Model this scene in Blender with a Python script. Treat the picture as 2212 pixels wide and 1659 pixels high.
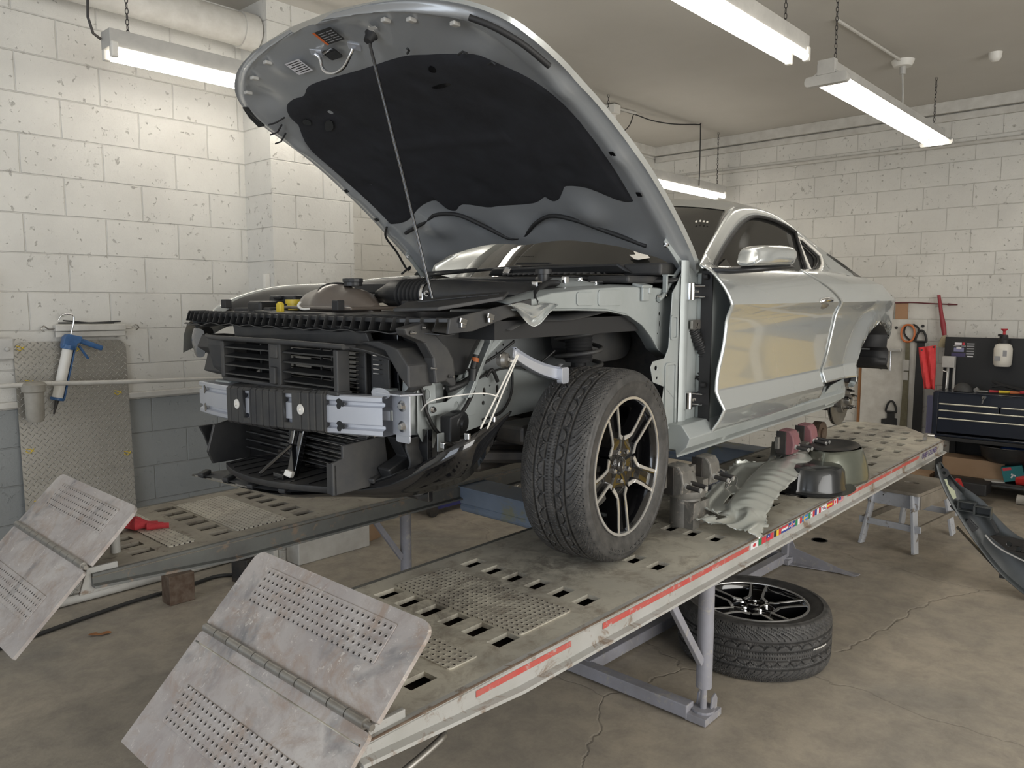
import bpy, bmesh, math, random
from mathutils import Vector, Matrix, Euler
from mathutils.geometry import tessellate_polygon
for o in list(bpy.data.objects): bpy.data.objects.remove(o)
S = bpy.context.scene; COL = S.collection
R_ = math.radians; PI = math.pi
random.seed(7)
# ---------------------------------------------------------------- camera, world, daylight, exposure
CP = Vector((-2.26, -2.43, 1.62))
def cam_rot(yaw, pitch): return Euler((R_(90 - pitch), 0, R_(yaw - 90)), 'XYZ').to_matrix()
cam = bpy.data.objects.new('camera', bpy.data.cameras.new('camera')); COL.objects.link(cam)
cam.location = CP; cam.rotation_euler = (R_(90 - 5.76), 0, R_(42.2 - 90))
cam.data.sensor_width = 36; cam.data.lens = 1680 / 2212 * 36; cam.data.clip_start = .05
S.camera = cam
S.view_settings.view_transform = 'Standard'; S.view_settings.look = 'None'
S.view_settings.gamma = 1; S.view_settings.exposure = -0.05; S.view_settings.use_curve_mapping = False
wd = bpy.data.worlds.new('daylight'); S.world = wd; wd.use_nodes = True
bg = wd.node_tree.nodes['Background']; bg.inputs[0].default_value = (.80, .90, 1.0, 1); bg.inputs[1].default_value = 1.0
def area(name, loc, rot, sx, sy, e, col):
    l = bpy.data.lights.new(name, 'AREA'); l.shape = 'RECTANGLE'; l.size = sx; l.size_y = sy; l.energy = e; l.color = col
    o = bpy.data.objects.new(name, l); COL.objects.link(o); o.location = loc; o.rotation_euler = rot
    return o
# daylight through the open garage door on the right side and the one behind the camera
area('daylight_side_door', (-.4, -6.3, 1.75), (R_(78), 0, 0), 5.5, 3.0, 250, (1, .955, .88))
area('daylight_front_door', (-6.3, -1.5, 1.8), (R_(80), 0, R_(-90)), 5.0, 3.0, 110, (.84, .90, 1))
# the lift rises slightly towards its rear: everything on it is built in the lift's own frame
_W = cam_rot(42.2, 5.76); _L = cam_rot(42.4, 6.7)
TL = Matrix.Translation(CP) @ (_W @ _L.transposed()).to_4x4() @ Matrix.Translation(-CP)
_p0 = Vector((0, -.93, 0))
TC = TL @ Matrix.Translation(_p0) @ Matrix.Rotation(R_(1), 4, 'Z') @ Matrix.Translation(-_p0)
# ---------------------------------------------------------------- mesh helpers
class MB:
    def __init__(s): s.v = []; s.f = []
    def add(s, vs, fs):
        k = len(s.v); s.v += [tuple(v) for v in vs]; s.f += [tuple(i + k for i in f) for f in fs]; return s
    def box(s, c, d, rot=None, taper=None):
        m = Euler(rot).to_matrix() if rot is not None and not isinstance(rot, Matrix) else rot
        vs = []
        for z in (-1, 1):
            for y in (-1, 1):
                for x in (-1, 1):
                    p = Vector((x * d[0] / 2, y * d[1] / 2, z * d[2] / 2))
                    if taper and z > 0: p.x *= taper[0]; p.y *= taper[1]
                    if m: p = m @ p
                    vs.append(p + Vector(c))
        return s.add(vs, [(0, 2, 3, 1), (4, 5, 7, 6), (0, 1, 5, 4), (2, 6, 7, 3), (0, 4, 6, 2), (1, 3, 7, 5)])
    def beam(s, a, b, w, h, up=(0, 0, 1)):
        a = Vector(a); b = Vector(b); x = (b - a); L = x.length; x.normalize()
        y = Vector(up).cross(x); y.normalize(); z = x.cross(y)
        m = Matrix((x, y, z)).transposed()
        return s.box((a + b) / 2, (L, w, h), m)
    def tube(s, path, r, n=10, caps=True, closed=False):
        P = [Vector(p) for p in path]; N = len(P)
        rr = r if isinstance(r, (list, tuple)) else [r] * N
        ref = None; vs = []
        for i in range(N):
            if closed: t = P[(i + 1) % N] - P[i - 1]
            else: t = P[min(i + 1, N - 1)] - P[max(i - 1, 0)]
            t.normalize()
            if ref is None:
                ref = Vector((0, 0, 1)) if abs(t.z) < .9 else Vector((1, 0, 0))
            u = ref - t * ref.dot(t)
            if u.length < 1e-5: u = t.orthogonal()
            u.normalize(); w = t.cross(u); ref = u
            for k in range(n):
                a = 2 * PI * k / n; vs.append(P[i] + (u * math.cos(a) + w * math.sin(a)) * rr[i])
        fs = []
        for i in range(N if closed else N - 1):
            j = (i + 1) % N
            for k in range(n):
                k2 = (k + 1) % n; fs.append((i * n + k, i * n + k2, j * n + k2, j * n + k))
        if caps and not closed: fs += [tuple(range(n - 1, -1, -1)), tuple((N - 1) * n + k for k in range(n))]
        return s.add(vs, fs)
    def cyl(s, a, b, r, r2=None, n=20): return s.tube([a, b], [r, r if r2 is None else r2], n)
    def lathe(s, prof, o=(0, 0, 0), ax=(0, 0, 1), n=32, closed=False):
        ax = Vector(ax).normalized(); u = ax.orthogonal().normalized(); w = ax.cross(u); o = Vector(o)
        vs = []; m = len(prof)
        for i in range(n):
            a = 2 * PI * i / n; d = u * math.cos(a) + w * math.sin(a)
            for r, h in prof: vs.append(o + ax * h + d * r)
        fs = []
        for i in range(n):
            j = (i + 1) % n
            for k in range(m if closed else m - 1):
                k2 = (k + 1) % m; fs.append((i * m + k, j * m + k, j * m + k2, i * m + k2))
        if not closed:
            if prof[0][0] > 1e-4: fs.append(tuple(i * m for i in range(n - 1, -1, -1)))
            if prof[-1][0] > 1e-4: fs.append(tuple(i * m + m - 1 for i in range(n)))
        return s.add(vs, fs)
    def grid(s, rows, cu=False, cv=False):
        n = len(rows[0]); m = len(rows); vs = [p for r in rows for p in r]; fs = []
        for i in range(m if cv else m - 1):
            for k in range(n if cu else n - 1):
                i2 = (i + 1) % m; k2 = (k + 1) % n
                fs.append((i * n + k, i * n + k2, i2 * n + k2, i2 * n + k))
        return s.add(vs, fs)
    def prism(s, out, holes, t, fn):
        """flat outline with holes, thickness t; fn(a, b, h) -> point"""
        loops = [list(out)] + [list(h) for h in holes]
        tri = tessellate_polygon([[Vector((a, b, 0)) for a, b in l] for l in loops])
        flat = [p for l in loops for p in l]; n = len(flat)
        vs = [fn(a, b, 0) for a, b in flat] + [fn(a, b, t) for a, b in flat]
        fs = [tuple(q) for q in tri] + [tuple(i + n for i in reversed(q)) for q in tri]
        k = 0
        for l in loops:
            m = len(l)
            for i in range(m):
                j = (i + 1) % m; fs.append((k + i, k + j, k + j + n, k + i + n))
            k += m
        return s.add(vs, fs)
def rect(x0, y0, x1, y1, r=0, n=4):
    if r <= 0: return [(x0, y0), (x1, y0), (x1, y1), (x0, y1)]
    o = []
    for cx, cy, a0 in ((x1 - r, y0 + r, -90), (x1 - r, y1 - r, 0), (x0 + r, y1 - r, 90), (x0 + r, y0 + r, 180)):
        for i in range(n + 1):
            a = R_(a0 + 90 * i / n); o.append((cx + r * math.cos(a), cy + r * math.sin(a)))
    return o
def circ(cx, cy, r, n=14, ry=None): return [(cx + r * math.cos(2 * PI * i / n), cy + (ry or r) * math.sin(2 * PI * i / n)) for i in range(n)]
def cr(pts, n=6, closed=False):
    """Catmull-Rom through the points"""
    P = [Vector(p) for p in pts]; N = len(P); o = []
    for i in range(N if closed else N - 1):
        if closed: a, b, c, d = P[i - 1], P[i], P[(i + 1) % N], P[(i + 2) % N]
        else: a, b, c, d = P[max(i - 1, 0)], P[i], P[i + 1], P[min(i + 2, N - 1)]
        for k in range(n):
            t = k / n; o.append(.5 * ((2 * b) + (c - a) * t + (2 * a - 5 * b + 4 * c - d) * t * t + (3 * b - a - 3 * c + d) * t ** 3))
    if not closed: o.append(P[-1])
    return o
def cr2(pts, n=6, closed=False): return [(p[0], p[1]) for p in cr([(a, b, 0) for a, b in pts], n, closed)]
def lut(tab, x):
    if x <= tab[0][0]: return tab[0][1]
    for (a, p), (b, q) in zip(tab, tab[1:]):
        if x <= b: return p + (q - p) * (x - a) / (b - a)
    return tab[-1][1]
def slut(tab, x):
    """smooth table"""
    n = len(tab)
    if x <= tab[0][0]: return tab[0][1]
    for i in range(n - 1):
        if x <= tab[i + 1][0]:
            x1, p1 = tab[i]; x2, p2 = tab[i + 1]; h = x2 - x1
            m1 = (p2 - tab[i - 1][1]) / (x2 - tab[i - 1][0]) if i else (p2 - p1) / h
            m2 = (tab[i + 2][1] - p1) / (tab[i + 2][0] - x1) if i + 2 < n else (p2 - p1) / h
            t = (x - x1) / h
            return (2*t**3 - 3*t*t + 1) * p1 + (t**3 - 2*t*t + t) * h * m1 + (-2*t**3 + 3*t*t) * p2 + (t**3 - t*t) * h * m2
    return tab[-1][1]
def ident(a, b, c): return (a, b, c)
def YX(y0): return lambda a, b, h: (a, y0 + h, b)      # outline in x,z; thickness along y
def XY(x0): return lambda a, b, h: (x0 + h, a, b)      # outline in y,z; thickness along x
def ZZ(z0): return lambda a, b, h: (a, b, z0 + h)      # outline in x,y; thickness along z
def build(name, mb, mat, parent=None, smooth=0, bev=0, seg=2, label=None, solid=0, sub=0, mw=None, off=-1, kind=None):
    me = bpy.data.meshes.new(name); me.from_pydata(mb.v, [], mb.f); me.validate(); me.update()
    bm = bmesh.new(); bm.from_mesh(me); bmesh.ops.remove_doubles(bm, verts=bm.verts, dist=1e-5)
    bmesh.ops.recalc_face_normals(bm, faces=bm.faces)
    if smooth:
        a = R_(smooth)
        for f in bm.faces: f.smooth = True
        for e in bm.edges:
            if len(e.link_faces) == 2 and e.calc_face_angle(0) > a: e.smooth = False
    bm.to_mesh(me); bm.free()
    o = bpy.data.objects.new(name, me); COL.objects.link(o); me.materials.append(mat)
    if solid:
        d = o.modifiers.new('solid', 'SOLIDIFY'); d.thickness = solid; d.offset = off
    if bev:
        d = o.modifiers.new('bevel', 'BEVEL'); d.width = bev; d.segments = seg; d.limit_method = 'ANGLE'; d.angle_limit = R_(35)
    if sub:
        d = o.modifiers.new('sub', 'SUBSURF'); d.levels = sub; d.render_levels = sub
    if parent: o.parent = parent
    elif mw is not None: o.matrix_world = mw
    if label: o['label'] = label
    if kind: o['kind'] = kind
    return o
def tag(o, label, cat, group=None, kind=None):
    if label: o['label'] = label
    if cat: o['category'] = cat
    if group: o['group'] = group
    if kind: o['kind'] = kind
    return o
def thing(name, label, cat, loc=(0, 0, 0), mw=None, group=None, rot=None):
    o = bpy.data.objects.new(name, None); COL.objects.link(o); o.empty_display_size = .05
    if mw is not None: o.matrix_world = mw @ Matrix.Translation(loc)
    else:
        o.location = loc
        if rot is not None: o.rotation_euler = rot
    return tag(o, label, cat, group)
def struct(name, mb, mat, **k):
    o = build(name, mb, mat, **k); o['kind'] = 'structure'; return o
def dup(root, label=None, mw=None, group=None):
    r = root.copy(); COL.objects.link(r)
    if mw is not None: r.matrix_world = mw
    if label: r['label'] = label
    if group: r['group'] = group
    for ch in list(root.children):
        c = ch.copy(); COL.objects.link(c); c.parent = r
        for g in ch.children:
            d = g.copy(); COL.objects.link(d); d.parent = c
    return r
# ---------------------------------------------------------------- materials
def nmat(name):
    m = bpy.data.materials.new(name); m.use_nodes = True; nt = m.node_tree
    return m, nt, nt.nodes['Principled BSDF']
def N(nt, t, **k):
    n = nt.nodes.new(t)
    for a, b in k.items():
        if a.startswith('i_'): n.inputs[int(a[2:]) if a[2:].isdigit() else a[2:].replace('_', ' ')].default_value = b
        else: setattr(n, a, b)
    return n
def LK(nt, a, b): nt.links.new(a, b)
def ramp(nt, src, stops):
    r = nt.nodes.new('ShaderNodeValToRGB'); LK(nt, src, r.inputs[0]); e = r.color_ramp.elements
    while len(e) < len(stops): e.new(.5)
    for i, (p, c) in enumerate(stops):
        e[i].position = p; e[i].color = (c[0], c[1], c[2], 1) if not isinstance(c, (int, float)) else (c, c, c, 1)
    return r
def mixc(nt, fac, a, b, mode='MIX'):
    m = nt.nodes.new('ShaderNodeMix'); m.data_type = 'RGBA'; m.blend_type = mode
    for sk, v in ((m.inputs[0], fac), (m.inputs[6], a), (m.inputs[7], b)):
        if hasattr(v, 'links') or isinstance(v, bpy.types.NodeSocket): LK(nt, v, sk)
        elif isinstance(v, (int, float)): sk.default_value = v
        else: sk.default_value = (v[0], v[1], v[2], 1)
    return m.outputs[2]
def math_(nt, op, a, b=None, clamp=False):
    m = nt.nodes.new('ShaderNodeMath'); m.operation = op; m.use_clamp = clamp
    for i, v in enumerate((a, b)):
        if v is None: continue
        if isinstance(v, (int, float)): m.inputs[i].default_value = v
        else: LK(nt, v, m.inputs[i])
    return m.outputs[0]
def noise(nt, vec, sc, det=4, rough=.55, dist=0):
    n = N(nt, 'ShaderNodeTexNoise'); n.inputs['Scale'].default_value = sc; n.inputs['Detail'].default_value = det
    n.inputs['Roughness'].default_value = rough; n.inputs['Distortion'].default_value = dist
    LK(nt, vec, n.inputs['Vector']); return n.outputs['Fac']
def bump(nt, h, st, dist, bsdf, prev=None):
    b = N(nt, 'ShaderNodeBump'); b.inputs['Strength'].default_value = st; b.inputs['Distance'].default_value = dist
    LK(nt, h, b.inputs['Height'])
    if prev: LK(nt, prev, b.inputs['Normal'])
    LK(nt, b.outputs[0], bsdf.inputs['Normal']); return b.outputs[0]
def mat(name, c, rough=.5, metal=0, coat=0, c2=None, ns=6, bs=0, bsc=60, wear=None, wsc=14, spec=None, trans=0, emis=0):
    m, nt, b = nmat(name); b.inputs['Base Color'].default_value = (*c, 1); b.inputs['Roughness'].default_value = rough
    b.inputs['Metallic'].default_value = metal; b.inputs['Coat Weight'].default_value = coat; b.inputs['Coat Roughness'].default_value = .04
    if spec is not None: b.inputs['Specular IOR Level'].default_value = spec
    if trans: b.inputs['Transmission Weight'].default_value = trans
    if emis: b.inputs['Emission Color'].default_value = (*c, 1); b.inputs['Emission Strength'].default_value = emis
    tc = N(nt, 'ShaderNodeTexCoord').outputs['Object']; col = None
    if c2:
        f = ramp(nt, noise(nt, tc, ns, 6, .6), [(.35, 0), (.7, 1)]).outputs[0]; col = mixc(nt, f, c, c2)
    if wear:
        f = ramp(nt, noise(nt, tc, wsc, 8, .7, .6), [(.56, 0), (.64, 1)]).outputs[0]; col = mixc(nt, f, col if col else c, wear)
    if col: LK(nt, col, b.inputs['Base Color'])
    if bs: bump(nt, noise(nt, tc, bsc, 5, .6), bs, .004, b)
    return m
M_ = {}
M_['paint'] = mat('silver_paint', (.56, .585, .58), .24, .6, 1)
M_['shell'] = mat('primed_shell', (.42, .45, .45), .48, .3, .2, c2=(.35, .38, .375), ns=4)
M_['hoodin'] = mat('hood_inner', (.42, .435, .45), .36, .45, .6)
M_['pad'] = mat('insulation', (.020, .021, .026), .9, c2=(.012, .012, .015), ns=9, bs=.5, bsc=18)
M_['plas'] = mat('black_plastic', (.020, .021, .023), .42, c2=(.034, .034, .034), ns=8)
M_['plas2'] = mat('dusty_plastic', (.030, .031, .034), .55, c2=(.055, .053, .049), ns=10, bs=.1)
M_['gloss'] = mat('gloss_black', (.006, .006, .007), .12, coat=1)
M_['rubber'] = mat('rubber', (.018, .018, .019), .6)
M_['dark'] = mat('dark_metal', (.045, .045, .048), .5, .5, c2=(.09, .08, .07), ns=12)
M_['alu'] = mat('aluminium', (.64, .66, .71), .36, .65, c2=(.58, .60, .66), ns=5)
M_['mach'] = mat('machined', (.69, .68, .66), .32, .7)
M_['chrome'] = mat('chrome', (.75, .75, .76), .12, 1)
M_['steel'] = mat('raw_steel', (.40, .39, .37), .38, .85, c2=(.30, .28, .25), ns=14)
M_['rust'] = mat('rusty_steel', (.13, .085, .06), .6, .6, c2=(.24, .19, .15), ns=20)
M_['white'] = mat('white_plastic', (.72, .70, .65), .45)
M_['tank'] = mat('brown_tank', (.15, .125, .105), .3, coat=.4)
M_['yellow'] = mat('yellow_plastic', (.75, .55, .04), .4)
M_['red'] = mat('red_cloth', (.42, .03, .04), .85, c2=(.55, .06, .07), ns=20, bs=.6, bsc=90)
M_['orange'] = mat('orange', (.55, .16, .05), .5)
M_['blue'] = mat('blue_paint', (.03, .09, .22), .4, c2=(.05, .14, .32), ns=25)
M_['card'] = mat('cardboard', (.36, .24, .15), .8, c2=(.31, .20, .12), ns=5)
M_['wood'] = mat('wood', (.32, .15, .06), .6, c2=(.25, .11, .04), ns=10)
M_['lamp'] = mat('lamp_housing', (.52, .51, .48), .5, .1, c2=(.42, .41, .39), ns=9)
M_['wire'] = mat('black_wire', (.02, .02, .02), .5)
M_['tube'] = mat('lit_tube', (1, .945, .85), .5, emis=11)
M_['glass'] = mat('tinted_glass', (.018, .018, .017), .03, coat=0, spec=.9)
# ---------------------------------------------------------------- surface materials of the place
def block_mat(name, axis, low=None):
    m, nt, b = nmat(name); tc = N(nt, 'ShaderNodeTexCoord').outputs['Object']
    sp = N(nt, 'ShaderNodeSeparateXYZ'); LK(nt, tc, sp.inputs[0]); cb = N(nt, 'ShaderNodeCombineXYZ')
    LK(nt, math_(nt, 'ADD', sp.outputs[axis], .11), cb.inputs[0]); LK(nt, math_(nt, 'ADD', sp.outputs[2], -.068 + 2.032), cb.inputs[1])
    nv = N(nt, 'ShaderNodeTexNoise'); nv.inputs['Scale'].default_value = 5; LK(nt, tc, nv.inputs['Vector'])
    vm = N(nt, 'ShaderNodeVectorMath', operation='SCALE'); vm.inputs['Scale'].default_value = .006; LK(nt, nv.outputs['Color'], vm.inputs[0])
    va = N(nt, 'ShaderNodeVectorMath', operation='ADD'); LK(nt, cb.outputs[0], va.inputs[0]); LK(nt, vm.outputs[0], va.inputs[1])
    def brick(ms):
        br = N(nt, 'ShaderNodeTexBrick'); br.inputs['Scale'].default_value = 1; br.inputs['Brick Width'].default_value = .4064
        br.inputs['Row Height'].default_value = .2032; br.inputs['Mortar Size'].default_value = ms; br.inputs['Mortar Smooth'].default_value = .7
        br.inputs['Color1'].default_value = (.90, .90, .90, 1); br.inputs['Color2'].default_value = (1, 1, 1, 1); br.inputs['Mortar'].default_value = (.97, .97, .97, 1)
        br.inputs['Bias'].default_value = .3; LK(nt, va.outputs[0], br.inputs['Vector']); return br
    br = brick(.005)
    n1 = noise(nt, tc, 2.2, 5, .6); n2 = noise(nt, tc, 75, 6, .7); n3 = noise(nt, tc, 26, 6, .65, .4)
    c = ramp(nt, n1, [(.3, (.60, .585, .545)), (.7, (.69, .675, .63))]).outputs[0]
    c = mixc(nt, .55, c, br.outputs['Color'], 'MULTIPLY')
    pits = ramp(nt, n3, [(.62, 0), (.70, 1)]).outputs[0]
    c = mixc(nt, math_(nt, 'MULTIPLY', pits, .6), c, (.27, .25, .22))
    if low:
        bl = mixc(nt, n1, (.25, .265, .265), (.31, .32, .315))
        bl = mixc(nt, math_(nt, 'MULTIPLY', pits, .35), bl, (.5, .52, .52))
        edge = math_(nt, 'LESS_THAN', math_(nt, 'ADD', sp.outputs[2], math_(nt, 'MULTIPLY', n3, .012)), low)
        c = mixc(nt, edge, c, bl)
    thin = brick(.0016)
    c = mixc(nt, math_(nt, 'MULTIPLY', thin.outputs['Fac'], .30), c, (.22, .20, .17))
    LK(nt, c, b.inputs['Base Color']); b.inputs['Roughness'].default_value = .62
    h = math_(nt, 'ADD', math_(nt, 'MULTIPLY', br.outputs['Fac'], -1.0), math_(nt, 'MULTIPLY', n2, .42))
    h = math_(nt, 'ADD', h, math_(nt, 'MULTIPLY', pits, -.7)); h = math_(nt, 'ADD', h, math_(nt, 'MULTIPLY', n3, .5))
    bump(nt, h, .8, .006, b); return m
M_['blkx'] = block_mat('painted_block_x', 0, 1.085); M_['blkx2'] = block_mat('painted_block_plain', 0); M_['blky'] = block_mat('painted_block_y', 1)
def floor_mat():
    m, nt, b = nmat('stained_concrete'); tc = N(nt, 'ShaderNodeTexCoord').outputs['Object']
    n1 = noise(nt, tc, .9, 6, .62, .5); n2 = noise(nt, tc, 7, 8, .7, .3); n3 = noise(nt, tc, 60, 6, .7)
    c = ramp(nt, n1, [(.30, (.26, .245, .22)), (.46, (.40, .355, .29)), (.7, (.49, .425, .335))]).outputs[0]
    c = mixc(nt, ramp(nt, n2, [(.4, 0), (.7, .5)]).outputs[0], c, (.17, .155, .14))
    c = mixc(nt, math_(nt, 'MULTIPLY', ramp(nt, noise(nt, tc, 34, 5, .8), [(.68, 0), (.74, 1)]).outputs[0], .35), c, (.55, .52, .47))
    v = N(nt, 'ShaderNodeTexVoronoi', feature='DISTANCE_TO_EDGE'); v.inputs['Scale'].default_value = .55
    nv = N(nt, 'ShaderNodeTexNoise'); nv.inputs['Scale'].default_value = 3; nv.inputs['Detail'].default_value = 6; LK(nt, tc, nv.inputs['Vector'])
    LK(nt, mixc(nt, .25, tc, nv.outputs['Color'], 'ADD'), v.inputs['Vector'])
    cr_ = ramp(nt, v.outputs['Distance'], [(0, 1), (.0025, 0)]).outputs[0]
    c = mixc(nt, math_(nt, 'MULTIPLY', cr_, .28), c, (.07, .065, .06))
    c = mixc(nt, .25, c, ramp(nt, n3, [(.3, .6), (.7, 1.0)]).outputs[0], 'MULTIPLY')
    LK(nt, c, b.inputs['Base Color']); LK(nt, ramp(nt, n2, [(.3, .42), (.7, .75)]).outputs[0], b.inputs['Roughness'])
    bump(nt, math_(nt, 'ADD', n3, math_(nt, 'MULTIPLY', cr_, -2)), .35, .003, b); return m
M_['floor'] = floor_mat()
M_['ceil'] = mat('painted_ceiling', (.56, .535, .49), .7, c2=(.52, .495, .45), ns=1.4, bs=.15, bsc=20)
M_['trim'] = mat('painted_trim', (.60, .585, .545), .6, c2=(.48, .46, .42), ns=9, bs=.3, bsc=40)
def diamond_mat():
    m, nt, b = nmat('diamond_plate'); tc = N(nt, 'ShaderNodeTexCoord').outputs['Object']
    sp = N(nt, 'ShaderNodeSeparateXYZ'); LK(nt, tc, sp.inputs[0]); P = .034
    def lugs(ang, off):
        u = math_(nt, 'ADD', math_(nt, 'DIVIDE', sp.outputs[0], P), off); w = math_(nt, 'ADD', math_(nt, 'DIVIDE', sp.outputs[2], P), off)
        u = math_(nt, 'SUBTRACT', math_(nt, 'FRACT', math_(nt, 'ADD', u, 50)), .5); w = math_(nt, 'SUBTRACT', math_(nt, 'FRACT', math_(nt, 'ADD', w, 50)), .5)
        ca, sa = math.cos(ang), math.sin(ang)
        p = math_(nt, 'ADD', math_(nt, 'MULTIPLY', u, ca), math_(nt, 'MULTIPLY', w, sa)); q = math_(nt, 'SUBTRACT', math_(nt, 'MULTIPLY', w, ca), math_(nt, 'MULTIPLY', u, sa))
        d = math_(nt, 'ADD', math_(nt, 'POWER', math_(nt, 'DIVIDE', p, .40), 2), math_(nt, 'POWER', math_(nt, 'DIVIDE', q, .095), 2))
        return math_(nt, 'SUBTRACT', 1, d, True)
    h = math_(nt, 'MAXIMUM', lugs(.78, 0), lugs(-.78, .5)); n = noise(nt, tc, 5, 6, .6)
    c = mixc(nt, n, (.30, .285, .25), (.42, .40, .36)); c = mixc(nt, math_(nt, 'MULTIPLY', h, .7), c, (.62, .61, .58))
    LK(nt, c, b.inputs['Base Color']); b.inputs['Metallic'].default_value = .55; b.inputs['Roughness'].default_value = .42
    bump(nt, h, .9, .004, b); return m
M_['diamond'] = diamond_mat()
# ---------------------------------------------------------------- the room
H = 3.44; XB = 5.75
def quad(a, b, c, d): m = MB(); m.add([a, b, c, d], [(0, 1, 2, 3)]); return m
struct('floor', MB().box((-.2, -2, -.05), (13.2, 10, .1)), M_['floor'])
struct('ceiling', MB().box((-.2, -2, H + .05), (13.2, 10, .1)), M_['ceil'])
struct('wall_left', MB().box((-3.03, 2.3, H / 2), (6.74, .2, H)), M_['blkx'])
struct('trim_1', MB().box((.63, 2.22, H / 2), (.60, .66, H)), M_['blkx2'])          # masonry pier standing out of the left wall
struct('wall_middle', MB().box((3.35, 2.66, H / 2), (4.86, .16, H)), M_['blkx2'])
struct('wall_back', MB().box((XB + .1, -2.1, H / 2), (.2, 9.6, H)), M_['blky'])
m = MB(); m.box((XB - .035, -2.1, H - .05), (.07, 9.3, .10)); m.box((XB - .018, -2.1, H - .14), (.035, 9.3, .06)); struct('trim_2', m, M_['trim'], bev=.004)
m = MB(); m.box((3.35, 2.555, H - .05), (4.8, .05, .10)); struct('trim_3', m, M_['trim'], bev=.004)
m = MB(); m.box((-.47, 2.185, 1.105), (1.6, .03, .035), (0, 0, 0)); struct('trim_4', m, M_['trim'], bev=.008, seg=3)
m = MB()
for a, b in (((-6.6, -6.6), (-3.3, -6.6)), ((2.5, -6.6), (5.75, -6.6))): m.box(((a[0] + b[0]) / 2, -6.7, H / 2), (b[0] - a[0], .2, H))
m.box((-.4, -6.7, 3.37), (5.8, .2, .14)); struct('wall_right', m, M_['blkx2'])
m = MB(); m.box((-6.7, 1.7, H / 2), (.2, 1.4, H)); m.box((-6.7, -5.6, H / 2), (.2, 2.4, H)); m.box((-6.7, -1.6, 3.37), (.2, 5.6, .14)); struct('wall_front', m, M_['blky'])
m = MB(); m.tube([(XB - .022, 2.4, 3.07), (XB - .022, .2, 3.06), (XB - .022, -3.5, 3.045)], .019, 10)
for y in (1.9, .9, -.1, -1.1, -2.1): m.box((XB - .012, y, 3.06), (.02, .03, .06))
tag(build('conduit', m, M_['trim'], smooth=40), 'long painted conduit pipe running across the back block wall under the ceiling', 'pipe')
m = MB(); m.tube([(-3.5, 2.02, 3.27), (.24, 2.02, 3.26)], .095, 28); m.tube([(.22, 2.02, 3.26), (.32, 2.02, 3.26)], .105, 28); m.tube([(.3, 2.02, 3.26), (1.1, 2.02, 3.255), (1.2, 2.08, 3.255), (1.2, 2.59, 3.255)], .088, 28)
tag(build('drain_pipe', m, M_['trim'], smooth=40), 'thick cream painted pipe running under the ceiling along the left wall', 'pipe')
# ---------------------------------------------------------------- fluorescent lights
def chain(a, b, nm='chain', parent=None):
    a = Vector(a); b = Vector(b); n = max(3, int((b - a).length / .026)); m = MB(); d = (b - a).normalized()
    s = d.orthogonal().normalized(); t = d.cross(s)
    for i in range(n):
        c = a + (b - a) * (i + .5) / n; L = (b - a).length / n * .62; w = s if i % 2 else t
        m.tube([c + d * (L * math.cos(q)) + w * (.0075 * math.sin(q)) for q in [2 * PI * k / 10 for k in range(10)]], .0022, 5, closed=True)
    return build(nm, m, M_['dark'], parent, smooth=60)
def shop_light(label, x0, x1, y, z, style, ch):
    t = thing('fluorescent_light', label, 'light', ((x0 + x1) / 2, y, z), group='fluorescent lights hanging from the ceiling')
    L = x1 - x0; ic = Matrix.Translation((-(x0 + x1) / 2, -y, -z)); h = L / 2
    mb = MB(); mb.box((0, 0, .045), (L, .11, .085)) if style == 'box' else mb.prism([(-.055, .08), (-.055, .03), (-.10, .0), (-.105, -.012), (-.095, -.006), (-.05, .018), (.05, .018), (.095, -.006), (.105, -.012), (.10, .0), (.055, .03), (.055, .08)], [], L, lambda a, b, q: (-h + q, a, b))
    build('housing', mb, M_['lamp'], t, bev=.003)
    for s in (-.048, .048):
        m = MB(); m.cyl((-h + .035, s, -.025), (h - .035, s, -.025), .019, n=16); build('tube', m, M_['tube'], t, smooth=50)
    for e in (-1, 1):
        if style == 'box':
            for s in (-.048, .048): m = MB(); m.box((e * (h - .02), s, -.01), (.035, .036, .075)); build('socket', m, M_['white'], t, bev=.008)
        else:
            m = MB(); m.prism(rect(-.125, -.045, .125, .012, .022), [], .05, lambda a, b, q: (e * (h - .045 + q), a, b)); m.box((e * (h - .02), 0, .055), (.05, .10, .085)); build('end_cap', m, M_['lamp'], t, bev=.004)
    for cx_ in ch:
        c = chain((cx_ - (x0 + x1) / 2, 0, .085), (cx_ - (x0 + x1) / 2, 0, H - z), 'chain', t)
    return t
shop_light('two-tube fluorescent light with rounded end caps hanging at the upper right', 2.48, 4.92, -.62, 2.96, 'cap', (2.62, 4.80))
shop_light('bright fluorescent light cut by the upper photo edge, right of the hood', -.45, 1.99, -.66, 2.96, 'box', (0.2, 1.80))
shop_light('fluorescent light box hanging by the left wall, partly behind the raised hood', -.66, 1.78, 1.72, 2.88, 'box', (-.55, 1.5))
shop_light('farthest fluorescent light, hanging just above the coupe roof near the room corner', 3.3, 5.55, 1.62, 2.80, 'box', (3.45, 5.45))
m = MB(); m.tube([(-.665, 1.76, 2.93), (-.70, 1.76, 2.95), (-.72, 1.76, 3.02), (-.70, 1.77, 3.44)], .007, 8); tag(build('power_cord', m, M_['dark'], smooth=50), 'grey cord rising from the end of the left wall light', 'cord')
t = thing('ceiling_receptacle', 'round white ceiling socket with a plug and cord above the right fluorescent light', 'socket', (4.16, -.55, H))
m = MB(); m.lathe([(0, -.045), (.06, -.045), (.075, -.02), (.08, 0)], n=20); build('base', m, M_['white'], t, smooth=40)
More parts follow.
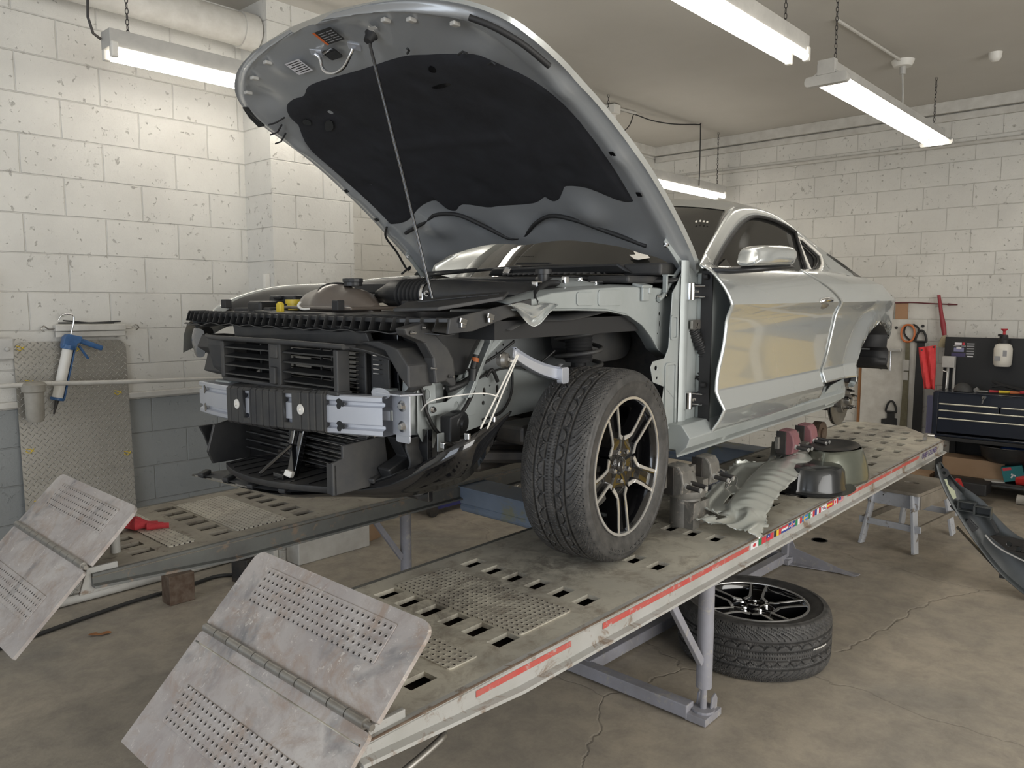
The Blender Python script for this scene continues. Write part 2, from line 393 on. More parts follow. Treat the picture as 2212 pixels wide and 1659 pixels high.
m = MB(); m.cyl((0, 0, -.04), (0, 0, -.10), .022); m.tube([(0, 0, -.1), (.0, -.01, -.25), (-.03, -.02, -.40)], .007, 8); build('plug', m, M_['lamp'], t, smooth=40)
m = MB(); m.cyl((-.08, 0, -.012), (-1.2, .05, -.012), .011, n=8); build('conduit', m, M_['trim'], t, smooth=40)
m = MB(); m.lathe([(0, -.065), (.025, -.06), (.04, -.04), (.045, 0)], n=16); tag(build('ceiling_fitting', m, M_['white'], smooth=50, mw=Matrix.Translation((4.41, -1.1, H))), 'small white rounded fitting alone on the ceiling at the upper right', 'fitting')
t = thing('ceiling_cable_run', 'white conduit with a sagging black cable on the ceiling behind the hood', 'cable', (4.0, 1.8, H))
m = MB(); m.cyl((-2.5, .3, -.014), (.12, -.02, -.014), .013, n=8); build('conduit', m, M_['trim'], t, smooth=40)
m = MB(); m.tube(cr([(-1.2, .14, -.03), (-.5, .05, -.10), (-.2, .02, -.03), (.1, 0, -.02), (.35, -.06, -.05), (.62, -.14, -.05), (.92, -.24, -.02), (.94, -.25, -.05), (.94, -.25, -.62)], 5), .006, 6); build('cable', m, M_['wire'], t, smooth=50)
m = MB(); m.box((-.25, -.02, -.05), (.10, .10, .08)); m.cyl((-.25, -.02, -.09), (-.25, -.02, -.17), .03); build('junction_box', m, M_['white'], t, bev=.006)
m = MB(); m.tube(cr([(-.25, -.02, -.16), (-.12, -.03, -.22), (.02, -.02, -.14), (.1, -.01, -.02)], 5), .005, 6); build('cord', m, M_['wire'], t, smooth=50)
# ---------------------------------------------------------------- left wall
YL = 2.2
m = MB(); m.prism(rect(-.28, 0, .28, 1.43, .05, 6), [], .006, lambda a, b, h: (a, h, b))
o = build('diamond_plate', m, M_['diamond'], mw=Matrix.Translation((-.735, YL - .075, .0)) @ Matrix.Rotation(R_(-2.2), 4, 'X')); tag(o, 'tall sheet of diamond tread plate leaning against the left wall', 'metal plate')
for x, z in ((-.25, 1.40), (.02, 1.385), (.22, 1.13), (-.24, .86), (-.22, .58), (.25, .78), (.18, .12), (-.22, 1.22)):
    m2 = MB()
    for q in range(2): m2.tube(cr([(x - .018, -.0015, z + .012 * q), (x, -.0015, z - .012 + .02 * q), (x + .02, -.0015, z + .01 - .015 * q)], 3), .0022, 4)
    build('chalk_mark', m2, M_['yellow'], o, kind=None)
t = thing('wall_rack', 'narrow white metal rack with end hooks on the left wall above the diamond plate', 'rack', (-.64, YL - .03, 1.50))
m = MB(); m.box((0, 0, 0), (.36, .045, .035)); m.box((0, -.01, -.035), (.36, .01, .03)); build('rail', m, M_['trim'], t, bev=.004)
for e in (-1, 1):
    m = MB(); m.tube(cr([(e * .17, 0, 0), (e * .21, -.01, -.005), (e * .235, -.02, .012), (e * .25, -.02, -.004), (e * .235, -.02, -.018)], 4), .004, 6); build('hook', m, M_['steel'], t, smooth=60)
for i, (a, b) in enumerate((((-.80, 1.527), (-.48, 1.531)), ((-.78, 1.540), (-.52, 1.524)))):
    m = MB(); m.tube([(a[0], YL - .03 - .012 * i, a[1]), ((a[0] + b[0]) / 2, YL - .03 - .012 * i, 1.525), (b[0], YL - .03 - .012 * i, b[1])], .004, 6); tag(build('black_rod', m, M_['wire'], smooth=60), ('thin black rod lying flat along the wall rack', 'thin black rod tilted across the other rod on the wall rack')[i], 'rod', 'thin black rods on the wall rack')
t = thing('caulking_gun', 'blue caulking gun hanging nose down from the wall rack', 'caulking gun', (-.80, 2.095, 1.33))
t.rotation_euler = (0, R_(14), 0)
m = MB(); m.cyl((0, 0, .06), (0, 0, -.20), .026); build('cartridge', m, M_['white'], t, smooth=40)
m = MB(); m.prism([(-.034, .07), (.034, .07), (.034, .10), (.05, .11), (.05, .14), (-.02, .14), (-.034, .12)], [], .05, lambda a, b, h: (a, -.025 + h, b)); m.box((.031, 0, -.07), (.008, .03, .28)); m.cyl((0, 0, -.20), (0, 0, -.215), .034); m.cyl((0, 0, .06), (0, 0, .085), .036); build('frame', m, M_['blue'], t, bev=.003)
m = MB(); m.beam((.04, 0, .12), (.17, 0, .10), .024, .028); build('handle', m, M_['blue'], t, bev=.008)
m = MB(); m.beam((.05, 0, .09), (.11, 0, .03), .014, .012); build('trigger', m, M_['blue'], t, bev=.004)
m = MB(); m.tube(cr([(0, 0, .13), (0, 0, .22), (-.015, 0, .245), (-.06, 0, .235), (-.075, 0, .20)], 4), .0045, 8); build('plunger_rod', m, M_['chrome'], t, smooth=60)
m = MB(); m.cyl((0, 0, -.21), (0, 0, -.29), .012, .004, 10); build('nozzle', m, M_['dark'], t, smooth=40)
t = thing('air_line', 'thin painted air pipe crossing the left wall in front of the diamond plate', 'pipe', (-.55, 2.015, 1.2))
m = MB(); m.tube([(-.35, .0, .02), (.0, .03, .0), (.70, .085, -.03)], .012, 10); m.tube([(-.7, 0, .025), (-.35, 0, .02)], .012, 10); build('pipe', m, M_['trim'], t, smooth=40)
m = MB(); m.lathe([(0, -.17), (.035, -.17), (.042, -.15), (.045, -.02), (.055, -.015), (.058, .02), (.05, .03), (.03, .035)], (-.43, 0, .0), n=24); m.cyl((-.43, 0, -.17), (-.43, 0, -.185), .008); build('filter_bowl', m, mat('dusty_bowl', (.33, .31, .27), .5, c2=(.25, .235, .2), ns=15), t, smooth=40)
t = thing('electrical_box', 'grey electrical box with a conduit on the left wall at the photo edge', 'electrical box', (-1.09, 2.155, 1.40))
m = MB(); m.box((.0, 0, 0), (.13, .07, .11)); m.cyl((.03, -.04, .0), (.03, -.055, 0), .012); build('box', m, M_['lamp'], t, bev=.008)
m = MB(); m.cyl((-.03, 0, .05), (-.05, 0, .42), .014, n=10); build('conduit', m, M_['white'], t, smooth=40)
m = MB(); m.box((-1.12, 2.185, 1.74), (.06, .03, .14)); tag(build('thermostat', m, M_['lamp'], bev=.004), 'small grey wall box at the left photo edge above the conduit', 'box')
m = MB(); m.box((.37, 1.95, .9), (.035, .03, 1.83)); m.v = [(x - .06, y + .0 - .0, z) for x, y, z in m.v]
tag(build('wall_stud', m, M_['white'], bev=.003), 'thin white vertical strip standing against the wall pier left of the car', 'strip')
def hose(name, label, pts, r, mt, cat='hose'): m = MB(); m.tube(cr(pts, 5), r, 8); return tag(build(name, m, mt, smooth=60), label, cat)
hose('floor_hose', 'black hose lying on the floor along the left wall below the far runway', [(-1.3, 1.72, .012), (-.95, 1.80, .012), (-.6, 1.86, .014), (-.3, 1.87, .014), (-.1, 1.90, .012), (.05, 1.78, .012)], .011, M_['wire'])
hose('floor_pipe', 'pale pipe lying on the floor at the foot of the left wall', [(-1.5, 2.08, .025), (-.4, 2.10, .025), (.3, 2.12, .025)], .024, M_['trim'], 'pipe')
m = MB(); m.prism(cr2([(-.05, 0), (-.02, .018), (.0, .008), (.03, .02), (.055, .004), (.03, -.01), (.02, -.022), (-.01, -.012), (-.03, -.02)], 3, True), [], .001, lambda a, b, h: (a, b, h + .25 * abs(b) + .1 * abs(a)))
tag(build('dry_leaf', m, mat('leaf', (.30, .13, .05), .7), mw=Matrix.Translation((-.89, 1.564, .002)) @ Matrix.Rotation(-.6, 4, 'Z')), 'dry curled brown leaf on the floor below the far approach flap', 'leaf')
m = MB(); m.box((0, 0, .06), (.12, .10, .12)); tag(build('wood_block', m, M_['card'], bev=.002, mw=Matrix.Translation((1.0, 1.87, 0)) @ Matrix.Rotation(.2, 4, 'Z')), 'pale brown cardboard block on the floor behind the far lift leg', 'block')
m = MB(); m.box((0, 0, .08), (.14, .10, .16)); tag(build('wood_block', m, M_['rust'], bev=.003, mw=Matrix.Translation((-.42, 1.72, 0))), 'dark reddish block standing under the middle of the far runway', 'block')
m = MB(); m.box((0, 0, .07), (.16, .12, .14)); m.box((0, 0, .16), (.22, .05, .03)); tag(build('jack_foot', m, M_['dark'], bev=.004, mw=Matrix.Translation((.02, 1.75, 0)) @ Matrix.Rotation(.3, 4, 'Z')), 'black metal foot on the floor under the far runway', 'jack')
t = thing('floor_jack', 'low blue floor jack with casters beyond the far lift leg', 'jack', (2.05, 2.1, 0)); 
m = MB(); m.box((-.1, 0, .10), (.62, .24, .06)); m.box((-.1, -.12, .09), (.62, .015, .10)); m.box((.2, .0, .15), (.14, .16, .05)); build('body', m, mat('jack_blue', (.03, .035, .16), .35, coat=.5), t, bev=.006)
for i, (x, y) in enumerate(((.25, -.14), (.25, .14), (-.38, -.14), (-.38, .14))):
    m = MB(); m.cyl((x, y - .02, .045), (x, y + .02, .045), .045); build('wheel', m, M_['dark'], t, smooth=40)
m = MB(); m.box((.1, -.131, .11), (.2, .004, .025)); build('decal', m, M_['white'], t)
t = thing('creeper_dolly', 'small grey metal part with a round roller on the floor beyond the lift', 'jack', (2.62, 1.9, 0))
m = MB(); m.prism([(-.2, .03), (.2, .05), (.16, .12), (-.1, .14)], [], .16, YX(-.08)); build('body', m, M_['steel'], t, bev=.005)
m = MB(); m.cyl((-.2, -.14, .055), (-.2, -.08, .055), .055); m.cyl((-.2, .08, .055), (-.2, .14, .055), .055); build('roller', m, M_['dark'], t, smooth=40)
m = MB(); m.box((0, 0, .1), (.55, .14, .2)); tag(build('concrete_block', m, M_['trim'], bev=.006, mw=Matrix.Translation((.62, 2.0-.2, 0))), 'white painted block lying on the floor against the pier', 'block')
# ---------------------------------------------------------------- materials of the lift
def deck_mat(name, perf=None, ang=0, ex=1):
    """worn grey paint over rusty steel; perf = (pitch_a, pitch_b, axes) gives rows of punched dimples"""
    m, nt, b = nmat(name); tc = N(nt, 'ShaderNodeTexCoord').outputs['Object']
    n1 = noise(nt, tc, 2.3, 6, .6, .6); n2 = noise(nt, tc, 13, 8, .72, .4); n3 = noise(nt, tc, 70, 5, .7)
    base = ((.38, .365, .32), (.64, .605, .51)) if not ang else ((.38, .345, .335), (.55, .515, .485))
    c = ramp(nt, n1, [(.3, base[0]), (.65, base[1])]).outputs[0]
    c = mixc(nt, ramp(nt, n2, [(.48, 0), (.68, .75)]).outputs[0], c, (.27, .225, .18) if not ang else (.34, .29, .27))
    sp = N(nt, 'ShaderNodeSeparateXYZ'); LK(nt, tc, sp.inputs[0])
    if not ang:   # black tyre scuff along the middle of the runway
        d = math_(nt, 'ABSOLUTE', math_(nt, 'SUBTRACT', sp.outputs[1], -.74)); s = math_(nt, 'SUBTRACT', 1, math_(nt, 'MULTIPLY', d, 4.2), True)
        s = math_(nt, 'MULTIPLY', s, ramp(nt, n2, [(.36, 0), (.55, 1)]).outputs[0]); s = math_(nt, 'MULTIPLY', s, ramp(nt, sp.outputs[0], [(.0, 1), (.9, .6)]).outputs[0]); c = mixc(nt, math_(nt, 'MULTIPLY', s, .6), c, (.085, .08, .075))
    else:
        c = mixc(nt, ramp(nt, noise(nt, tc, 3.5, 5, .6, 1), [(.56, 0), (.70, .75)]).outputs[0], c, (.15, .155, .165))
        c = mixc(nt, ramp(nt, noise(nt, tc, 6.5, 8, .75, 1.2), [(.50, 0), (.66, .7)]).outputs[0], c, (.36, .27, .21))
        c = mixc(nt, ramp(nt, noise(nt, tc, 38, 6, .8, .8), [(.59, 0), (.65, .8)]).outputs[0], c, (.68, .64, .59))
    h = math_(nt, 'MULTIPLY', n3, .25)
    if perf:
        pa, pb, ax, ay = perf
        u = math_(nt, 'SUBTRACT', math_(nt, 'FRACT', math_(nt, 'ADD', math_(nt, 'DIVIDE', sp.outputs[ax], pa), 100)), .5)
        w = math_(nt, 'SUBTRACT', math_(nt, 'FRACT', math_(nt, 'ADD', math_(nt, 'DIVIDE', sp.outputs[ay], pb), 100)), .5)
        d = math_(nt, 'SQRT', math_(nt, 'ADD', math_(nt, 'POWER', math_(nt, 'MULTIPLY', u, pa * ex / pb), 2), math_(nt, 'POWER', w, 2)))
        hole = math_(nt, 'LESS_THAN', d, .16); rim = ramp(nt, d, [(.14, 0), (.20, 1), (.36, .0)]).outputs[0]
        c = mixc(nt, hole, c, (.025, .02, .018)); c = mixc(nt, math_(nt, 'MULTIPLY', rim, .35), c, (.55, .50, .45))
        h = math_(nt, 'ADD', h, math_(nt, 'MULTIPLY', rim, 1.6))
    LK(nt, c, b.inputs['Base Color']); b.inputs['Metallic'].default_value = .25; b.inputs['Roughness'].default_value = .5
    bump(nt, h, .5, .003, b); return m
M_['deck'] = deck_mat('runway_deck'); M_['deckp'] = deck_mat('runway_perforated', (.0205, .0205, 0, 1))
M_['flap'] = deck_mat('flap_plate', None, 1); M_['flapp'] = deck_mat('flap_perforated', (.0152, .0215, 0, 1), 1, 1.414)
M_['beam'] = mat('beam_paint', (.42, .415, .40), .5, c2=(.34, .335, .31), ns=5, wear=(.22, .17, .13), wsc=11, bs=.1)
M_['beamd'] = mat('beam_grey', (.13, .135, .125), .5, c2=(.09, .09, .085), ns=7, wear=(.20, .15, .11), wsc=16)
M_['leg'] = mat('leg_paint', (.30, .30, .34), .5, c2=(.24, .235, .25), ns=8, wear=(.36, .34, .32), wsc=20)
M_['bluebeam'] = mat('blue_grey_beam', (.20, .25, .33), .45, c2=(.16, .20, .26), ns=5, wear=(.22, .23, .17), wsc=5)
M_['holeshade'] = mat('hole_shade', (.045, .03, .022), .8)  # dark colour standing for the shade inside the runway holes
M_['stripe'] = mat('red_stripe', (.48, .07, .06), .5, c2=(.42, .12, .10), ns=14, wear=(.42, .36, .34), wsc=22)
C_ = {k: mat('decal_' + k, v, .45) for k, v in dict(w=(.72, .70, .72), r=(.55, .04, .06), b=(.03, .06, .28), g=(.02, .22, .09), y=(.75, .50, .05), k=(.02, .02, .02), s=(.05, .2, .5), o=(.35, .33, .08)).items()}
def multi(name, items, parent):
    """items: list of (MB, material): one mesh with several materials"""
    me = bpy.data.meshes.new(name); v = []; f = []; mi = []
    for k, (mb, mt) in enumerate(items):
        o = len(v); v += mb.v; f += [tuple(i + o for i in q) for q in mb.f]; mi += [k] * len(mb.f); me.materials.append(mt)
    me.from_pydata(v, [], f)
    for p, k in zip(me.polygons, mi): p.material_index = k
    me.update(); o = bpy.data.objects.new(name, me); COL.objects.link(o); o.parent = parent; return o
def text(name, s, size, mt, M, parent, ext=.0004):
    cu = bpy.data.curves.new(name, 'FONT'); cu.body = s; cu.size = size; cu.extrude = ext; cu.resolution_u = 3
    to = bpy.data.objects.new('t', cu); COL.objects.link(to); bpy.context.view_layer.update()
    me = bpy.data.meshes.new_from_object(to.evaluated_get(bpy.context.evaluated_depsgraph_get())); bpy.data.objects.remove(to)
    me.transform(M); me.materials.clear(); me.materials.append(mt)
    o = bpy.data.objects.new(name, me); COL.objects.link(o); o.parent = parent; return o
# ---------------------------------------------------------------- the lift
lift = thing('drive_on_lift', 'long drive-on car lift with two perforated runways, crossbeam and tubular legs under the silver car', 'car lift', mw=TL)
ZT = .665
def runway(sgn, dx, nm='runway'):
    y_in, y_out = (-.405, -1.14) if sgn < 0 else (.353, 1.09)
    Y = lambda y: y if sgn < 0 else -.05 - y       # mirror about the lift's middle
    ys = [-.50 - .1 * k for k in range(6)]
    holes = []; rows = [(-1.11, 0), (-.80, 0), (-.42, 0), (0.0, 0), (.42, 0)] + [(.81 + .235 * k, (k % 2) * .05) for k in range(13)]
    for xr, sh in rows:
        for i, y in enumerate(ys):
            if xr > .6 and not (-1.05 <= y - sh * .9 <= -.45): continue
            if xr > 3.2 and i > 4: continue
            if xr > 3.5: continue
            if xr == 0.0 and i in (1, 2, 3): continue
            x0 = xr + dx; y0 = y + (sh if xr > .6 else 0)
            a, b = sorted((Y(y0), Y(y0 - .05)))
            holes.append([(x0, a), (x0 + .085, a), (x0 + .085, b), (x0, b)])
    out = [(-1.335, Y(-.405)), (-1.335, Y(-1.14)), (3.33, Y(-1.14)), (3.46, Y(-1.0)), (3.72, Y(-.80)), (3.74, Y(-.52)), (3.62, Y(-.405))]
    m = MB(); m.prism(out, holes, -.014, ZZ(ZT)); r = build(nm, m, M_['deck'] if sgn < 0 else M_['deck2'], lift)
    m = MB(); m.box((1.1, Y(-.772), ZT - .062), (4.8, .70, .006)); m.box((-.2, Y(-.772), ZT - .038), (.01, .70, .045)); build('hole_shade_plate', m, M_['holeshade'], r)  # added dark sheet: the shade seen through the holes is its colour
    for x0, x1 in ((-.705, -.475), (-.98, -.875)):
        a, b = sorted((Y(-.49), Y(-1.045))); m = MB(); m.prism(rect(x0 + dx, a, x1 + dx, b, .01, 2), [], .004, ZZ(ZT)); build('grip_plate', m, M_['deckp'], r)
    for s in (-1, 1):    # side channels: web, top bead and bottom flange, tapering to the approach end
        yo = Y(-1.14) if s < 0 else Y(-.405); o = (-1 if yo < Y(-.77) else 1)
        m = MB(); rows_ = []
        for x in (-1.335, -1.2, -.95, -.82, 0, 1.5, 3.33 if yo in (Y(-1.14),) else 3.62):
            d = lut([(-1.335, .046), (-.95, .072), (-.82, .082), (3, .082)], x)
            rows_.append([(x, yo - o * .03, ZT - .001), (x, yo + o * .004, ZT + .001), (x, yo + o * .004, ZT - .008), (x, yo, ZT - .010), (x, yo, ZT - d + .012), (x, yo + o * .020, ZT - d + .008), (x, yo + o * .022, ZT - d), (x, yo - o * .03, ZT - d)])
        m.grid(rows_, cu=True); m.f += [tuple(range(8)), tuple(range(len(m.v) - 8, len(m.v)))]
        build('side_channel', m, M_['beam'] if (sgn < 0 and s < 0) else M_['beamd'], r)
    m = MB(); m.box((-1.31, Y(-.772), ZT - .03), (.03, .70, .05)); m.box((3.5, Y(-.7), ZT - .06), (.2, .5, .03)); build('end_bar', m, M_['beam'], r)
    return r
M_['deck2'] = mat('far_deck', (.36, .33, .27), .6, .2, c2=(.24, .215, .18), ns=7, wear=(.17, .14, .11), wsc=18, bs=.3)
rn = runway(-1, 0); rf = runway(1, -.055)
rn['label'] = 'near runway with red stripe and flag decals'; rf['label'] = 'far runway, dusty brown'
m = MB(); m.tube([(-1.335, -1.144, ZT - .002), (3.33, -1.144, ZT - .002)], .0035, 6); build('edge_bead', m, M_['rust'], rn)
# decals along the near edge
yd = -1.1412
def dq(m, x0, x1, z0, z1, dy=0): m.add([(x0, yd - dy, z0), (x1, yd - dy, z0), (x1, yd - dy, z1), (x0, yd - dy, z1)], [(0, 1, 2, 3)]); return m
for q in ((-.98, -.60, .628, .645), (-.45, .515, .628, .647), (1.58, 2.78, .630, .648)): build('red_stripe', dq(MB(), *q), M_['stripe'], lift)
def flag(x, parts): multi('flag_decal', [(dq(MB(), x + .066 * a, x + .066 * b, .6255 + .026 * c, .6255 + .026 * d, .0003 * k), C_[col]) for k, (col, a, b, c, d) in enumerate(parts)], lift)
def vs3(a, b, c): return [(a, 0, .33, 0, 1), (b, .33, .67, 0, 1), (c, .67, 1, 0, 1)]
def hs3(a, b, c): return [(a, 0, 1, .67, 1), (b, 0, 1, .33, .67), (c, 0, 1, 0, .33)]
FL = [[('w', 0, 1, 0, 1), ('r', .36, .64, .25, .75), ('r', .30, .70, .35, .65)], [('g', 0, .4, 0, 1), ('r', .4, 1, 0, 1)], [('r', 0, 1, 0, 1), ('b', 0, .5, .5, 1), ('w', .18, .32, .65, .85)],
      vs3('k', 'y', 'r'), hs3('r', 'w', 'b'), [('b', 0, 1, 0, 1), ('w', .4, .6, 0, 1), ('w', 0, 1, .36, .64), ('r', .45, .55, 0, 1), ('r', 0, 1, .43, .57)],
      vs3('g', 'w', 'r'), [('s', 0, 1, 0, 1), ('y', .3, .42, 0, 1), ('y', 0, 1, .42, .58)], vs3('g', 'w', 'r') + [('o', .43, .57, .38, .62)], vs3('b', 'w', 'r'),
      [('w', 0, 1, 0, 1), ('r', .36, .64, .5, .75), ('b', .36, .64, .25, .5), ('k', .12, .22, .6, .8), ('k', .78, .88, .2, .4)], hs3('r', 'y', 'r'),
      [('w', 0, 1, 0, 1), ('r', 0, .25, 0, 1), ('r', .75, 1, 0, 1), ('r', .40, .60, .25, .75)],
      [('w', 0, 1, 0, 1)] + [('r', 0, 1, k / 7, k / 7 + .07) for k in range(7)] + [('b', 0, .42, .45, 1)]]
for k, p in enumerate(FL): flag(.526 + .0715 * k, p)
purple = mat('purple_lettering', (.10, .07, .22), .4)
text('maker_lettering', 'CHIEF EZ LINER', .047, purple, Matrix.Translation((2.84, yd - .0012, .615)) @ Matrix.Rotation(R_(90), 4, 'X'), lift)
# approach flaps: a hinged pair of plates standing at the head of each runway
def flap(sgn):
    y0, y1 = (-1.155, -.39) if sgn < 0 else (.345, 1.115); x0 = -1.295 if sgn < 0 else -1.345
    a = R_(45); c, s_ = math.cos(a), math.sin(a)
    F = Matrix.Translation((x0, 0, .685)) @ Matrix.Rotation(-a, 4, 'Y')      # local x runs up the slope
    W_ = y1 - y0; e = 'near' if sgn < 0 else 'far'
    def pl(u0, u1, rt, rb, nm):
        L = u1 - u0; o = []
        for cx_, cy_, a0, r in ((u1 - rt, y0 + rt, -90, rt), (u1 - rt, y1 - rt, 0, rt), (u0 + rb, y1 - rb, 90, rb), (u0 + rb, y0 + rb, 180, rb)):
            for i in range(6): q = R_(a0 + 18 * i); o.append((cx_ + r * math.cos(q), cy_ + r * math.sin(q)))
        m = MB(); m.prism(o, [], .012, ident); m.v = [F @ Vector(p) for p in m.v]; r_ = build(nm, m, M_['flap'], lift, bev=.002)
        h = u0 + L * .5 + (.03 if u0 > 0 else -.02); m = MB(); m.prism(rect(h - .047, y0 + .10, h + .055, y1 - .10, .003, 1), [], .0035, lambda a, b, q: (a, b, .012 + q)); m.v = [F @ Vector(p) for p in m.v]
        build('grip_panel', m, M_['flapp'], r_, bev=.001)
    pl(.012, .25, .035, .004, 'approach_flap'); pl(-.335, -.012, .012, .004, 'approach_flap')
    m = MB(); n = 11
    for i in range(n):
        ya = y1 - .02 - (W_ - .04) * i / n; yb = ya - (W_ - .04) / n + .003
        m.cyl(F @ Vector((0, ya, .016)), F @ Vector((0, yb, .016)), .0125, n=14)
    m.cyl(F @ Vector((0, y1 - .01, .016)), F @ Vector((0, y0 + .0, .016)), .008, n=12)
    build('hinge', m, M_['steel'], lift, smooth=40)
    for y in (y0 + .03, y1 - .03):
        m = MB(); m.prism([(-.03, -.09), (.10, -.09), (.10, .0), (-.0, .0)], [], .014, YX(y - .007)); m.v = [Vector((x0, 0, .685)) + Vector(p) for p in m.v]; build('bracket', m, M_['beam'], lift, bev=.003)
    m = MB(); m.cyl((x0 + .155, y0 + .19, .66), (x0 + .155, y0 + .19, .80), .017, n=12); build('stop_post', m, M_['beam'], lift, smooth=40)
flap(-1); flap(1)
m = MB(); m.tube(cr([(-1.2, -.98, .585), (-1.13, -1.02, .585), (-1.085, -1.12, .575), (-1.10, -1.14, .57), (-1.23, -1.15, .55)], 3), .0095, 10); build('release_handle', m, M_['steel'], lift, smooth=50)
m = MB(); m.tube([(3.20, -1.06, .68), (3.34, -1.03, .685), (3.37, -1.07, .68)], .012, 8); build('handle', m, M_['steel'], lift, smooth=50)
# crossbeams and legs
for x in (.44, 2.25):
    m = MB(); m.box((x + .04, -.025, .605), (.16, .76, .085)); m.box((x + .04, -.025, .65), (.19, .76, .006)); m.cyl((x - .02, -.40, .545), (x - .02, .35, .545), .026, n=14)
    o = build('crossbeam', m, M_['bluebeam'], lift, bev=.003, label='blue-grey crossbeam between the runways')
def leg(x, y, zf, s):
    m = MB(); m.cyl((x, y, .60), (x, y, zf + .13), .031, n=24); m.box((x, y, .588), (.12, .10, .014)); o = build('leg', m, M_['leg'], lift, smooth=35)
    m = MB(); m.beam((x - .03, y, zf + .24), (x - .33, y, .59), .022, .03); 0
    build('brace', m, M_['leg'], o, bev=.003)
    m = MB(); m.cyl((x, y, zf + .14), (x, y, zf + .035), .013, n=12); m.prism(circ(x, y, .045, 16), [], .012, ZZ(zf + .03))
    for q in (-.03, .03): m.prism([(x + .0, zf + .0), (x + .055, zf + .0), (x + .06, zf + .07), (x + .045, zf + .095), (x + .02, zf + .085)], [], .008, YX(y + q))
    m.box((x, y, zf + .018), (.13, .09, .03)); build('foot', m, M_['leg'], o, bev=.002)
leg(.385, -1.035, -.045, -1); leg(.41, .80, -.065, 1); leg(2.42, -.50, -.072, -1); leg(2.42, .55, -.092, 1)
m = MB()
m.beam((.345, -1.0, -.01), (.36, .93, -.025), .055, .055); m.beam((2.42, -.50, -.035), (2.42, .60, -.055), .055, .055)
m.beam((.36, -.47, -.012), (2.42, -.49, -.04), .055, .055); m.beam((.36, .55, -.022), (2.42, .55, -.055), .055, .055)
build('base_frame', m, M_['leg'], lift, bev=.004)
m = MB(); m.prism([(2.36, -.50), (2.50, -.50), (2.50, -.93), (2.46, -.93)], [], .006, ZZ(-.07)); m.prism([(-.50, -.065), (-.93, -.065), (-.93, -.055), (-.56, .03), (-.52, .12), (-.50, .12)], [], .006, lambda a, b, h: (2.42 + h, a, b)); m.box((2.42, -.50, .03), (.05, .04, .20)); build('outrigger', m, M_['leg'], lift, bev=.002)
# ---------------------------------------------------------------- tyres and wheels (axis along y, outer face towards -y)
def tread_depth(s, h):
    """groove depth at arc length s and lateral position h (metres)"""
    a = abs(h); d = 0.
    for g, w in ((.060, .0046), (.0195, .0048)):
        q = abs(a - g)
        if q < w: return .0095
    P = .0565; sg = 1 if h > 0 else -1
    if a < .0155:                                  # centre rib: short lateral slits
        q = (s + .003 * h) % .0115
        if q < .0026 and a > .004: d = .004
    elif a < .056:                                 # crescents springing from the inner groove
        c = (s * 1.0) % P - P / 2; u = a - .0195
        r = math.hypot(c / 1.15, u - .002)
        if abs(r - .0245) < .0021: d = .007
        elif r > .026 and ((c + u * 1.2 * sg) % .0085) < .0022 and u < .034: d = .003
        elif r < .021 and abs((c - u * .8) % .014) < .0016 and u > .008: d = .002
    else:                                          # shoulder bars
        v = (s + .9 * (a - .06) ** 2 * 30 + (.008 if h > 0 else 0)) % .0283
        if v < .0030 and a > .066: d = .0055 if a < .118 else .003
        elif abs(v - .0157) < .0012 and .074 < a < .105: d = .0025
    return d
def tyre_mb(seg=900):
    R = .3452; rows = []
    side = [(.243, .103), (.250, .112), (.262, .1185), (.275, .1225), (.29, .1255), (.302, .127), (.3035, .1285), (.3065, .1285), (.308, .127), (.318, .1255), (.328, .1215)]
    hs = []; nh = 74
    for i in range(nh + 1): hs.append(-.1165 + .233 * i / nh)
    for k in range(seg):
        th = 2 * PI * k / seg; c, sn = math.cos(th), math.sin(th); row = []
        for r, h in side: row.append((r * c, -h, r * sn))
        for h in hs:
            a = abs(h); r = R - .0095 * (a / .1165) ** 4 - .006 * max(0, (a - .095) / .0215) ** 2
            r -= tread_depth(R * th, h); row.append((r * c, h, r * sn))
        for r, h in reversed(side): row.append((r * c, h, r * sn))
        rows.append(row)
    m = MB(); m.grid(rows, cv=True); return m
def tyre_mat():
    m, nt, b = nmat('tyre_rubber'); g = N(nt, 'ShaderNodeNewGeometry'); tc = N(nt, 'ShaderNodeTexCoord').outputs['Object']
    n = noise(nt, tc, 22, 6, .7); c = mixc(nt, ramp(nt, n, [(.4, 0), (.7, 1)]).outputs[0], (.042, .041, .040), (.085, .081, .077))
    LK(nt, c, b.inputs['Base Color']); b.inputs['Roughness'].default_value = .55
    bump(nt, noise(nt, tc, 220, 3, .6), .15, .001, b); return m
M_['tyre'] = tyre_mat(); M_['side_txt'] = mat('sidewall_text', (.045, .045, .045), .35)
_ty = {}
def side_text(parent, T_, s, a0, r, size, da):
    me_all = MB()
    for i, ch in enumerate(s):
        if ch == ' ': continue
        cu = bpy.data.curves.new('t', 'FONT'); cu.body = ch; cu.size = size; cu.extrude = .0007; cu.resolution_u = 2; cu.align_x = 'CENTER'
        to = bpy.data.objects.new('t', cu); COL.objects.link(to); bpy.context.view_layer.update()
        me = bpy.data.meshes.new_from_object(to.evaluated_get(bpy.context.evaluated_depsgraph_get())); bpy.data.objects.remove(to)
        a = R_(a0 - da * i)
        X = T_ @ Matrix.Rotation(-a + PI / 2, 4, 'Y') @ Matrix.Translation((0, -.1272, r)) @ Matrix.Rotation(R_(90), 4, 'X')
        me_all.add([X @ v.co for v in me.vertices], [tuple(p.vertices) for p in me.polygons])
    build('tyre_lettering', me_all, M_['side_txt'], parent)
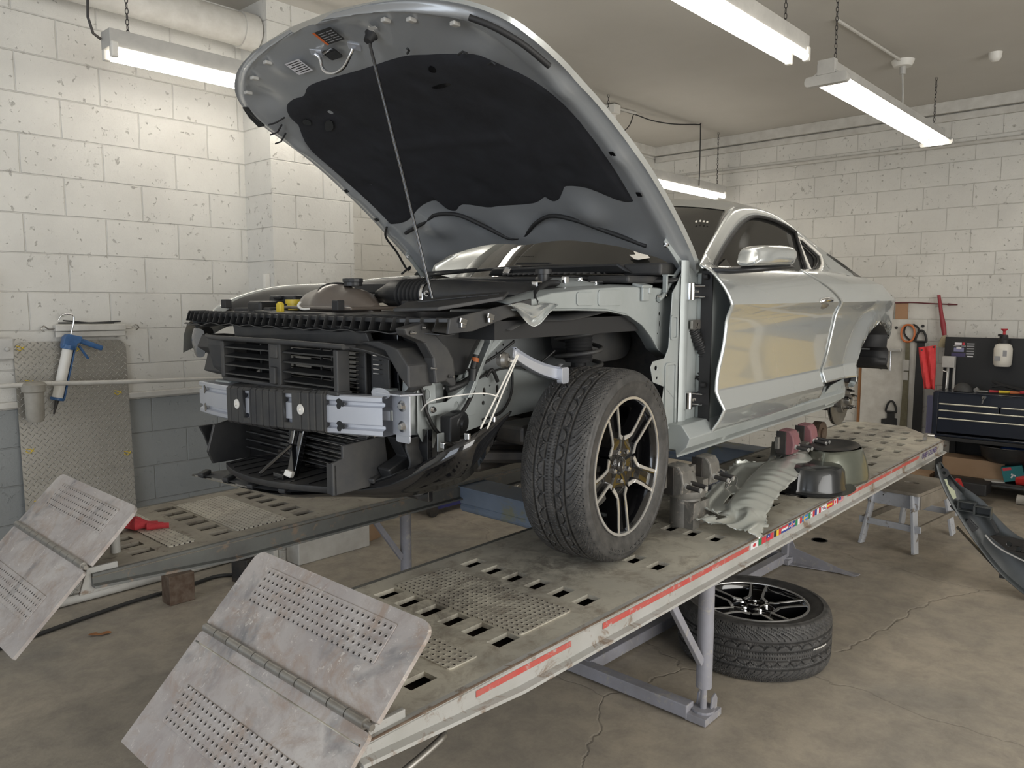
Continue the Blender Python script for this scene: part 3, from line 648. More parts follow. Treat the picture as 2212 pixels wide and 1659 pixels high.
def wheel(parent, T_, first_name=None, spin=0, text_=True):
    """first_name: the barrel becomes a named part of the car and holds the rest"""
    def b(nm, mb, mt, par, **k): mb.v = [T_ @ Matrix.Rotation(R_(spin), 4, 'Y') @ Vector(p) for p in mb.v]; return build(nm, mb, mt, par, **k)
    m = MB(); m.lathe([(.238, -.113), (.232, -.106), (.226, -.08), (.222, .05), (.228, .10), (.244, .11), (.246, .104), (.232, .09), (.228, -.07), (.240, -.105)], ax=(0, 1, 0), n=72, closed=True)
    m.lathe([(.045, -.05), (.19, -.02), (.222, .0), (.222, .012), (.19, -.005), (.045, -.03)], ax=(0, 1, 0), n=48, closed=True) if False else None
    bar = b(first_name or 'rim', m, M_['gloss'], parent, smooth=40); par = bar if first_name else parent
    if 'me' not in _ty:
        t = tyre_mb(); t.v = [T_ @ Vector(p) for p in t.v]; o = build('tyre', t, M_['tyre'], par, smooth=50); _ty['me'] = o.data; _ty['T'] = T_.copy()
    else:
        me = _ty['me'].copy(); me.transform(T_ @ _ty['T'].inverted()); o = bpy.data.objects.new('tyre', me); COL.objects.link(o); o.parent = par
    if text_:
        side_text(par, T_, 'PIRELLI', 68, .293, .034, 7.0); side_text(par, T_, 'P ZERO NERO', -58, .293, .030, 6.0)
    m = MB(); m.lathe([(.2375, -.1135), (.2385, -.117), (.2475, -.117), (.2485, -.113), (.247, -.109), (.2375, -.109)], ax=(0, 1, 0), n=96, closed=True)
    b('machined_lip', m, M_['mach'], par, smooth=35)
    def fy(r): return lut([(.04, -.082), (.09, -.088), (.13, -.100), (.24, -.1135)], r)
    sp = MB(); mc = MB()
    for k in range(5):
        A = Matrix.Rotation(R_(90 + 72 * k), 3, 'Y')
        def put(r, t, y): v = A @ Vector((r, 0, t)); return (v.x, y, v.z)
        rows = []
        for r, w in ((.241, .043), (.20, .039), (.16, .035), (.13, .033), (.108, .036), (.086, .058), (.060, .045), (.03, .022)):
            y = fy(r); rec = .014 if r > .1 else .004; iw = max(w - .016, .004)
            rows.append([put(r, -w, y + .045), put(r, -w, y + .002), put(r, -iw, y + .001), put(r, -iw * .9, y + rec), put(r, 0, y + rec * 1.05), put(r, iw * .9, y + rec), put(r, iw, y + .001), put(r, w, y + .002), put(r, w, y + .045)])
        sp.grid(rows, cu=True)
        for sg in (-1, 1):
            q = [(.2395, .0375, .0050), (.16, .0305, .0055), (.116, .0285, .0062), (.104, .034, .0070), (.083, .0515, .0080)]
            rr = []
            for i, (r, t, hw) in enumerate(q):
                a = q[max(i - 1, 0)]; c = q[min(i + 1, len(q) - 1)]; dx, dy = c[0] - a[0], c[1] - a[1]; L = math.hypot(dx, dy); nx, ny = -dy / L, dx / L; y = fy(r) - .0012
                p1 = (r + nx * hw, (t + ny * hw)); p2 = (r - nx * hw, (t - ny * hw))
                rr.append([put(p1[0], sg * p1[1], y + .004), put(p1[0], sg * p1[1], y), put(p2[0], sg * p2[1], y), put(p2[0], sg * p2[1], y + .004)])
            mc.grid(rr, cu=True); nn = len(mc.v); mc.f += [(nn - 4, nn - 3, nn - 2, nn - 1)]
    sp.lathe([(.0, -.083), (.034, -.083), (.038, -.078), (.074, -.080), (.078, -.074), (.078, -.03), (.0, -.03)], ax=(0, 1, 0), n=40)
    b('spokes', sp, M_['gloss'], par, smooth=30); b('machined_face', mc, M_['mach'], par, bev=0)
    m = MB(); m.lathe([(0, -.094), (.024, -.0935), (.031, -.088), (.033, -.080)], ax=(0, 1, 0), n=28); b('centre_cap', m, M_['gloss'], par, smooth=40)
    # galloping horse emblem on the cap
    hs = [(-.017, .001), (-.012, .007), (-.006, .008), (.000, .006), (.006, .008), (.010, .013), (.015, .012), (.018, .008), (.013, .007), (.010, .001), (.013, -.006), (.016, -.011), (.012, -.008), (.007, -.003), (-.002, -.004), (-.007, -.010), (-.013, -.013), (-.009, -.007), (-.010, -.001), (-.016, .004)]
    m = MB(); m.prism([(a * .95, c * .95) for a, c in hs], [], .0015, lambda a, c, h: (a * .35 - c * .3, -.0955 + h, c * .9 + a * .9)); b('cap_emblem', m, M_['chrome'], par)
    for k in range(5):
        a = R_(90 + 36 + 72 * k); m = MB(); c = (.057 * math.cos(a), 0, .057 * math.sin(a)); m.lathe([(0, -.098), (.007, -.097), (.0095, -.092), (.0095, -.075)], c, (0, 1, 0), 6); b('lug_nut', m, M_['chrome'], par)
    return bar
# ---------------------------------------------------------------- the car
car = thing('car', 'silver two-door coupe on the lift, hood raised, front bumper and left fender removed', 'car', mw=TC)
def B(nm, mb, mt, par=car, **k): return build(nm, mb, M_[mt] if isinstance(mt, str) else mt, par, **k)
WT = Matrix.Translation((0, -.800, 1.010)) @ Matrix.Rotation(R_(6), 4, 'Z')
fw = wheel(car, WT, 'front_wheel', spin=6)
def disc(par, T_, cal=True, root=None):
    m = MB(); m.lathe([(.05, -.02), (.085, -.02), (.087, .012), (.165, .012), (.165, .020), (.12, .021), (.12, .026), (.165, .027), (.165, .035), (.075, .035), (.05, .0)], ax=(0, 1, 0), n=48, closed=True); m.v = [T_ @ Vector(p) for p in m.v]
    d = B('brake_disc', m, 'steel', par, smooth=40)
    return d
d = disc(car, WT @ Matrix.Translation((0, -.0, 0)) @ Matrix.Scale(1.04, 4))
m = MB(); m.box((.13, .02, .02), (.09, .09, .20)); m.v = [WT @ Vector(p) for p in m.v]; B('brake_caliper', m, 'dark', d, bev=.015)
# rear hub, no wheel
RT = Matrix.Translation((2.72, -.745, .955)); d = disc(car, RT)
m = MB(); m.lathe([(0, -.055), (.028, -.053), (.033, -.045), (.033, -.02), (.07, -.022)], ax=(0, 1, 0), n=28); m.v = [RT @ Vector(p) for p in m.v]; B('hub', m, 'steel', d, smooth=40)
for k in range(5):
    a = R_(20 + 72 * k); c = RT @ Vector((.057 * math.cos(a), -.02, .057 * math.sin(a))); m = MB(); m.cyl(c, c + Vector((0, -.05, 0)), .006, n=8); m.lathe([(0, -.04), (.009, -.038), (.011, -.028), (.011, -.005)], c, (0, 1, 0), 6); B('lug_nut', m, 'chrome', d)
m = MB(); m.box((2.60, -.72, 1.0), (.08, .10, .16), (0, .2, 0)); B('brake_caliper', m, 'dark', d, bev=.012)
m = MB(); m.cyl((2.80, -.80, 1.08), (2.80, -.62, 1.09), .032, n=20); m.cyl((2.72, -.70, .96), (2.74, -.15, 1.0), .035); m.beam((2.74, -.66, .90), (2.35, -.40, .95), .06, .05); m.beam((2.80, -.62, 1.06), (2.9, -.3, 1.12), .05, .05); B('rear_suspension', m, 'dark', bev=.006)
# ---- body side
PY = [(.97, .845), (1.03, .885), (1.09, .918), (1.135, .934), (1.215, .908), (1.30, .908), (1.42, .918), (1.515, .924), (1.557, .944), (1.572, .950), (1.61, .942), (1.66, .925), (1.695, .900), (1.715, .880), (1.727, .862), (1.76, .84)]
def side_y(x, z):
    y = lut(PY, z)
    if x > 1.75:
        k = min(1, (x - 1.75) / .75); k = k * k * (3 - 2 * k); w = max(0, 1 - abs(z - 1.60) / .22)
        y += .026 * k * w
        r = math.hypot(x - 2.72, z - 1.03); y += .030 * k * max(0, 1 - abs(r - .44) / .14)
        if z > 1.66: y -= .05 * k * (z - 1.66) / .06
    if x > 2.7: y -= .14 * (x - 2.7) ** 1.6
    return y
XF = [(1.03, .658), (1.135, .688), (1.18, .668), (1.233, .661), (1.30, .672), (1.396, .697), (1.50, .704), (1.568, .697), (1.63, .668), (1.681, .634), (1.70, .628), (1.727, .60)]
XR = [(1.06, 1.850), (1.153, 1.852), (1.21, 1.850), (1.25, 1.885), (1.291, 1.915), (1.417, 1.947), (1.50, 1.965), (1.569, 1.968), (1.61, 1.91), (1.639, 1.849), (1.703, 1.672), (1.727, 1.63)]
LV = [1.03, 1.06, 1.09, 1.12, 1.135, 1.145, 1.175, 1.205, 1.215, 1.225, 1.26, 1.31, 1.36, 1.41, 1.46, 1.50, 1.53, 1.552, 1.562, 1.572, 1.585, 1.61, 1.64, 1.67, 1.69, 1.705, 1.717, 1.727]
nx = 44; rows = []
for z in LV:
    r = []
    for i in range(nx + 1):
        s = i / nx; zz = max(z, 1.03 + .040 * s); x = slut(XF, z) + s * (slut(XR, z) - .003 - slut(XF, z)); r.append((x, -side_y(x, zz), zz))
    rows.append(r)
m = MB(); m.grid(rows); door = B('door', m, 'paint', smooth=28, solid=.006, off=1, label='left door')
# hidden inner door structure seen in the open gap
m = MB(); m.prism([(.70, 1.06), (.69, 1.70), (1.62, 1.70), (1.90, 1.5), (1.83, 1.09)], [], .06, YX(-.86)); B('door_inner_panel', m, 'shell', door, bev=.004)
zt = lambda x: slut([(1.60, 1.727), (1.95, 1.735), (2.15, 1.738), (2.30, 1.712), (2.45, 1.700), (2.60, 1.690), (2.80, 1.603), (2.98, 1.525), (3.02, 1.50)], x)
zb = lambda x: 1.145 if x < 2.262 else max(1.145, 1.03 + math.sqrt(max(0, .415 ** 2 - (x - 2.70) ** 2))) if x < 3.0 else 1.38
rows = []; nx = 64
LQ = [1.145, 1.155, 1.165, 1.18, 1.205, 1.215, 1.23, 1.26, 1.31, 1.36, 1.41, 1.46, 1.50, 1.53, 1.552, 1.562, 1.572, 1.585, 1.61, 1.64, 1.66, 1.68, 1.70, 1.715, 1.738]
for z in LQ:
    r = []
    for i in range(nx + 1):
        s = i / nx; x0 = slut(XR, z) + .003; x = x0 + s * (2.985 - x0); zz = min(max(z, zb(x)), zt(x)); r.append((x, -side_y(x, zz), zz))
    rows.append(r)
m = MB(); m.grid(rows); qp = B('quarter_panel', m, 'paint', smooth=28, solid=.012, off=1, label='left rear quarter panel')
# arch lip, black liner
m = MB(); rows = []
for i in range(25):
    a = R_(172 - 118 * i / 24); x = 2.70 + .415 * math.cos(a); z = 1.03 + .415 * math.sin(a); y = -side_y(x, z)
    rows.append([(x, y - .003, z), (2.70 + .409 * math.cos(a), y + .004, 1.03 + .409 * math.sin(a)), (2.70 + .412 * math.cos(a), y + .03, 1.03 + .412 * math.sin(a))])
m.grid(rows); B('arch_lip', m, 'paint', qp, smooth=50, solid=.003)
m = MB(); rows = []
for i in range(29):
    a = R_(168 - 168 * i / 28); r = .405 if a > .9 else .385 - .05 * math.sin(a * 9); rows.append([(2.70 + r * math.cos(a), y, 1.03 + r * math.sin(a) * 1.0 + (.10 if a < .3 else 0)) for y in (-.93 + .03 * (1 if a < .8 else 0), -.80, -.62, -.45)])
m.grid(rows); m.prism([(2.35, 1.13), (2.40, 1.33), (2.55, 1.42), (2.75, 1.44), (2.95, 1.38), (3.05, 1.20), (3.05, 1.14)], [], .01, YX(-.60)); B('rear_wheel_liner', m, 'rubber', smooth=50, solid=.004)
# rocker and floor
m = MB(); m.prism([(.845, .965), (.885, 1.0), (.90, 1.04), (.86, 1.09), (.70, 1.09), (.62, 1.02), (.70, .985), (.835, .985), (.838, .955), (.845, .955)], [], 1.80, lambda a, b, h: (.48 + h, -a, b + .008 * h)); B('rocker_sill', m, 'shell', bev=.004, label='bare sill below the door')
m = MB(); m.prism([(2.02, 1.0), (2.33, 1.02), (2.34, 1.07), (2.30, 1.13), (2.10, 1.11), (1.98, 1.06)], [circ(2.12, 1.06, .008), circ(2.2, 1.07, .008), circ(2.28, 1.085, .008)], .006, YX(-.885)); B('sill_end_bracket', m, 'shell', bev=.001)
m = MB(); m.box((1.35, 0, 1.04), (2.1, 1.45, .06)); m.box((.62, 0, 1.36), (.06, 1.50, .62)); m.box((1.6, 0, 1.02), (1.9, .3, .10)); m.cyl((.9, .25, .98), (2.6, .25, .99), .04); m.box((2.9, 0, 1.18), (.5, 1.3, .22)); B('underbody', m, 'dark', bev=.01)
m = MB(); rows = [[(x, y, z - (0 if x > .7 else 0)) for x, z in ((.80, 1.05), (1.2, 1.30), (1.7, 1.33), (2.5, 1.42), (2.9, 1.55))] for y in (-.82, .82)]; m.grid(rows); B('cabin_floor', m, 'rubber')
m = MB(); m.box((1.02, 0, 1.60), (.35, 1.4, .16)); m.box((1.02, 0, 1.66), (.25, 1.3, .06)); B('dashboard', m, 'plas', bev=.03)
for y in (-.38, .38):
    m = MB(); m.box((1.72, y, 1.58), (.16, .48, .52), (0, .25, 0)); m.box((1.80, y, 1.87), (.10, .26, .18), (0, .25, 0)); m.box((1.5, y, 1.36), (.5, .5, .14)); B('seat', m, 'rubber', bev=.04, seg=3)
# ---- greenhouse
GZ = [(.58, 1.722), (.75, 1.803), (.97, 1.899), (1.17, 1.985), (1.30, 2.026), (1.47, 2.043), (1.67, 2.043), (1.81, 2.022), (1.95, 1.982), (2.10, 1.925), (2.25, 1.865), (2.45, 1.785), (2.62, 1.722), (2.9, 1.68)]
rail = lambda x: slut(GZ, x)
w1t = lambda x: slut([(.716, 1.722), (.94, 1.818), (1.159, 1.904), (1.33, 1.962), (1.498, 1.999), (1.684, 1.998), (1.839, 1.977), (1.957, 1.947)], x)
w1b = lambda x: 1.722 if x < 1.73 else lut([(1.73, 1.722), (1.858, 1.845), (1.957, 1.947)], x)
w2t = lambda x: lut([(1.80, 1.736), (1.927, 1.915), (2.005, 1.909), (2.092, 1.862), (2.150, 1.826)], x)
w2b = lambda x: lut([(1.80, 1.736), (1.858, 1.729), (1.967, 1.742), (2.073, 1.773), (2.12, 1.797), (2.150, 1.826)], x)
def gy(x, z): return .862 - .72 * (z - 1.722) + .35 * max(0, z - 1.722) * (z - 1.722) * .6 - (.06 * (x - 1.75) ** 1.3 if x > 1.75 else 0)
xs = sorted(set([round(.60 + .025 * i, 4) for i in range(82)] + [.716, 1.73, 1.80, 1.858, 1.927, 1.957, 2.005, 2.092, 2.15]))
fr = MB(); g1 = MB(); g2 = MB()
def strip(mb, f0, f1, xa, xb, off=0, n=1):
    X = [x for x in xs if xa - 1e-6 <= x <= xb + 1e-6]
    mb.grid([[(x, -gy(x, f0(x) + (f1(x) - f0(x)) * k / n) + off, f0(x) + (f1(x) - f0(x)) * k / n) for k in range(n + 1)] for x in X])
belt = lambda x: 1.716
strip(fr, belt, rail, .60, .716, n=2)
strip(fr, lambda x: w1t(x) + .006, rail, .716, 1.957, n=3)
strip(fr, belt, lambda x: max(1.717, min(w1b(x), w1t(x))) , .716, 1.80)
strip(fr, belt, lambda x: w2b(x), 1.80, 2.15); strip(fr, w2t, w1b, 1.80, 1.957, n=1)
strip(fr, w2t, rail, 1.957, 2.15, n=2); strip(fr, belt, rail, 2.15, 2.62, n=5)
B('pillar_frame', fr, 'paint', smooth=35, solid=.004, off=1, label='left roof pillars and window frame')
strip(g1, w1b, w1t, .716, 1.957, .010, 3); sw = B('side_window', g1, 'glass', smooth=40)
strip(g2, w2b, w2t, 1.80, 2.15, .040, 2); B('quarter_window_opening', g2, 'rubber')
def outline(f0, f1, xa, xb, off, lift_=0):
    X = [x for x in xs if xa - 1e-6 <= x <= xb + 1e-6]
    return [(x, -gy(x, f1(x)) - off, f1(x) + lift_) for x in X] + [(x, -gy(x, f0(x)) - off, f0(x)) for x in reversed(X)]
m = MB(); m.tube(outline(w1b, w1t, .716, 1.957, .002), .0085, 8, closed=True); B('window_seal', m, 'rubber', sw, smooth=60)
m = MB(); rows = []
for x, z0, z1 in ((1.722, 1.724, 1.726), (1.957, 1.946, 1.948)): pass
rows = [[(1.735 + .222 * s - .0, -gy(1.735 + .222 * s, 1.724 + .223 * s) - .001, 1.724 + .223 * s), (1.80 + .127 * s + .0, -gy(1.8 + .127 * s, 1.724 + .19 * s) - .001, 1.727 + .190 * s)] for s in [i / 6 for i in range(7)]]
m.grid(rows); B('b_pillar_trim', m, 'gloss', solid=.002)
m = MB(); m.tube(outline(w2b, w2t, 1.80, 2.15, .003), .008, 8, closed=True); q = B('quarter_window_frame', m, 'white', smooth=60)
m = MB(); m.tube([(x, y + .012, z) for x, y, z in outline(lambda x: w2b(x) + .009, lambda x: max(w2b(x) + .009, w2t(x) - .012), 1.83, 2.13, -.004)], .006, 8, closed=True); B('quarter_window_seal', m, 'rubber', q, smooth=60)
# windshield, roof, rear glass
def base(t): return Vector((.80 - .22 * (1 - t * t), .77 * t, 1.700))
def head(t): return Vector((1.285 + .10 * (1 - t * t), .615 * t, 2.016 + .062 * (1 - t * t)))
rows = []
for i in range(13):
    s = i / 12; r = []
    for j in range(25):
        t = -1 + 2 * j / 24; p = base(t).lerp(head(t), s) + Vector((-.03, 0, .05)) * math.sin(PI * s) * (1 - .6 * t * t); r.append(p)
    rows.append(r)
m = MB(); m.grid(rows); ws = B('windshield', m, 'glass', smooth=60)
for sg in (-1, 1):
    m = MB(); rows = []
    for i in range(17):
        s = i / 16; x = .60 + .70 * s; o = Vector((x, sg * gy(x, rail(x)), rail(x))); p = base(sg).lerp(head(sg), s) + Vector((-.03, 0, .05)) * math.sin(PI * s) * .4
        q = o.lerp(p, .5) + Vector((-.012, sg * .012, .012)); rows.append([o, o.lerp(q, .5) + Vector((-.004, sg * .008, .004)), q, q.lerp(p, .6), p])
    m.grid(rows); B('a_pillar', m, 'paint', smooth=60)
rows = []; xr_ = lambda t: 2.24 + .05 * (1 - t * t)
for i in range(23):
    s = i / 22; r = []
    for j in range(33):
        t = -1 + 2 * j / 32; xa = head(t).x + .0; x = xa + s * (xr_(t) - xa); yr = gy(x, rail(x)); zr = rail(x); a = abs(t)
        cz = .085 * (1 - .25 * s)
        p = Vector((x, yr * (math.sin(t * PI / 2) * .35 + t * .65), zr + cz * (1 - a ** 2.6))); k = max(0, 1 - s / .16) ** 1.5; h_ = head(t); r.append(p.lerp(Vector((p.x, h_.y, h_.z + .003)), k))
    rows.append(r)
m = MB(); m.grid(rows); B('roof', m, 'paint', smooth=60)
rows = []
for i in range(11):
    s = i / 10; r = []
    for j in range(17):
        t = -1 + 2 * j / 16; x0 = xr_(t); x = x0 + s * (2.86 - x0); yr = gy(x, rail(x)) - .0; zr = rail(x); r.append((x, yr * (math.sin(t * PI / 2) * .35 + t * .65), zr + .06 * (1 - abs(t) ** 2.6) + .02 * math.sin(PI * s)))
    rows.append(r)
m = MB(); m.grid(rows); B('rear_window', m, 'glass', smooth=60)
m = MB(); rows = [[(2.60, y * .93, 1.68), (2.86, y * .90, 1.66), (3.05, y * .88, 1.62), (3.08, y * .92, 1.50), (3.05, y * .9, 1.25)] for y in (-.88, -.5, 0, .5, .88)]; m.grid(rows); B('deck_lid', m, 'paint', smooth=50)
# right body side (mirror) closes the shell
rows = [[(x, side_y(x, z), z) for x in (.60, .9, 1.3, 1.7, 2.1, 2.25)] for z in (1.03, 1.135, 1.215, 1.50, 1.568, 1.66, 1.727)]; m = MB(); m.grid(rows)
X = [x for x in xs]; m.grid([[(x, gy(x, 1.716 + (rail(x) - 1.716) * k / 3), 1.716 + (rail(x) - 1.716) * k / 3) for k in range(4)] for x in X if x < .70 or x > 2.2])
rows = [[(x, side_y(x, max(z, zb(x))), min(max(z, zb(x)), zt(x))) for x in [2.25 + .05 * i for i in range(15)]] for z in (1.075, 1.2, 1.35, 1.5, 1.568, 1.66, 1.74)]; m.grid(rows)
B('right_body_side', m, 'paint', smooth=40)
m = MB(); m.grid([[(x, gy(x, z), z) for z in (1.73, 1.80, w1t(x))] for x in (.8, 1.0, 1.2, 1.4, 1.6, 1.8, 1.95)]); B('right_side_window', m, 'glass')
# mirror and door handle
m = MB()
sec = []
for i in range(9):
    s = i / 8; x = .640 + .345 * s; rr = (.35 + .65 * math.sin(PI * min(1, (s * 1.15 + .12))) ** .45) if s < .9 else .74
    rr = [.62, .86, .96, 1.0, 1.02, 1.03, 1.02, .97, .80][i]; zc = 1.764 + .006 * s
    sec.append([(x + (-.015 if math.sin(a) < 0 else .012 * (1 - s)) * 1.0, -1.045 + .072 * rr * math.copysign(abs(math.cos(a)) ** .6, math.cos(a)), zc + (.044 if math.sin(a) > 0 else .040) * (rr if math.sin(a) > 0 else 1) * math.copysign(abs(math.sin(a)) ** .6, math.sin(a))) for a in [2 * PI * k / 20 for k in range(20)]])
m.grid(sec, cu=True); m.f += [tuple(range(19, -1, -1)), tuple(len(m.v) - 20 + k for k in range(20))]; mi = B('mirror', m, 'paint', door, smooth=80, bev=.012, seg=3, label='silver mirror cap')
m = MB(); sec = []
for x, y, z, a, b_ in ((.655, -.88, 1.712, .02, .010), (.68, -.94, 1.708, .04, .013), (.72, -1.00, 1.714, .055, .015), (.85, -1.04, 1.722, .06, .014), (.98, -1.045, 1.728, .05, .012)):
    sec.append([(x, y + a * math.cos(q), z + b_ * math.sin(q)) for q in [2 * PI * k / 14 for k in range(14)]])
m.grid(sec, cu=True); m.f += [tuple(range(13, -1, -1)), tuple(len(m.v) - 14 + k for k in range(14))]; B('mirror_base', m, 'plas', door, smooth=60)
m = MB(); m.prism([(.716, 1.722), (.86, 1.722), (.86, 1.765)], [], .01, lambda a, b, h: (a, -gy(a, b) - .012 + h, b)); B('mirror_sail', m, 'gloss', door)
m = MB(); m.prism(cr2([(.60, 1.722), (.63, 1.702), (.85, 1.696), (.95, 1.706), (.85, 1.722)], 3, True), [], .012, lambda a, b, h: (a, -.895 + h, b)); 
m = MB(); m.lathe([(0, -.012), (.035, -.010), (.046, .0), (.048, .012)], (0, 0, 0), (0, 1, 0), 28); m.v = [(1.765 + p[0] * 1.5, -.943 + p[1], 1.568 + p[2] * .72) for p in m.v]; h_ = B('handle_cup', m, 'steel', door, smooth=50)
m = MB(); m.tube(cr([(1.695, -.945, 1.574), (1.72, -.965, 1.582), (1.77, -.972, 1.584), (1.82, -.965, 1.582), (1.842, -.948, 1.578)], 4), [.004] + [.0095] * 15 + [.004], 10); m.v = [(a, b, 1.58 + (c - 1.58) * 1.3) for a, b, c in m.v]; B('door_handle', m, 'chrome', door, smooth=60)
# ---------------------------------------------------------------- front structure of the car
def tb(nm, pts, r, mt, par=car, n=8, sm=5, **k): m = MB(); m.tube(cr(pts, sm) if sm else pts, r, n); return B(nm, m, mt, par, smooth=60, **k)
def bolt(par, c, ax, r=.010, nm='bolt'):
    m = MB(); ax = Vector(ax).normalized(); m.lathe([(r * 1.6, 0), (r * 1.6, .003)], c, ax, 16); m.lathe([(r, .003), (r, .011), (r * .8, .013)], c, ax, 6); return B(nm, m, 'chrome', par)
# fender rail (apron top) with the arch flange
top = [(-.43, 1.582), (-.31, 1.597), (-.215, 1.617), (-.02, 1.630), (.203, 1.640), (.35, 1.640), (.47, 1.636), (.60, 1.63)]
bot = [(.60, 1.352), (.545, 1.357), (.46, 1.400), (.41, 1.450), (.34, 1.500), (.24, 1.540), (.10, 1.560), (-.10, 1.566), (-.30, 1.568), (-.43, 1.572)]
hl = [circ(.48, 1.585, .006, 8), circ(.485, 1.535, .005, 8, .009), circ(.49, 1.495, .005, 8, .012), circ(.475, 1.455, .004, 8)]
m = MB(); m.prism(top + bot, hl, .003, YX(-.745)); fr_ = B('fender_rail', m, 'shell', smooth=0, bev=.0015, label='bare silver fender rail above the wheel')
rows = [[(x, -.745 + .10 * t, z + .012 * math.sin(PI * t * .7)) for t in (0, .1, .3, .6, 1)] for x, z in top]; m = MB(); m.grid(rows); B('fender_rail_top', m, 'shell', fr_, smooth=40, solid=.003)
m = MB(); m.grid([[(x, -.745 - .012, z - .006), (x, -.745, z), (x, -.70, z - .004)] for x, z in bot[1:]]); B('rail_flange', m, 'shell', fr_, smooth=50, solid=.0025)
m = MB(); m.box((.36, -.752, 1.615), (.05, .012, .055)); m.box((.36, -.74, 1.648), (.075, .05, .012), (.2, 0, 0)); m.box((.385, -.757, 1.63), (.02, .01, .03)); B('hood_bumper_bracket', m, 'shell', fr_, bev=.003)
for x0, x1, z0, z1 in ((-.08, .02, 1.575, 1.622), (.05, .20, 1.572, 1.63)):
    m = MB(); m.prism(rect(x0, z0, x1, z1, .012), [], .004, YX(-.750)); B('pressed_panel', m, 'shell', fr_, bev=.003)
# hinge pillar
hp = [(.44, 1.36), (.352, 1.352), (.335, 1.33), (.355, 1.27), (.44, 1.245), (.43, 1.20), (.36, 1.12), (.35, .985), (.60, .965), (.84, .965), (.84, 1.40), (.80, 1.72), (.66, 1.775), (.60, 1.755), (.53, 1.66), (.49, 1.62), (.47, 1.40)]
m = MB(); m.prism(hp, [circ(.375, 1.325, .010, 10), circ(.385, 1.285, .006, 8), circ(.50, 1.05, .011, 12), circ(.50, 1.005, .006), rect(.53, .995, .545, 1.02), rect(.60, .99, .615, 1.025), rect(.625, .99, .638, 1.02)], .004, YX(-.800)); hg = B('hinge_pillar', m, 'shell', bev=.002, label='bare silver door pillar')
rows = []
for z in [.99 + .04 * i for i in range(20)]:
    rows.append([(.545 + .01 * k, -.806 - .0, z) for k in (0,)] + [(.56, -.815, z), (.575, -.818, z), (.60, -.812, z), (.64, -.79, z), (.70, -.765, z), (.80, -.755, z)])
m = MB(); m.grid(rows); B('pillar_face', m, 'shell', hg, smooth=50)
for (x0, z0, x1, z1) in ((.475, 1.43, .535, 1.53), (.44, 1.07, .53, 1.34), (.585, 1.13, .675, 1.60)):
    m = MB(); m.prism(rect(x0, z0, x1, z1, .015), [rect(x0 + .010, z0 + .010, x1 - .010, z1 - .010, .009)], .006, YX(-.806 if x0 < .5 else -.795)); B('pressed_panel', m, 'shell', hg, bev=.003)
for z in (1.625, 1.175):   # door hinges
    m = MB(); m.box((.655, -.822, z), (.125, .012, .062)); m.cyl((.592, -.825, z - .036), (.592, -.825, z + .036), .018, n=16); m.cyl((.735, -.84, z - .035), (.735, -.84, z + .035), .008); m.box((.70, -.83, z + .022), (.09, .05, .006)); m.box((.70, -.83, z - .022), (.09, .05, .006)); h = B('door_hinge', m, 'chrome', hg, bev=.003)
    for x in (.625, .645): bolt(h, (x, -.822, z), (0, -1, 0), .006)
    m = MB(); m.lathe([(0, -.02), (.010, -.017), (.013, 0)], (.68, -.84, z + .06), (0, 1, 0), 14); B('rubber_stop', m, 'rubber', h, smooth=50)
m = MB(); m.prism(rect(.62, 1.468, .69, 1.508, .006), [circ(.665, 1.488, .006)], .01, YX(-.822)); B('door_check', m, 'steel', hg, bev=.002)
m = MB(); P = cr([(.655, -.80, 1.47), (.68, -.815, 1.42), (.71, -.83, 1.36), (.72, -.83, 1.30), (.71, -.81, 1.25)], 14); m.tube(P, [.019 + .005 * (1 if i % 4 < 2 else 0) for i in range(len(P))], 14); B('wiring_boot', m, 'rubber', hg, smooth=30)
m = MB(); m.box((.694, -.845, 1.38), (.008, .05, .66)); B('door_gap_strip', m, 'rubber', door);  # thin black strip filling the gap at the door's front edge
bolt(hg, (.515, -.750, 1.612), (0, -1, 0), .010); bolt(hg, (.47, -.750, 1.598), (0, -1, 0), .010)
tb('hood_hinge_arm', [(.455, -.757, 1.59), (.50, -.757, 1.615), (.54, -.76, 1.66), (.60, -.77, 1.72), (.64, -.78, 1.765), (.66, -.78, 1.75)], .009, 'shell', hg)
m = MB(); m.box((.50, -.76, 1.655), (.012, .02, .07)); m.box((.53, -.76, 1.69), (.07, .03, .006)); B('fender_bracket', m, 'shell', hg, bev=.002)
m = MB(); m.box((.60, -.78, 1.775), (.11, .035, .008)); B('fender_bracket', m, 'shell', hg, bev=.002)
# wheel housing
rows = []
for x, z in ((-.42, 1.500), (-.34, 1.527), (-.09, 1.526), (.134, 1.552), (.30, 1.54), (.42, 1.508), (.56, 1.455), (.62, 1.37), (.635, 1.20), (.62, 1.0)): rows.append([(x, -.74, z), (x, -.68, z + .014), (x, -.52, z + .022), (x, -.36, z + .01)])
m = MB(); m.grid(rows); B('wheelhouse', m, 'plas2', smooth=50, solid=.003)
m = MB(); m.prism([(-.34, 1.17), (-.42, 1.32), (-.36, 1.50), (-.33, 1.56), (.62, 1.56), (.62, 1.0), (.3, 1.0), (.2, 1.17)], [circ(-.03, 1.46, .006, 8, .014), circ(-.05, 1.42, .005), circ(-.09, 1.39, .005), circ(.02, 1.36, .005), circ(-.16, 1.49, .012)], .004, YX(-.375)); B('inner_apron', m, mat('apron', (.30, .315, .32), .42, .4, .3), bev=.001)
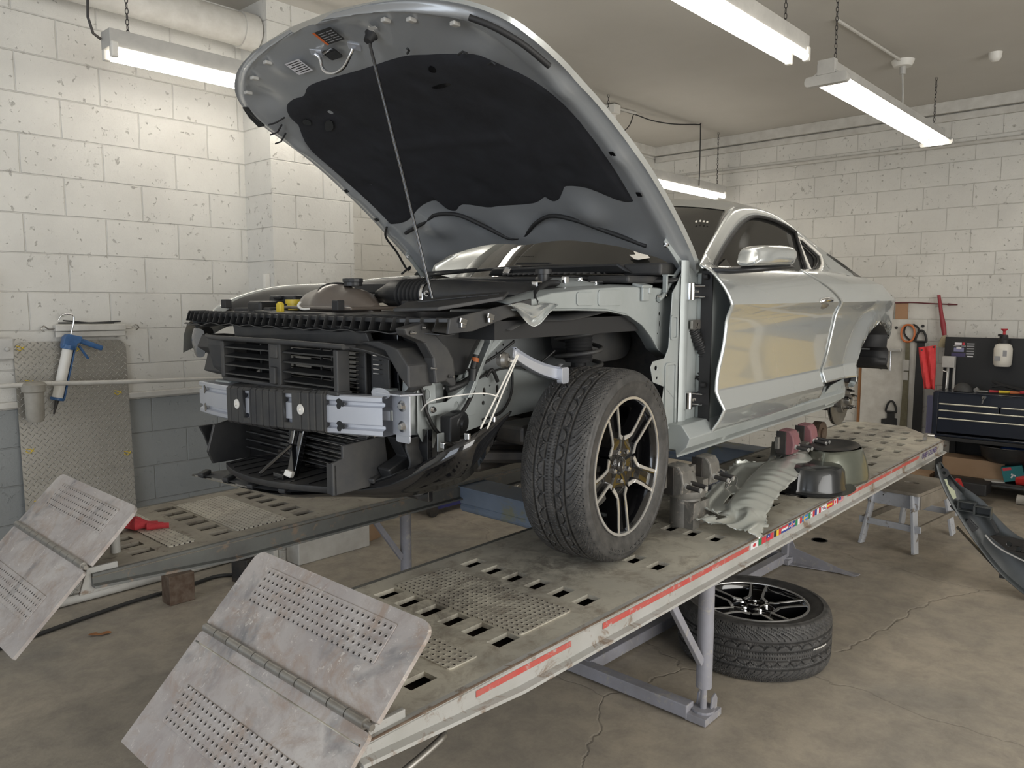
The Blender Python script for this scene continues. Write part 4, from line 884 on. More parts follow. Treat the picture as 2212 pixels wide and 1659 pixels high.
# pressed gusset (silver, in front of the strut)
rows = []
for k, (z, xa, xb, y) in enumerate(((1.545, -.33, -.09, -.56), (1.50, -.33, -.10, -.55), (1.45, -.33, -.145, -.525), (1.40, -.345, -.20, -.50), (1.35, -.385, -.245, -.48), (1.30, -.42, -.30, -.47), (1.285, -.42, -.31, -.475))):
    rows.append([(xa + (xb - xa) * t, y + .018 * math.sin(t * 13 + .5) * (1 if k < 4 else .3) + .05 * t, z) for t in [i / 12 for i in range(13)]])
m = MB(); m.grid(rows); B('gusset', m, 'shell', smooth=60, solid=.003, sub=1)
m = MB(); m.prism([(-.335, 1.545), (-.325, 1.545), (-.325, 1.45), (-.43, 1.27), (-.45, 1.27), (-.34, 1.45)], [], .03, YX(-.575)); B('gusset_edge', m, 'shell', bev=.002)
tb('brake_hose_guide', [(-.21, -.60, 1.53), (-.20, -.60, 1.515), (-.185, -.60, 1.51), (-.17, -.60, 1.505), (-.15, -.60, 1.510), (-.13, -.60, 1.505), (-.115, -.60, 1.512), (-.105, -.60, 1.532)], .003, 'shell')
# frame rail
m = MB(); m.prism([(-.66, 1.17), (-.66, 1.325), (-.50, 1.325), (-.44, 1.30), (-.30, 1.345), (-.10, 1.335), (.40, 1.30), (.40, 1.18), (-.2, 1.155), (-.45, 1.12)],
    [circ(-.60, 1.275, .018), circ(-.60, 1.17 + .03, .016, 12, .022), circ(-.345, 1.30, .006), circ(-.345, 1.262, .007, 10, .011), circ(-.265, 1.265, .008, 10, .016), circ(-.195, 1.268, .008, 10, .018), circ(-.235, 1.285, .004), circ(-.16, 1.295, .005), circ(-.14, 1.305, .004), circ(-.14, 1.26, .004), circ(-.27, 1.225, .008), circ(-.19, 1.225, .008), circ(-.47, 1.225, .015)], .006, YX(-.475)); rl = B('frame_rail', m, 'shell', bev=.002, label='bare silver frame rail')
m = MB(); m.box((-.12, -.41, 1.245), (1.05, .11, .12)); B('rail_core', m, 'dark', rl, bev=.01)
m = MB(); m.prism(rect(-.37, 1.19, -.315, 1.345, .015), [circ(-.343, 1.325, .014, 12, .018)], .008, YX(-.484)); B('rail_plate', m, 'shell', rl, bev=.002)
m = MB(); m.prism([(-.63, 1.335), (-.57, 1.34), (-.55, 1.32), (-.545, 1.15), (-.56, 1.11), (-.60, 1.12), (-.63, 1.17)], [circ(-.59, 1.29, .016, 12, .018), circ(-.585, 1.155, .013, 12, .020), rect(-.595, 1.235, -.575, 1.255)], .004, YX(-.525)); B('crash_bracket', m, 'shell', rl, bev=.002)
m = MB(); m.prism([(-.60, 1.262), (-.52, 1.262), (-.44, 1.30), (-.38, 1.315), (-.38, 1.30), (-.43, 1.265), (-.43, 1.22), (-.47, 1.195), (-.50, 1.225), (-.60, 1.222)], [circ(-.475, 1.245, .011, 10, .014)], .003, YX(-.545)); b_ = B('side_bracket', m, 'shell', bev=.001); bolt(b_, (-.585, -.548, 1.243), (0, -1, 0), .007)
m = MB(); m.grid([[(-.66 + .02 * i, -.50 - .018 * math.sin(i * 1.3 + z * 9), z) for i in range(6)] for z in (1.16, 1.20, 1.25, 1.30, 1.335)]); B('crash_box', m, 'shell', smooth=60, solid=.004)
m = MB(); m.box((-.60, -.43, 1.25), (.20, .10, .13)); B('crash_box', m, 'shell', bev=.008); m = MB(); m.box((-.68, .50, 1.215), (.14, .12, .12)); B('crash_box', m, 'shell', bev=.01)
# strut, bellows and spring
m = MB(); m.lathe([(.0, 1.62), (.07, 1.60), (.075, 1.57), (.05, 1.555)] + [(.050 + .005 * (i % 2), 1.55 - .0065 * i) for i in range(30)] + [(.052, 1.352), (.03, 1.35), (.028, 1.10)], (.155, -.585, 0), n=28); st = B('strut', m, 'rubber', smooth=25)
m = MB(); P = []
for i in range(91):
    a = 2 * PI * 3.1 * i / 90; P.append((.150 + .088 * math.cos(a + 2.4), -.590 + .088 * math.sin(a + 2.4), 1.325 + .205 * (i / 90) ** 1.25))
m.tube(P, .0085, 10); B('coil_spring', m, 'plas2', st, smooth=60)
m = MB(); m.lathe([(.0, 1.305), (.09, 1.305), (.10, 1.315), (.095, 1.325), (.03, 1.33)], (.150, -.59, 0), n=30); B('spring_seat', m, 'dark', st, smooth=40)
m = MB(); m.lathe([(0, 1.675), (.05, 1.675), (.075, 1.664), (.11, 1.655), (.13, 1.64)], (.10, -.56, 0), n=28); q = B('strut_tower_cap', m, 'shell', smooth=50)
for a in (.3, 2.4, 4.5): bolt(q, (.10 + .085 * math.cos(a), -.56 + .085 * math.sin(a), 1.664), (0, 0, 1), .008)
m = MB(); m.cyl((.04, -.50, 1.66), (.04, -.50, 1.69), .022); m.cyl((.04, -.50, 1.69), (.04, -.50, 1.708), .032); B('reservoir_cap', m, 'plas', smooth=40)
m = MB(); m.prism(cr2([(.22, 1.53), (.50, 1.50), (.56, 1.44), (.55, 1.37), (.47, 1.34), (.25, 1.345), (.17, 1.40), (.17, 1.50)], 4, True), [], .12, YX(-.56)); B('washer_bottle', m, 'plas2', bev=.03, seg=3)
m = MB(); m.box((.0, -.58, 1.12), (.5, .14, .07)); m.beam((-.45, -.42, 1.05), (.1, -.68, 1.0), .06, .045); m.beam((-.40, -.36, 1.09), (.05, -.66, 1.07), .07, .03); m.box((.02, -.64, 1.08), (.14, .1, .22)); m.box((-.05, -.25, 1.02), (.5, .45, .1)); B('lower_suspension', m, 'dark', bev=.015)
# hanging loose bits
m = MB(); rows = []
for i in range(15):
    s = i / 14; x = -.455 + .245 * s; z = 1.432 - .085 * s - .012 * math.sin(PI * s) + .012 * (s > .97); w = .020 + .004 * s
    rows.append([(x - .006, -.775, z + w), (x, -.792, z + w * .9), (x + .001, -.780, z + w * .6), (x, -.780, z - w * .6), (x, -.792, z - w * .9), (x - .006, -.775, z - w)])
m.grid(rows); br = B('silver_bracket', m, 'alu', smooth=30, solid=.002, label='bent shiny fender bracket')
m = MB(); m.prism(rect(-.228, 1.315, -.190, 1.370, .008), [], .022, YX(-.80)); B('bracket_foot', m, 'alu', br, bev=.005)
m = MB(); m.lathe([(.0, 0), (.022, .0), (.026, .012), (.02, .03)], (-.475, -.775, 1.410), (-.3, 1, 0), 16); m.beam((-.50, -.76, 1.425), (-.45, -.77, 1.405), .016, .01); B('bracket_socket', m, 'steel', br, smooth=30)
for a, b in (((-.452, -.795, 1.428), (-.625, -.80, 1.215)), ((-.446, -.795, 1.426), (-.590, -.795, 1.210))):
    m = MB(); m.beam(a, b, .006, .0015, up=(0, 1, 0)); B('zip_tie', m, 'white')
tb('zip_tie', [(-.545, -.80, 1.305), (-.60, -.78, 1.318), (-.68, -.72, 1.31), (-.72, -.68, 1.295), (-.70, -.62, 1.26)], .0022, 'white')
m = MB(); m.lathe([(.0, -.02), (.014, -.022), (.018, -.014), (.03, -.016), (.040, -.010), (.044, .01), (.040, .03), (0, .03)], (-.515, -.60, 1.195), (-.2, 1, .05), 30); hn = B('horn', m, 'plas', smooth=30)
m = MB(); m.prism([(-.575, 1.14), (-.53, 1.14), (-.525, 1.235), (-.575, 1.225)], [], .05, YX(-.62)); B('horn_trumpet', m, 'plas', hn, bev=.006)
m = MB(); m.box((-.60, -.60, 1.145), (.03, .005, .06)); B('horn_tab', m, 'shell', hn, bev=.003)
for pts, r in (([(-.66, -.50, 1.40), (-.62, -.53, 1.32), (-.61, -.545, 1.24), (-.57, -.55, 1.17), (-.50, -.56, 1.12)], .006), ([(-.36, -.56, 1.50), (-.42, -.55, 1.42), (-.42, -.55, 1.36), (-.30, -.56, 1.40), (-.22, -.58, 1.45)], .005),
               ([(-.58, -.57, 1.14), (-.50, -.58, 1.21), (-.42, -.56, 1.27), (-.36, -.52, 1.31)], .007), ([(-.50, -.53, 1.30), (-.44, -.54, 1.315), (-.385, -.53, 1.33)], .013), ([(-.33, -.49, 1.31), (-.25, -.49, 1.335), (-.15, -.49, 1.345), (-.05, -.50, 1.335), (.05, -.50, 1.30)], .004),
               ([(-.13, -.49, 1.34), (-.13, -.49, 1.27), (-.15, -.49, 1.22), (-.20, -.49, 1.18), (-.28, -.48, 1.165)], .005), ([(-.06, -.49, 1.335), (-.02, -.51, 1.34), (.05, -.55, 1.40)], .0045), ([(-.27, -.49, 1.32), (-.25, -.50, 1.345), (-.22, -.50, 1.30)], .007)):
    tb('wiring', pts, r, 'wire')
m = MB(); m.cyl((-.435, -.60, 1.415), (-.45, -.60, 1.37), .011); m.cyl((-.45, -.60, 1.37), (-.455, -.60, 1.33), .016, .012); ps = B('sensor_plug', m, 'plas', smooth=40)
m = MB(); m.cyl((-.437, -.60, 1.405), (-.441, -.60, 1.392), .0125); B('sensor_clip', m, 'orange', ps, smooth=40)
# bumper beam (bare metal hat section, swept back at the ends)
def bx(y): return -.85 + .07 * ((y - .05) / .57) ** 2
def bz(y): return 1.222 - .032 * (y - .04) / 1.0
prof = [(.072, .060), (.004, .063), (.0, .059), (.0, .046), (.012, .040), (.012, .032), (.0, .027), (.0, -.027), (.012, -.032), (.012, -.040), (.0, -.046), (.0, -.059), (.004, -.063), (.072, -.060), (.072, -.022), (.03, -.014), (.03, .014), (.072, .022)]
rows = [[(bx(y) + a, y, bz(y) + b) for a, b in prof] for y in [-.53 + 1.155 * i / 28 for i in range(29)]]
m = MB(); m.grid(rows, cu=True); bm_ = B('bumper_beam', m, 'alu', smooth=25, bev=0, label='bare metal bumper beam')
hole_p = [(0, .016), (.010, .013), (.014, .004), (.024, .006), (.026, -.004), (.018, -.010), (.010, -.008), (.004, -.018), (-.008, -.018), (-.012, -.008), (-.008, 0), (-.014, .006), (-.010, .012)]
for y in (-.36, .545):
    for dz, f in ((.036, 1), (-.036, 1)):
        m = MB(); m.prism([(y - a * .9, bz(y) + dz + b * 1.0) for a, b in hole_p], [], .002, lambda a, b, h: (bx(a) - .0012 + h - (.0), a, b)); m2 = B('beam_slot', m, 'gloss', bm_)
m = MB(); m.prism(circ(-.02 - .245, bz(-.2) + .043, .006, 8), [], .002, lambda a, b, h: (bx(a) - .001, a, b)); m.prism(circ(-.155, bz(-.155), .006, 10, .012), [], .002, lambda a, b, h: (bx(a) - .001 + h, a, b)); B('beam_slot', m, 'gloss', bm_)
m = MB(); m.prism(rect(-.605, bz(-.6) - .062, -.525, bz(-.6) + .066, .006), [], .006, XY(-.733)); m.box((-.72, -.54, bz(-.54) + .068), (.09, .12, .005), (0, .05, 0)); m.prism(circ(-.50, bz(-.6) + .066, .045, 20, .018), [], .003, lambda a, b, h: (-.76 + h, a, b)) ; m.prism(rect(-.60, bz(-.6) - .085, -.535, bz(-.6) - .058, .008), [], .004, XY(-.729)); pl_ = B('end_plate', m, 'alu', bm_, bev=.0015)
for z in (.032, -.032): bolt(pl_, (-.733, -.572, bz(-.57) + z), (-1, 0, 0), .011)
# foam absorber clipped over the middle of the beam
def ax_(y): return -.860 + .07 * ((y - .05) / .57) ** 2
def az(y): return 1.232 - .045 * (y - .04)
ab = MB(); y0, y1 = -.305, .285
wins = [(.105, .150), (-.150, -.105)]
cols = sorted([y0 + (y1 - y0) * i / 24 for i in range(25)])
segs = []
ribs = [.325, .285, .245, .19, .095, .06, .02, -.02, -.06, -.10, -.195, -.235, -.265, -.30]
def dq2(y): return .006 if min(abs(y - r) for r in ribs) < .004 else 0
yy = sorted(set([round(y0 + .0035 * i, 4) for i in range(192)] + [w for a in wins for w in a]))
def absrow(y, inwin):
    g = dq2(y); x = ax_(y) + g; zt_ = az(y) + .062; zb_ = az(y) - .078
    return [(x + .12, y, zt_ + .012 - g), (x + .05, y, zt_ + .004 - g), (x + .008, y, zt_ - .004 - g), (x, y, zt_ - .012), (x, y, az(y) + .047), (x, y, az(y) - .05), (x, y, zb_ + .008), (x + .008, y, zb_ + g), (x + .08, y, zb_ + g)]
for a, b, win in ((y0, wins[1][0], 0), (wins[1][0], wins[1][1], 1), (wins[1][1], wins[0][0], 0), (wins[0][0], wins[0][1], 1), (wins[0][1], y1, 0)):
    R = [absrow(y, win) for y in yy if a - 1e-5 <= y <= b + 1e-5]
    if win: ab.grid([r[:5] for r in R]); ab.grid([r[5:] for r in R])
    else: ab.grid(R)
    if not win:
        for r in (R[0], R[-1]): ab.grid([r, [(p[0] + .018, p[1], p[2]) for p in r]])
abo = B('foam_absorber', ab, 'plas2', smooth=25, solid=.004, label='ribbed black absorber over the beam')
for y in (.195, -.195):
    m = MB(); m.lathe([(0, -.006), (.005, -.006), (.006, 0), (.017, .0), (.018, .003)], (ax_(y) - .003, y, az(y) - .004), (1, 0, 0), 20); B('push_clip', m, 'white', abo, smooth=40)
# grille shutters and radiator pack
SX = -.79
m = MB(); m.box((SX, 0, 1.449), (.05, .78, .014), (0, 0, 0)); m.box((SX, 0, 1.300), (.06, .72, .014))
for y in (-.345, .365): m.box((SX, y, 1.37), (.05, .022, .14))
m.box((SX - .006, 0, 1.375), (.045, .075, .15)); m.box((SX - .02, .0, 1.42), (.03, .05, .05), taper=(.7, .8)); m.box((SX - .025, 0, 1.335), (.03, .035, .06)); sh = B('shutter_frame', m, 'plas2', bev=.004, label='radiator shutter frame')
for a, b in ((-.335, -.04), (.04, .355)):
    for k in range(4):
        m = MB(); z = 1.322 + .033 * k; m.prism([(-.022, -.006), (.022, .004), (.024, .008), (-.02, -.001)], [], b - a, lambda p, q, h: (SX + p, a + h, z + q)); B('shutter_slat', m, 'plas', sh)
    for y in (a + .08, a + .14):
        m = MB(); m.box((SX + .03, y, 1.37), (.006, .006, .13)); B('shutter_post', m, 'plas', sh)
m = MB(); n = 26
m.box((-.700, 0, 1.22), (.02, .74, .52)); m.box((-.66, .0, 1.36), (.02, .96, .34)); m.box((-.46, -.43, 1.38), (.02, .10, .30)); m.box((-.52, .1, 1.53), (.25, 1.2, .01)); m.box((-.60, -.42, 1.06), (.02, .26, .24))  # radiator slabs, plus added black panels that stand for the dark in the gaps
B('radiator', m, 'gloss', bev=.002)
m = MB()
for k in range(30): m.box((-.722, -.13, 1.02 + .0145 * k), (.010, .42, .0022))
B('condenser_fins', m, 'steel')
m = MB(); m.box((-.70, -.345, 1.23), (.03, .05, .46)); m.box((-.69, -.42, 1.35), (.01, .09, .22)); 
for k in range(9): m.box((-.712, -.345, 1.10 + .04 * k), (.012, .045, .006))
B('side_tank', m, 'plas2', bev=.003)
m = MB()

for k in range(5): m = MB(); m.box((-.697, -.415, 1.36 + .0145 * k), (.004, .05, .003)); B('cooler_fin', m, 'chrome')
for k in range(5): m = MB(); m.box((-.717, -.36, 1.05 + .035 * k), (.004, .05, .003)); B('cooler_fin', m, 'chrome')
# black wiry duct curving beside the shutters (near side)
rows = []
for x, y, z, w in ((-.80, -.36, 1.452, .05), (-.78, -.42, 1.452, .055), (-.75, -.47, 1.435, .05), (-.72, -.51, 1.42, .045), (-.70, -.545, 1.395, .045), (-.69, -.565, 1.36, .04), (-.69, -.56, 1.33, .03), (-.69, -.54, 1.308, .03), (-.70, -.49, 1.300, .04)):
    rows.append([(x, y, z), (x + .01, y + .012, z - .014), (x + w * .6, y - .01, z - .006), (x + w * 1.6, y - .03, z + .01), (x + w * 2.2, y - .03, z + .02)])
m = MB(); m.grid(rows); B('air_deflector', m, 'plas2', smooth=50, solid=.004, sub=1)
m = MB(); m.prism([(-.36, 1.465), (-.47, 1.47), (-.56, 1.45), (-.61, 1.40), (-.61, 1.33), (-.57, 1.36), (-.50, 1.44)], [], .10, lambda a, b, h: (-.74 + h, a, b)); B('air_deflector', m, 'plas2', bev=.006)
m = MB(); m.prism([(-.80, 1.455), (-.80, 1.42), (-.78, 1.33), (-.74, 1.30), (-.66, 1.30), (-.64, 1.45)], [], .13, YX(.375)); B('air_deflector', m, 'plas2', bev=.006)
m = MB(); m.prism([(-.72, 1.45), (-.745, 1.40), (-.70, 1.37), (-.72, 1.30), (-.66, 1.28), (-.62, 1.45)], [], .20, YX(.50)); B('side_shield', m, 'plas', bev=.005)
tb('cross_bar', [(SX - .03, -.40, 1.452), (SX - .04, 0, 1.455), (SX - .02, .42, 1.450), (SX + .02, .56, 1.452)], .009, 'plas2', sm=3)
m = MB(); m.prism([(-.42, 1.452), (.42, 1.452), (.44, 1.50), (.30, 1.512), (-.32, 1.512), (-.40, 1.495)], [], .02, lambda a, b, h: (-.775 + .05 * (a / .44) ** 2 + h, a, b)); B('seal_panel', m, 'plas2', bev=.003)
# radiator support: ribbed black upper crossmember
sp_ = MB(); out = [(-.70, .86), (-.735, .70), (-.745, .40), (-.75, .0), (-.74, -.30), (-.72, -.55), (-.66, -.70), (-.46, -.745), (-.36, -.74), (-.36, -.66), (-.44, -.45), (-.50, -.30), (-.52, 0), (-.52, .45), (-.50, .72), (-.40, .86)]
sp_.prism(out, [rect(-.68, .30, -.60, .50, .02), rect(-.69, -.05, -.62, .18, .02), rect(-.67, -.45, -.60, -.25, .02)], -.014, lambda a, b, h: (a, b, 1.542 + .05 * max(0, (a + .70)) + h - .01 * (b > .5)))
rs = B('radiator_support', sp_, 'plas', bev=.002, label='ribbed black radiator support')
for k in range(33):
    y = .80 - .046 * k; xf = slut([(-.70, -.66), (-.55, -.72), (-.30, -.74), (0, -.75), (.40, -.745), (.70, -.735), (.86, -.70)], y) if y > -.7 else -.66
    m = MB(); m.prism([(xf - .006, 1.545), (xf - .02, 1.505), (xf + .03, 1.498), (xf + .07, 1.545)], [], .003, YX(y)); B('support_rib', m, 'plas', rs)
m = MB(); rows = []
for i in range(41):
    y = .86 - .0385 * i; xf = slut([(-.72, -.64), (-.55, -.72), (-.30, -.74), (0, -.75), (.40, -.745), (.70, -.735), (.86, -.70)], y); z = 1.500 + .004 * math.sin(i * 1.7) - .008 * (y > .6); rows.append([(xf - .016, y, z), (xf + .012, y, z - .004), (xf + .05, y, z - .002)])
m.grid(rows); B('support_lip', m, 'plas', rs, solid=.003)
m = MB(); m.prism([(-.46, -.745), (-.68, -.68), (-.72, -.52), (-.60, -.44), (-.44, -.50), (-.34, -.66)], [], .012, lambda a, b, h: (a, b, 1.560 + .14 * max(0, a + .72) + h)); B('corner_cover', m, 'plas2', rs, bev=.004)
for k in range(4):
    m = MB(); m.beam((-.60 + .03 * k, -.50 - .02 * k, 1.590 + .004 * k), (-.50 + .03 * k, -.62 - .02 * k, 1.606 + .003 * k), .006, .006); B('cover_bead', m, 'plas', rs, bev=.002)
m = MB(); m.prism([(-.70, 1.545), (-.71, 1.50), (-.60, 1.505), (-.45, 1.540), (-.33, 1.56), (-.33, 1.60), (-.50, 1.575)], [], .010, YX(-.752)); B('corner_side', m, 'plas2', rs, bev=.003)
for p in ((-.655, -.757, 1.53), (-.545, -.765, 1.542)):
    m = MB(); m.box(p, (.018, .012, .026)); m.box((p[0], p[1] - .004, p[2] + .006), (.030, .006, .016), (0, .3, 0)); B('spring_clip', m, 'chrome', rs, bev=.002)
m = MB(); m.box((-.60, .30, 1.562), (.02, .03, .035)); m.cyl((-.60, .30, 1.56), (-.60, .30, 1.585), .010); B('yellow_clip', m, 'yellow', bev=.004)
m = MB(); m.cyl((-.45, .42, 1.575), (-.45, .42, 1.592), .042, n=24); m.cyl((-.45, .42, 1.54), (-.45, .42, 1.575), .036, n=24); q = B('washer_cap', m, 'yellow', smooth=40)
tb('hook_clip', [(-.62, .13, 1.585), (-.63, .13, 1.572), (-.62, .12, 1.560), (-.60, .10, 1.560)], .005, 'white')
for y, x in ((.60, -.66), (-.02, -.56), (-.36, -.52), (-.13, -.64)):
    m = MB(); m.box((x, y, 1.575), (.03, .035, .035)); B('rubber_buffer', m, 'rubber', rs, bev=.003)
# near headlight bracket
m = MB(); m.prism([(-.78, 1.515), (-.70, 1.53), (-.66, 1.50), (-.60, 1.45), (-.575, 1.41), (-.565, 1.33), (-.585, 1.325), (-.61, 1.345), (-.655, 1.34), (-.665, 1.42), (-.70, 1.47), (-.77, 1.495)], [], .045, YX(-.64)); q = B('headlight_bracket', m, 'plas2', bev=.006)
for p in ((-.755, -.645, 1.502), (-.60, -.645, 1.36), (-.675, -.645, 1.39), (-.71, -.645, 1.515)):
    m = MB(); m.cyl(p, (p[0], p[1] - .018, p[2]), .006, .004, 8); B('stud', m, 'chrome', q)
m = MB(); m.prism([(-.68, 1.52), (-.40, 1.53), (-.36, 1.45), (-.43, 1.34), (-.55, 1.36), (-.62, 1.44)], [], .12, YX(-.56)); B('air_box_duct', m, 'plas', bev=.03, seg=3)
m = MB(); m.box((-.44, -.565, 1.515), (.055, .003, .022)); B('label', m, 'white')
# lower tray, braces and bumper skirt
def trayx(y): return -.90 + .10 * (y / .40) ** 2
rows = [[(trayx(y) + (.27 - .10 * (y / .4) ** 2) * k / 6, y, .985 - .035 * (y - .0) + .012 * k / 6) for k in range(7)] for y in [-.37 + .74 * i / 20 for i in range(21)]]
m = MB(); m.grid(rows); m.grid([[r[0], (r[0][0], r[0][1], r[0][2] - .02)] for r in rows]); tr = B('lower_tray', m, 'plas2', solid=.004, smooth=30)
for i in range(9):
    y = -.32 + .08 * i; m = MB(); m.beam((trayx(y) + .01, y, .989 - .035 * y), (-.66, y * .94, .998 - .035 * y), .003, .003); B('tray_groove', m, 'gloss', tr)
m = MB(); m.prism([(-.87, .985), (-.87, 1.09), (-.83, 1.10), (-.83, 1.14), (-.66, 1.15), (-.64, .99)], [], .012, YX(-.395)); m.box((-.86, -.375, 1.035), (.012, .04, .10)); B('tray_wall', m, 'plas2', tr, bev=.003)
m = MB(); m.prism([(-.85, .97), (-.87, 1.02), (-.84, 1.12), (-.66, 1.13), (-.64, .97)], [], .012, YX(.40)); m.prism([(-.80, 1.0), (-.82, 1.06), (-.84, 1.10), (-.76, 1.10), (-.66, 1.12), (-.62, 1.0)], [], .012, YX(.52)); B('tray_wall', m, 'plas', tr, bev=.003)
m = MB(); m.beam((-.88, .02, .995), (-.78, -.03, 1.09), .02, .012); m.beam((-.78, -.03, 1.09), (-.76, -.03, 1.17), .02, .012); m.beam((-.79, -.05, .995), (-.75, -.05, 1.14), .05, .02); m.box((-.84, -.08, 1.0), (.06, .06, .02)); B('tray_brace', m, 'gloss', tr, bev=.003)
m = MB(); m.box((-.85, -.12, 1.012), (.022, .030, .022), (.3, .2, .4)); B('foam_chip', m, 'white', tr, bev=.004)
m = MB()
for a, b in ((-.35, -.03), (.03, .33)):
    for k in range(4): m.box((-.74, (a + b) / 2, 1.03 + .03 * k), (.02, b - a, .005))
m.box((-.74, 0, 1.08), (.03, .05, .16)); B('lower_shutter', m, 'plas', bev=.001)
sk = MB()
up = [(-.82, .64, .885), (-.80, .45, .892), (-.815, .2, .905), (-.80, -.05, .927), (-.74, -.30, .975), (-.70, -.50, 1.045), (-.692, -.65, 1.114), (-.65, -.75, 1.176), (-.526, -.76, 1.213), (-.425, -.75, 1.240)]
lo = [(-.80, .64, .872), (-.795, .45, .876), (-.81, .2, .89), (-.795, -.05, .905), (-.735, -.30, .940), (-.695, -.50, .965), (-.64, -.65, 1.010), (-.59, -.72, 1.050), (-.50, -.72, 1.120), (-.415, -.71, 1.200)]
U1 = cr(up, 5); L1 = cr(lo, 5); sk.grid([[u, u.lerp(l, .33) + Vector((-.012, -.01, 0)), u.lerp(l, .7) + Vector((-.008, -.006, 0)), l] for u, l in zip(U1, L1)])
so = B('bumper_skirt', sk, 'gloss', smooth=60, solid=.005, label='hanging remnant of the black bumper skirt')
m = MB(); rows = [[(p[0], p[1], p[2]), (p[0] + .10, p[1] * .93, p[2] + .006), (p[0] + .22, p[1] * .86, p[2] + .012)] for p in cr(up[:6], 5)]; m.grid(rows); B('splitter_tray', m, 'plas', so, solid=.004, smooth=40)
for k in range(6):
    p = cr(up[:6], 5)[2 + k * 4]; m = MB(); m.box((p[0] + .015, p[1], p[2] + .008), (.05, .030, .018), (0, -.2, .3)); B('skirt_tab', m, 'plas2', so, bev=.005)
for p in ((-.64, -.76, 1.185), (-.53, -.765, 1.225), (-.665, -.68, 1.15)):
    m = MB(); m.box((p[0], p[1], p[2] + .004), (.012, .02, .02)); B('spring_clip', m, 'chrome', so, bev=.003)
rows = [[(-.66, -.50 - .012 * math.sin(z * 60), z), (-.60, -.52 - .016 * math.sin(z * 60), z), (-.52, -.50, z)] for z in [.96 + .018 * i for i in range(12)]]; m = MB(); m.grid(rows); B('side_deflector', m, 'plas2', smooth=50, solid=.004, sub=1)
m = MB(); m.prism([(-.66, .96), (-.70, 1.05), (-.62, 1.08), (-.66, 1.15), (-.50, 1.15), (-.45, 1.0)], [], .06, YX(-.46)); B('side_duct', m, 'plas', bev=.006)
m = MB(); m.lathe([(.048 + .005 * (i % 2), 1.0 + .014 * i) for i in range(14)], (-.50, -.42, 0), n=24); B('intercooler_hose', m, 'rubber', smooth=25)
# far headlight and right fender
m = MB(); rows = [[(-.70, .70, 1.475), (-.72, .80, 1.47), (-.66, .86, 1.47), (-.56, .90, 1.475)], [(-.715, .70, 1.42), (-.735, .81, 1.42), (-.67, .875, 1.42), (-.56, .91, 1.42)], [(-.70, .70, 1.345), (-.715, .80, 1.35), (-.65, .865, 1.355), (-.56, .90, 1.36)]]
m.grid(rows); B('right_headlight', m, mat('lamp_lens', (.13, .135, .14), .08, .3, 1), smooth=60, sub=2)
m = MB(); m.box((-.67, .77, 1.44), (.012, .10, .012)); B('headlight_trim', m, 'steel', bev=.002)
fe = [(-.70, .83, 1.500), (-.60, .86, 1.535), (-.549, .865, 1.568), (-.471, .865, 1.604), (-.331, .865, 1.641), (-.184, .86, 1.659), (-.028, .855, 1.665), (.138, .85, 1.676), (.347, .845, 1.700), (.589, .84, 1.715)]
rows = []
for p in cr(fe, 4): rows.append([(p.x + .0, p.y - .045, p.z - .03), (p.x, p.y - .02, p.z - .004), p, (p.x, p.y + .035, p.z - .012), (p.x, p.y + .07, p.z - .06), (p.x, p.y + .085, p.z - .14)])
m = MB(); m.grid(rows); B('right_fender', m, 'paint', smooth=60, label='right front fender')
m = MB(); m.grid([[(p.x, p.y - .015, p.z - .006), (p.x + .02, p.y - .06, p.z - .018), (p.x + .03, p.y - .11, p.z - .055), (p.x + .03, p.y - .2, p.z - .09)] for p in cr(fe[2:], 3)]); B('fender_apron', m, 'plas', smooth=40)
# engine bay
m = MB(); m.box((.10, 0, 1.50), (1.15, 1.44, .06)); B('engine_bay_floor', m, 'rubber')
rows = []
for i in range(17):
    a = 2 * PI * i / 16; 
tk = MB(); 
for i in range(13):
    t = i / 12; y = .40 - .46 * t; rr = math.sin(PI * min(max(t, .03), .97)) ** .55; rr *= 1 - .08 * math.cos(t * 6 * PI)
    rows_ = [(-.42 + .115 * rr * math.cos(q), y, 1.555 + .098 * rr * math.sin(q) if math.sin(q) > 0 else 1.555 + .03 * math.sin(q)) for q in [2 * PI * k / 20 for k in range(20)]]
    tk.add(rows_, []);
nv = 20; tk.f = [(i * nv + k, i * nv + (k + 1) % nv, (i + 1) * nv + (k + 1) % nv, (i + 1) * nv + k) for i in range(12) for k in range(nv)] + [tuple(range(nv - 1, -1, -1)), tuple(12 * nv + k for k in range(nv))]
tko = B('coolant_tank', tk, 'tank', smooth=60, label='brown plastic coolant tank')
m = MB(); m.box((-.42, .14, 1.562), (.27, .46, .012)); B('tank_flange', m, 'tank', tko, bev=.004)
m = MB(); m.cyl((-.40, .10, 1.645), (-.40, .10, 1.672), .036, n=24); m.cyl((-.40, .10, 1.66), (-.40, .10, 1.675), .040, n=12); B('tank_cap', m, 'plas', tko, bev=.002)
tb('tank_hose', [(-.40, .135, 1.645), (-.44, .165, 1.648), (-.48, .185, 1.635), (-.50, .19, 1.60), (-.505, .19, 1.56)], .0125, 'rubber', tko)
m = MB(); m.cyl((-.503, .19, 1.59), (-.504, .19, 1.602), .0145); B('hose_clamp', m, 'steel', tko, smooth=40)
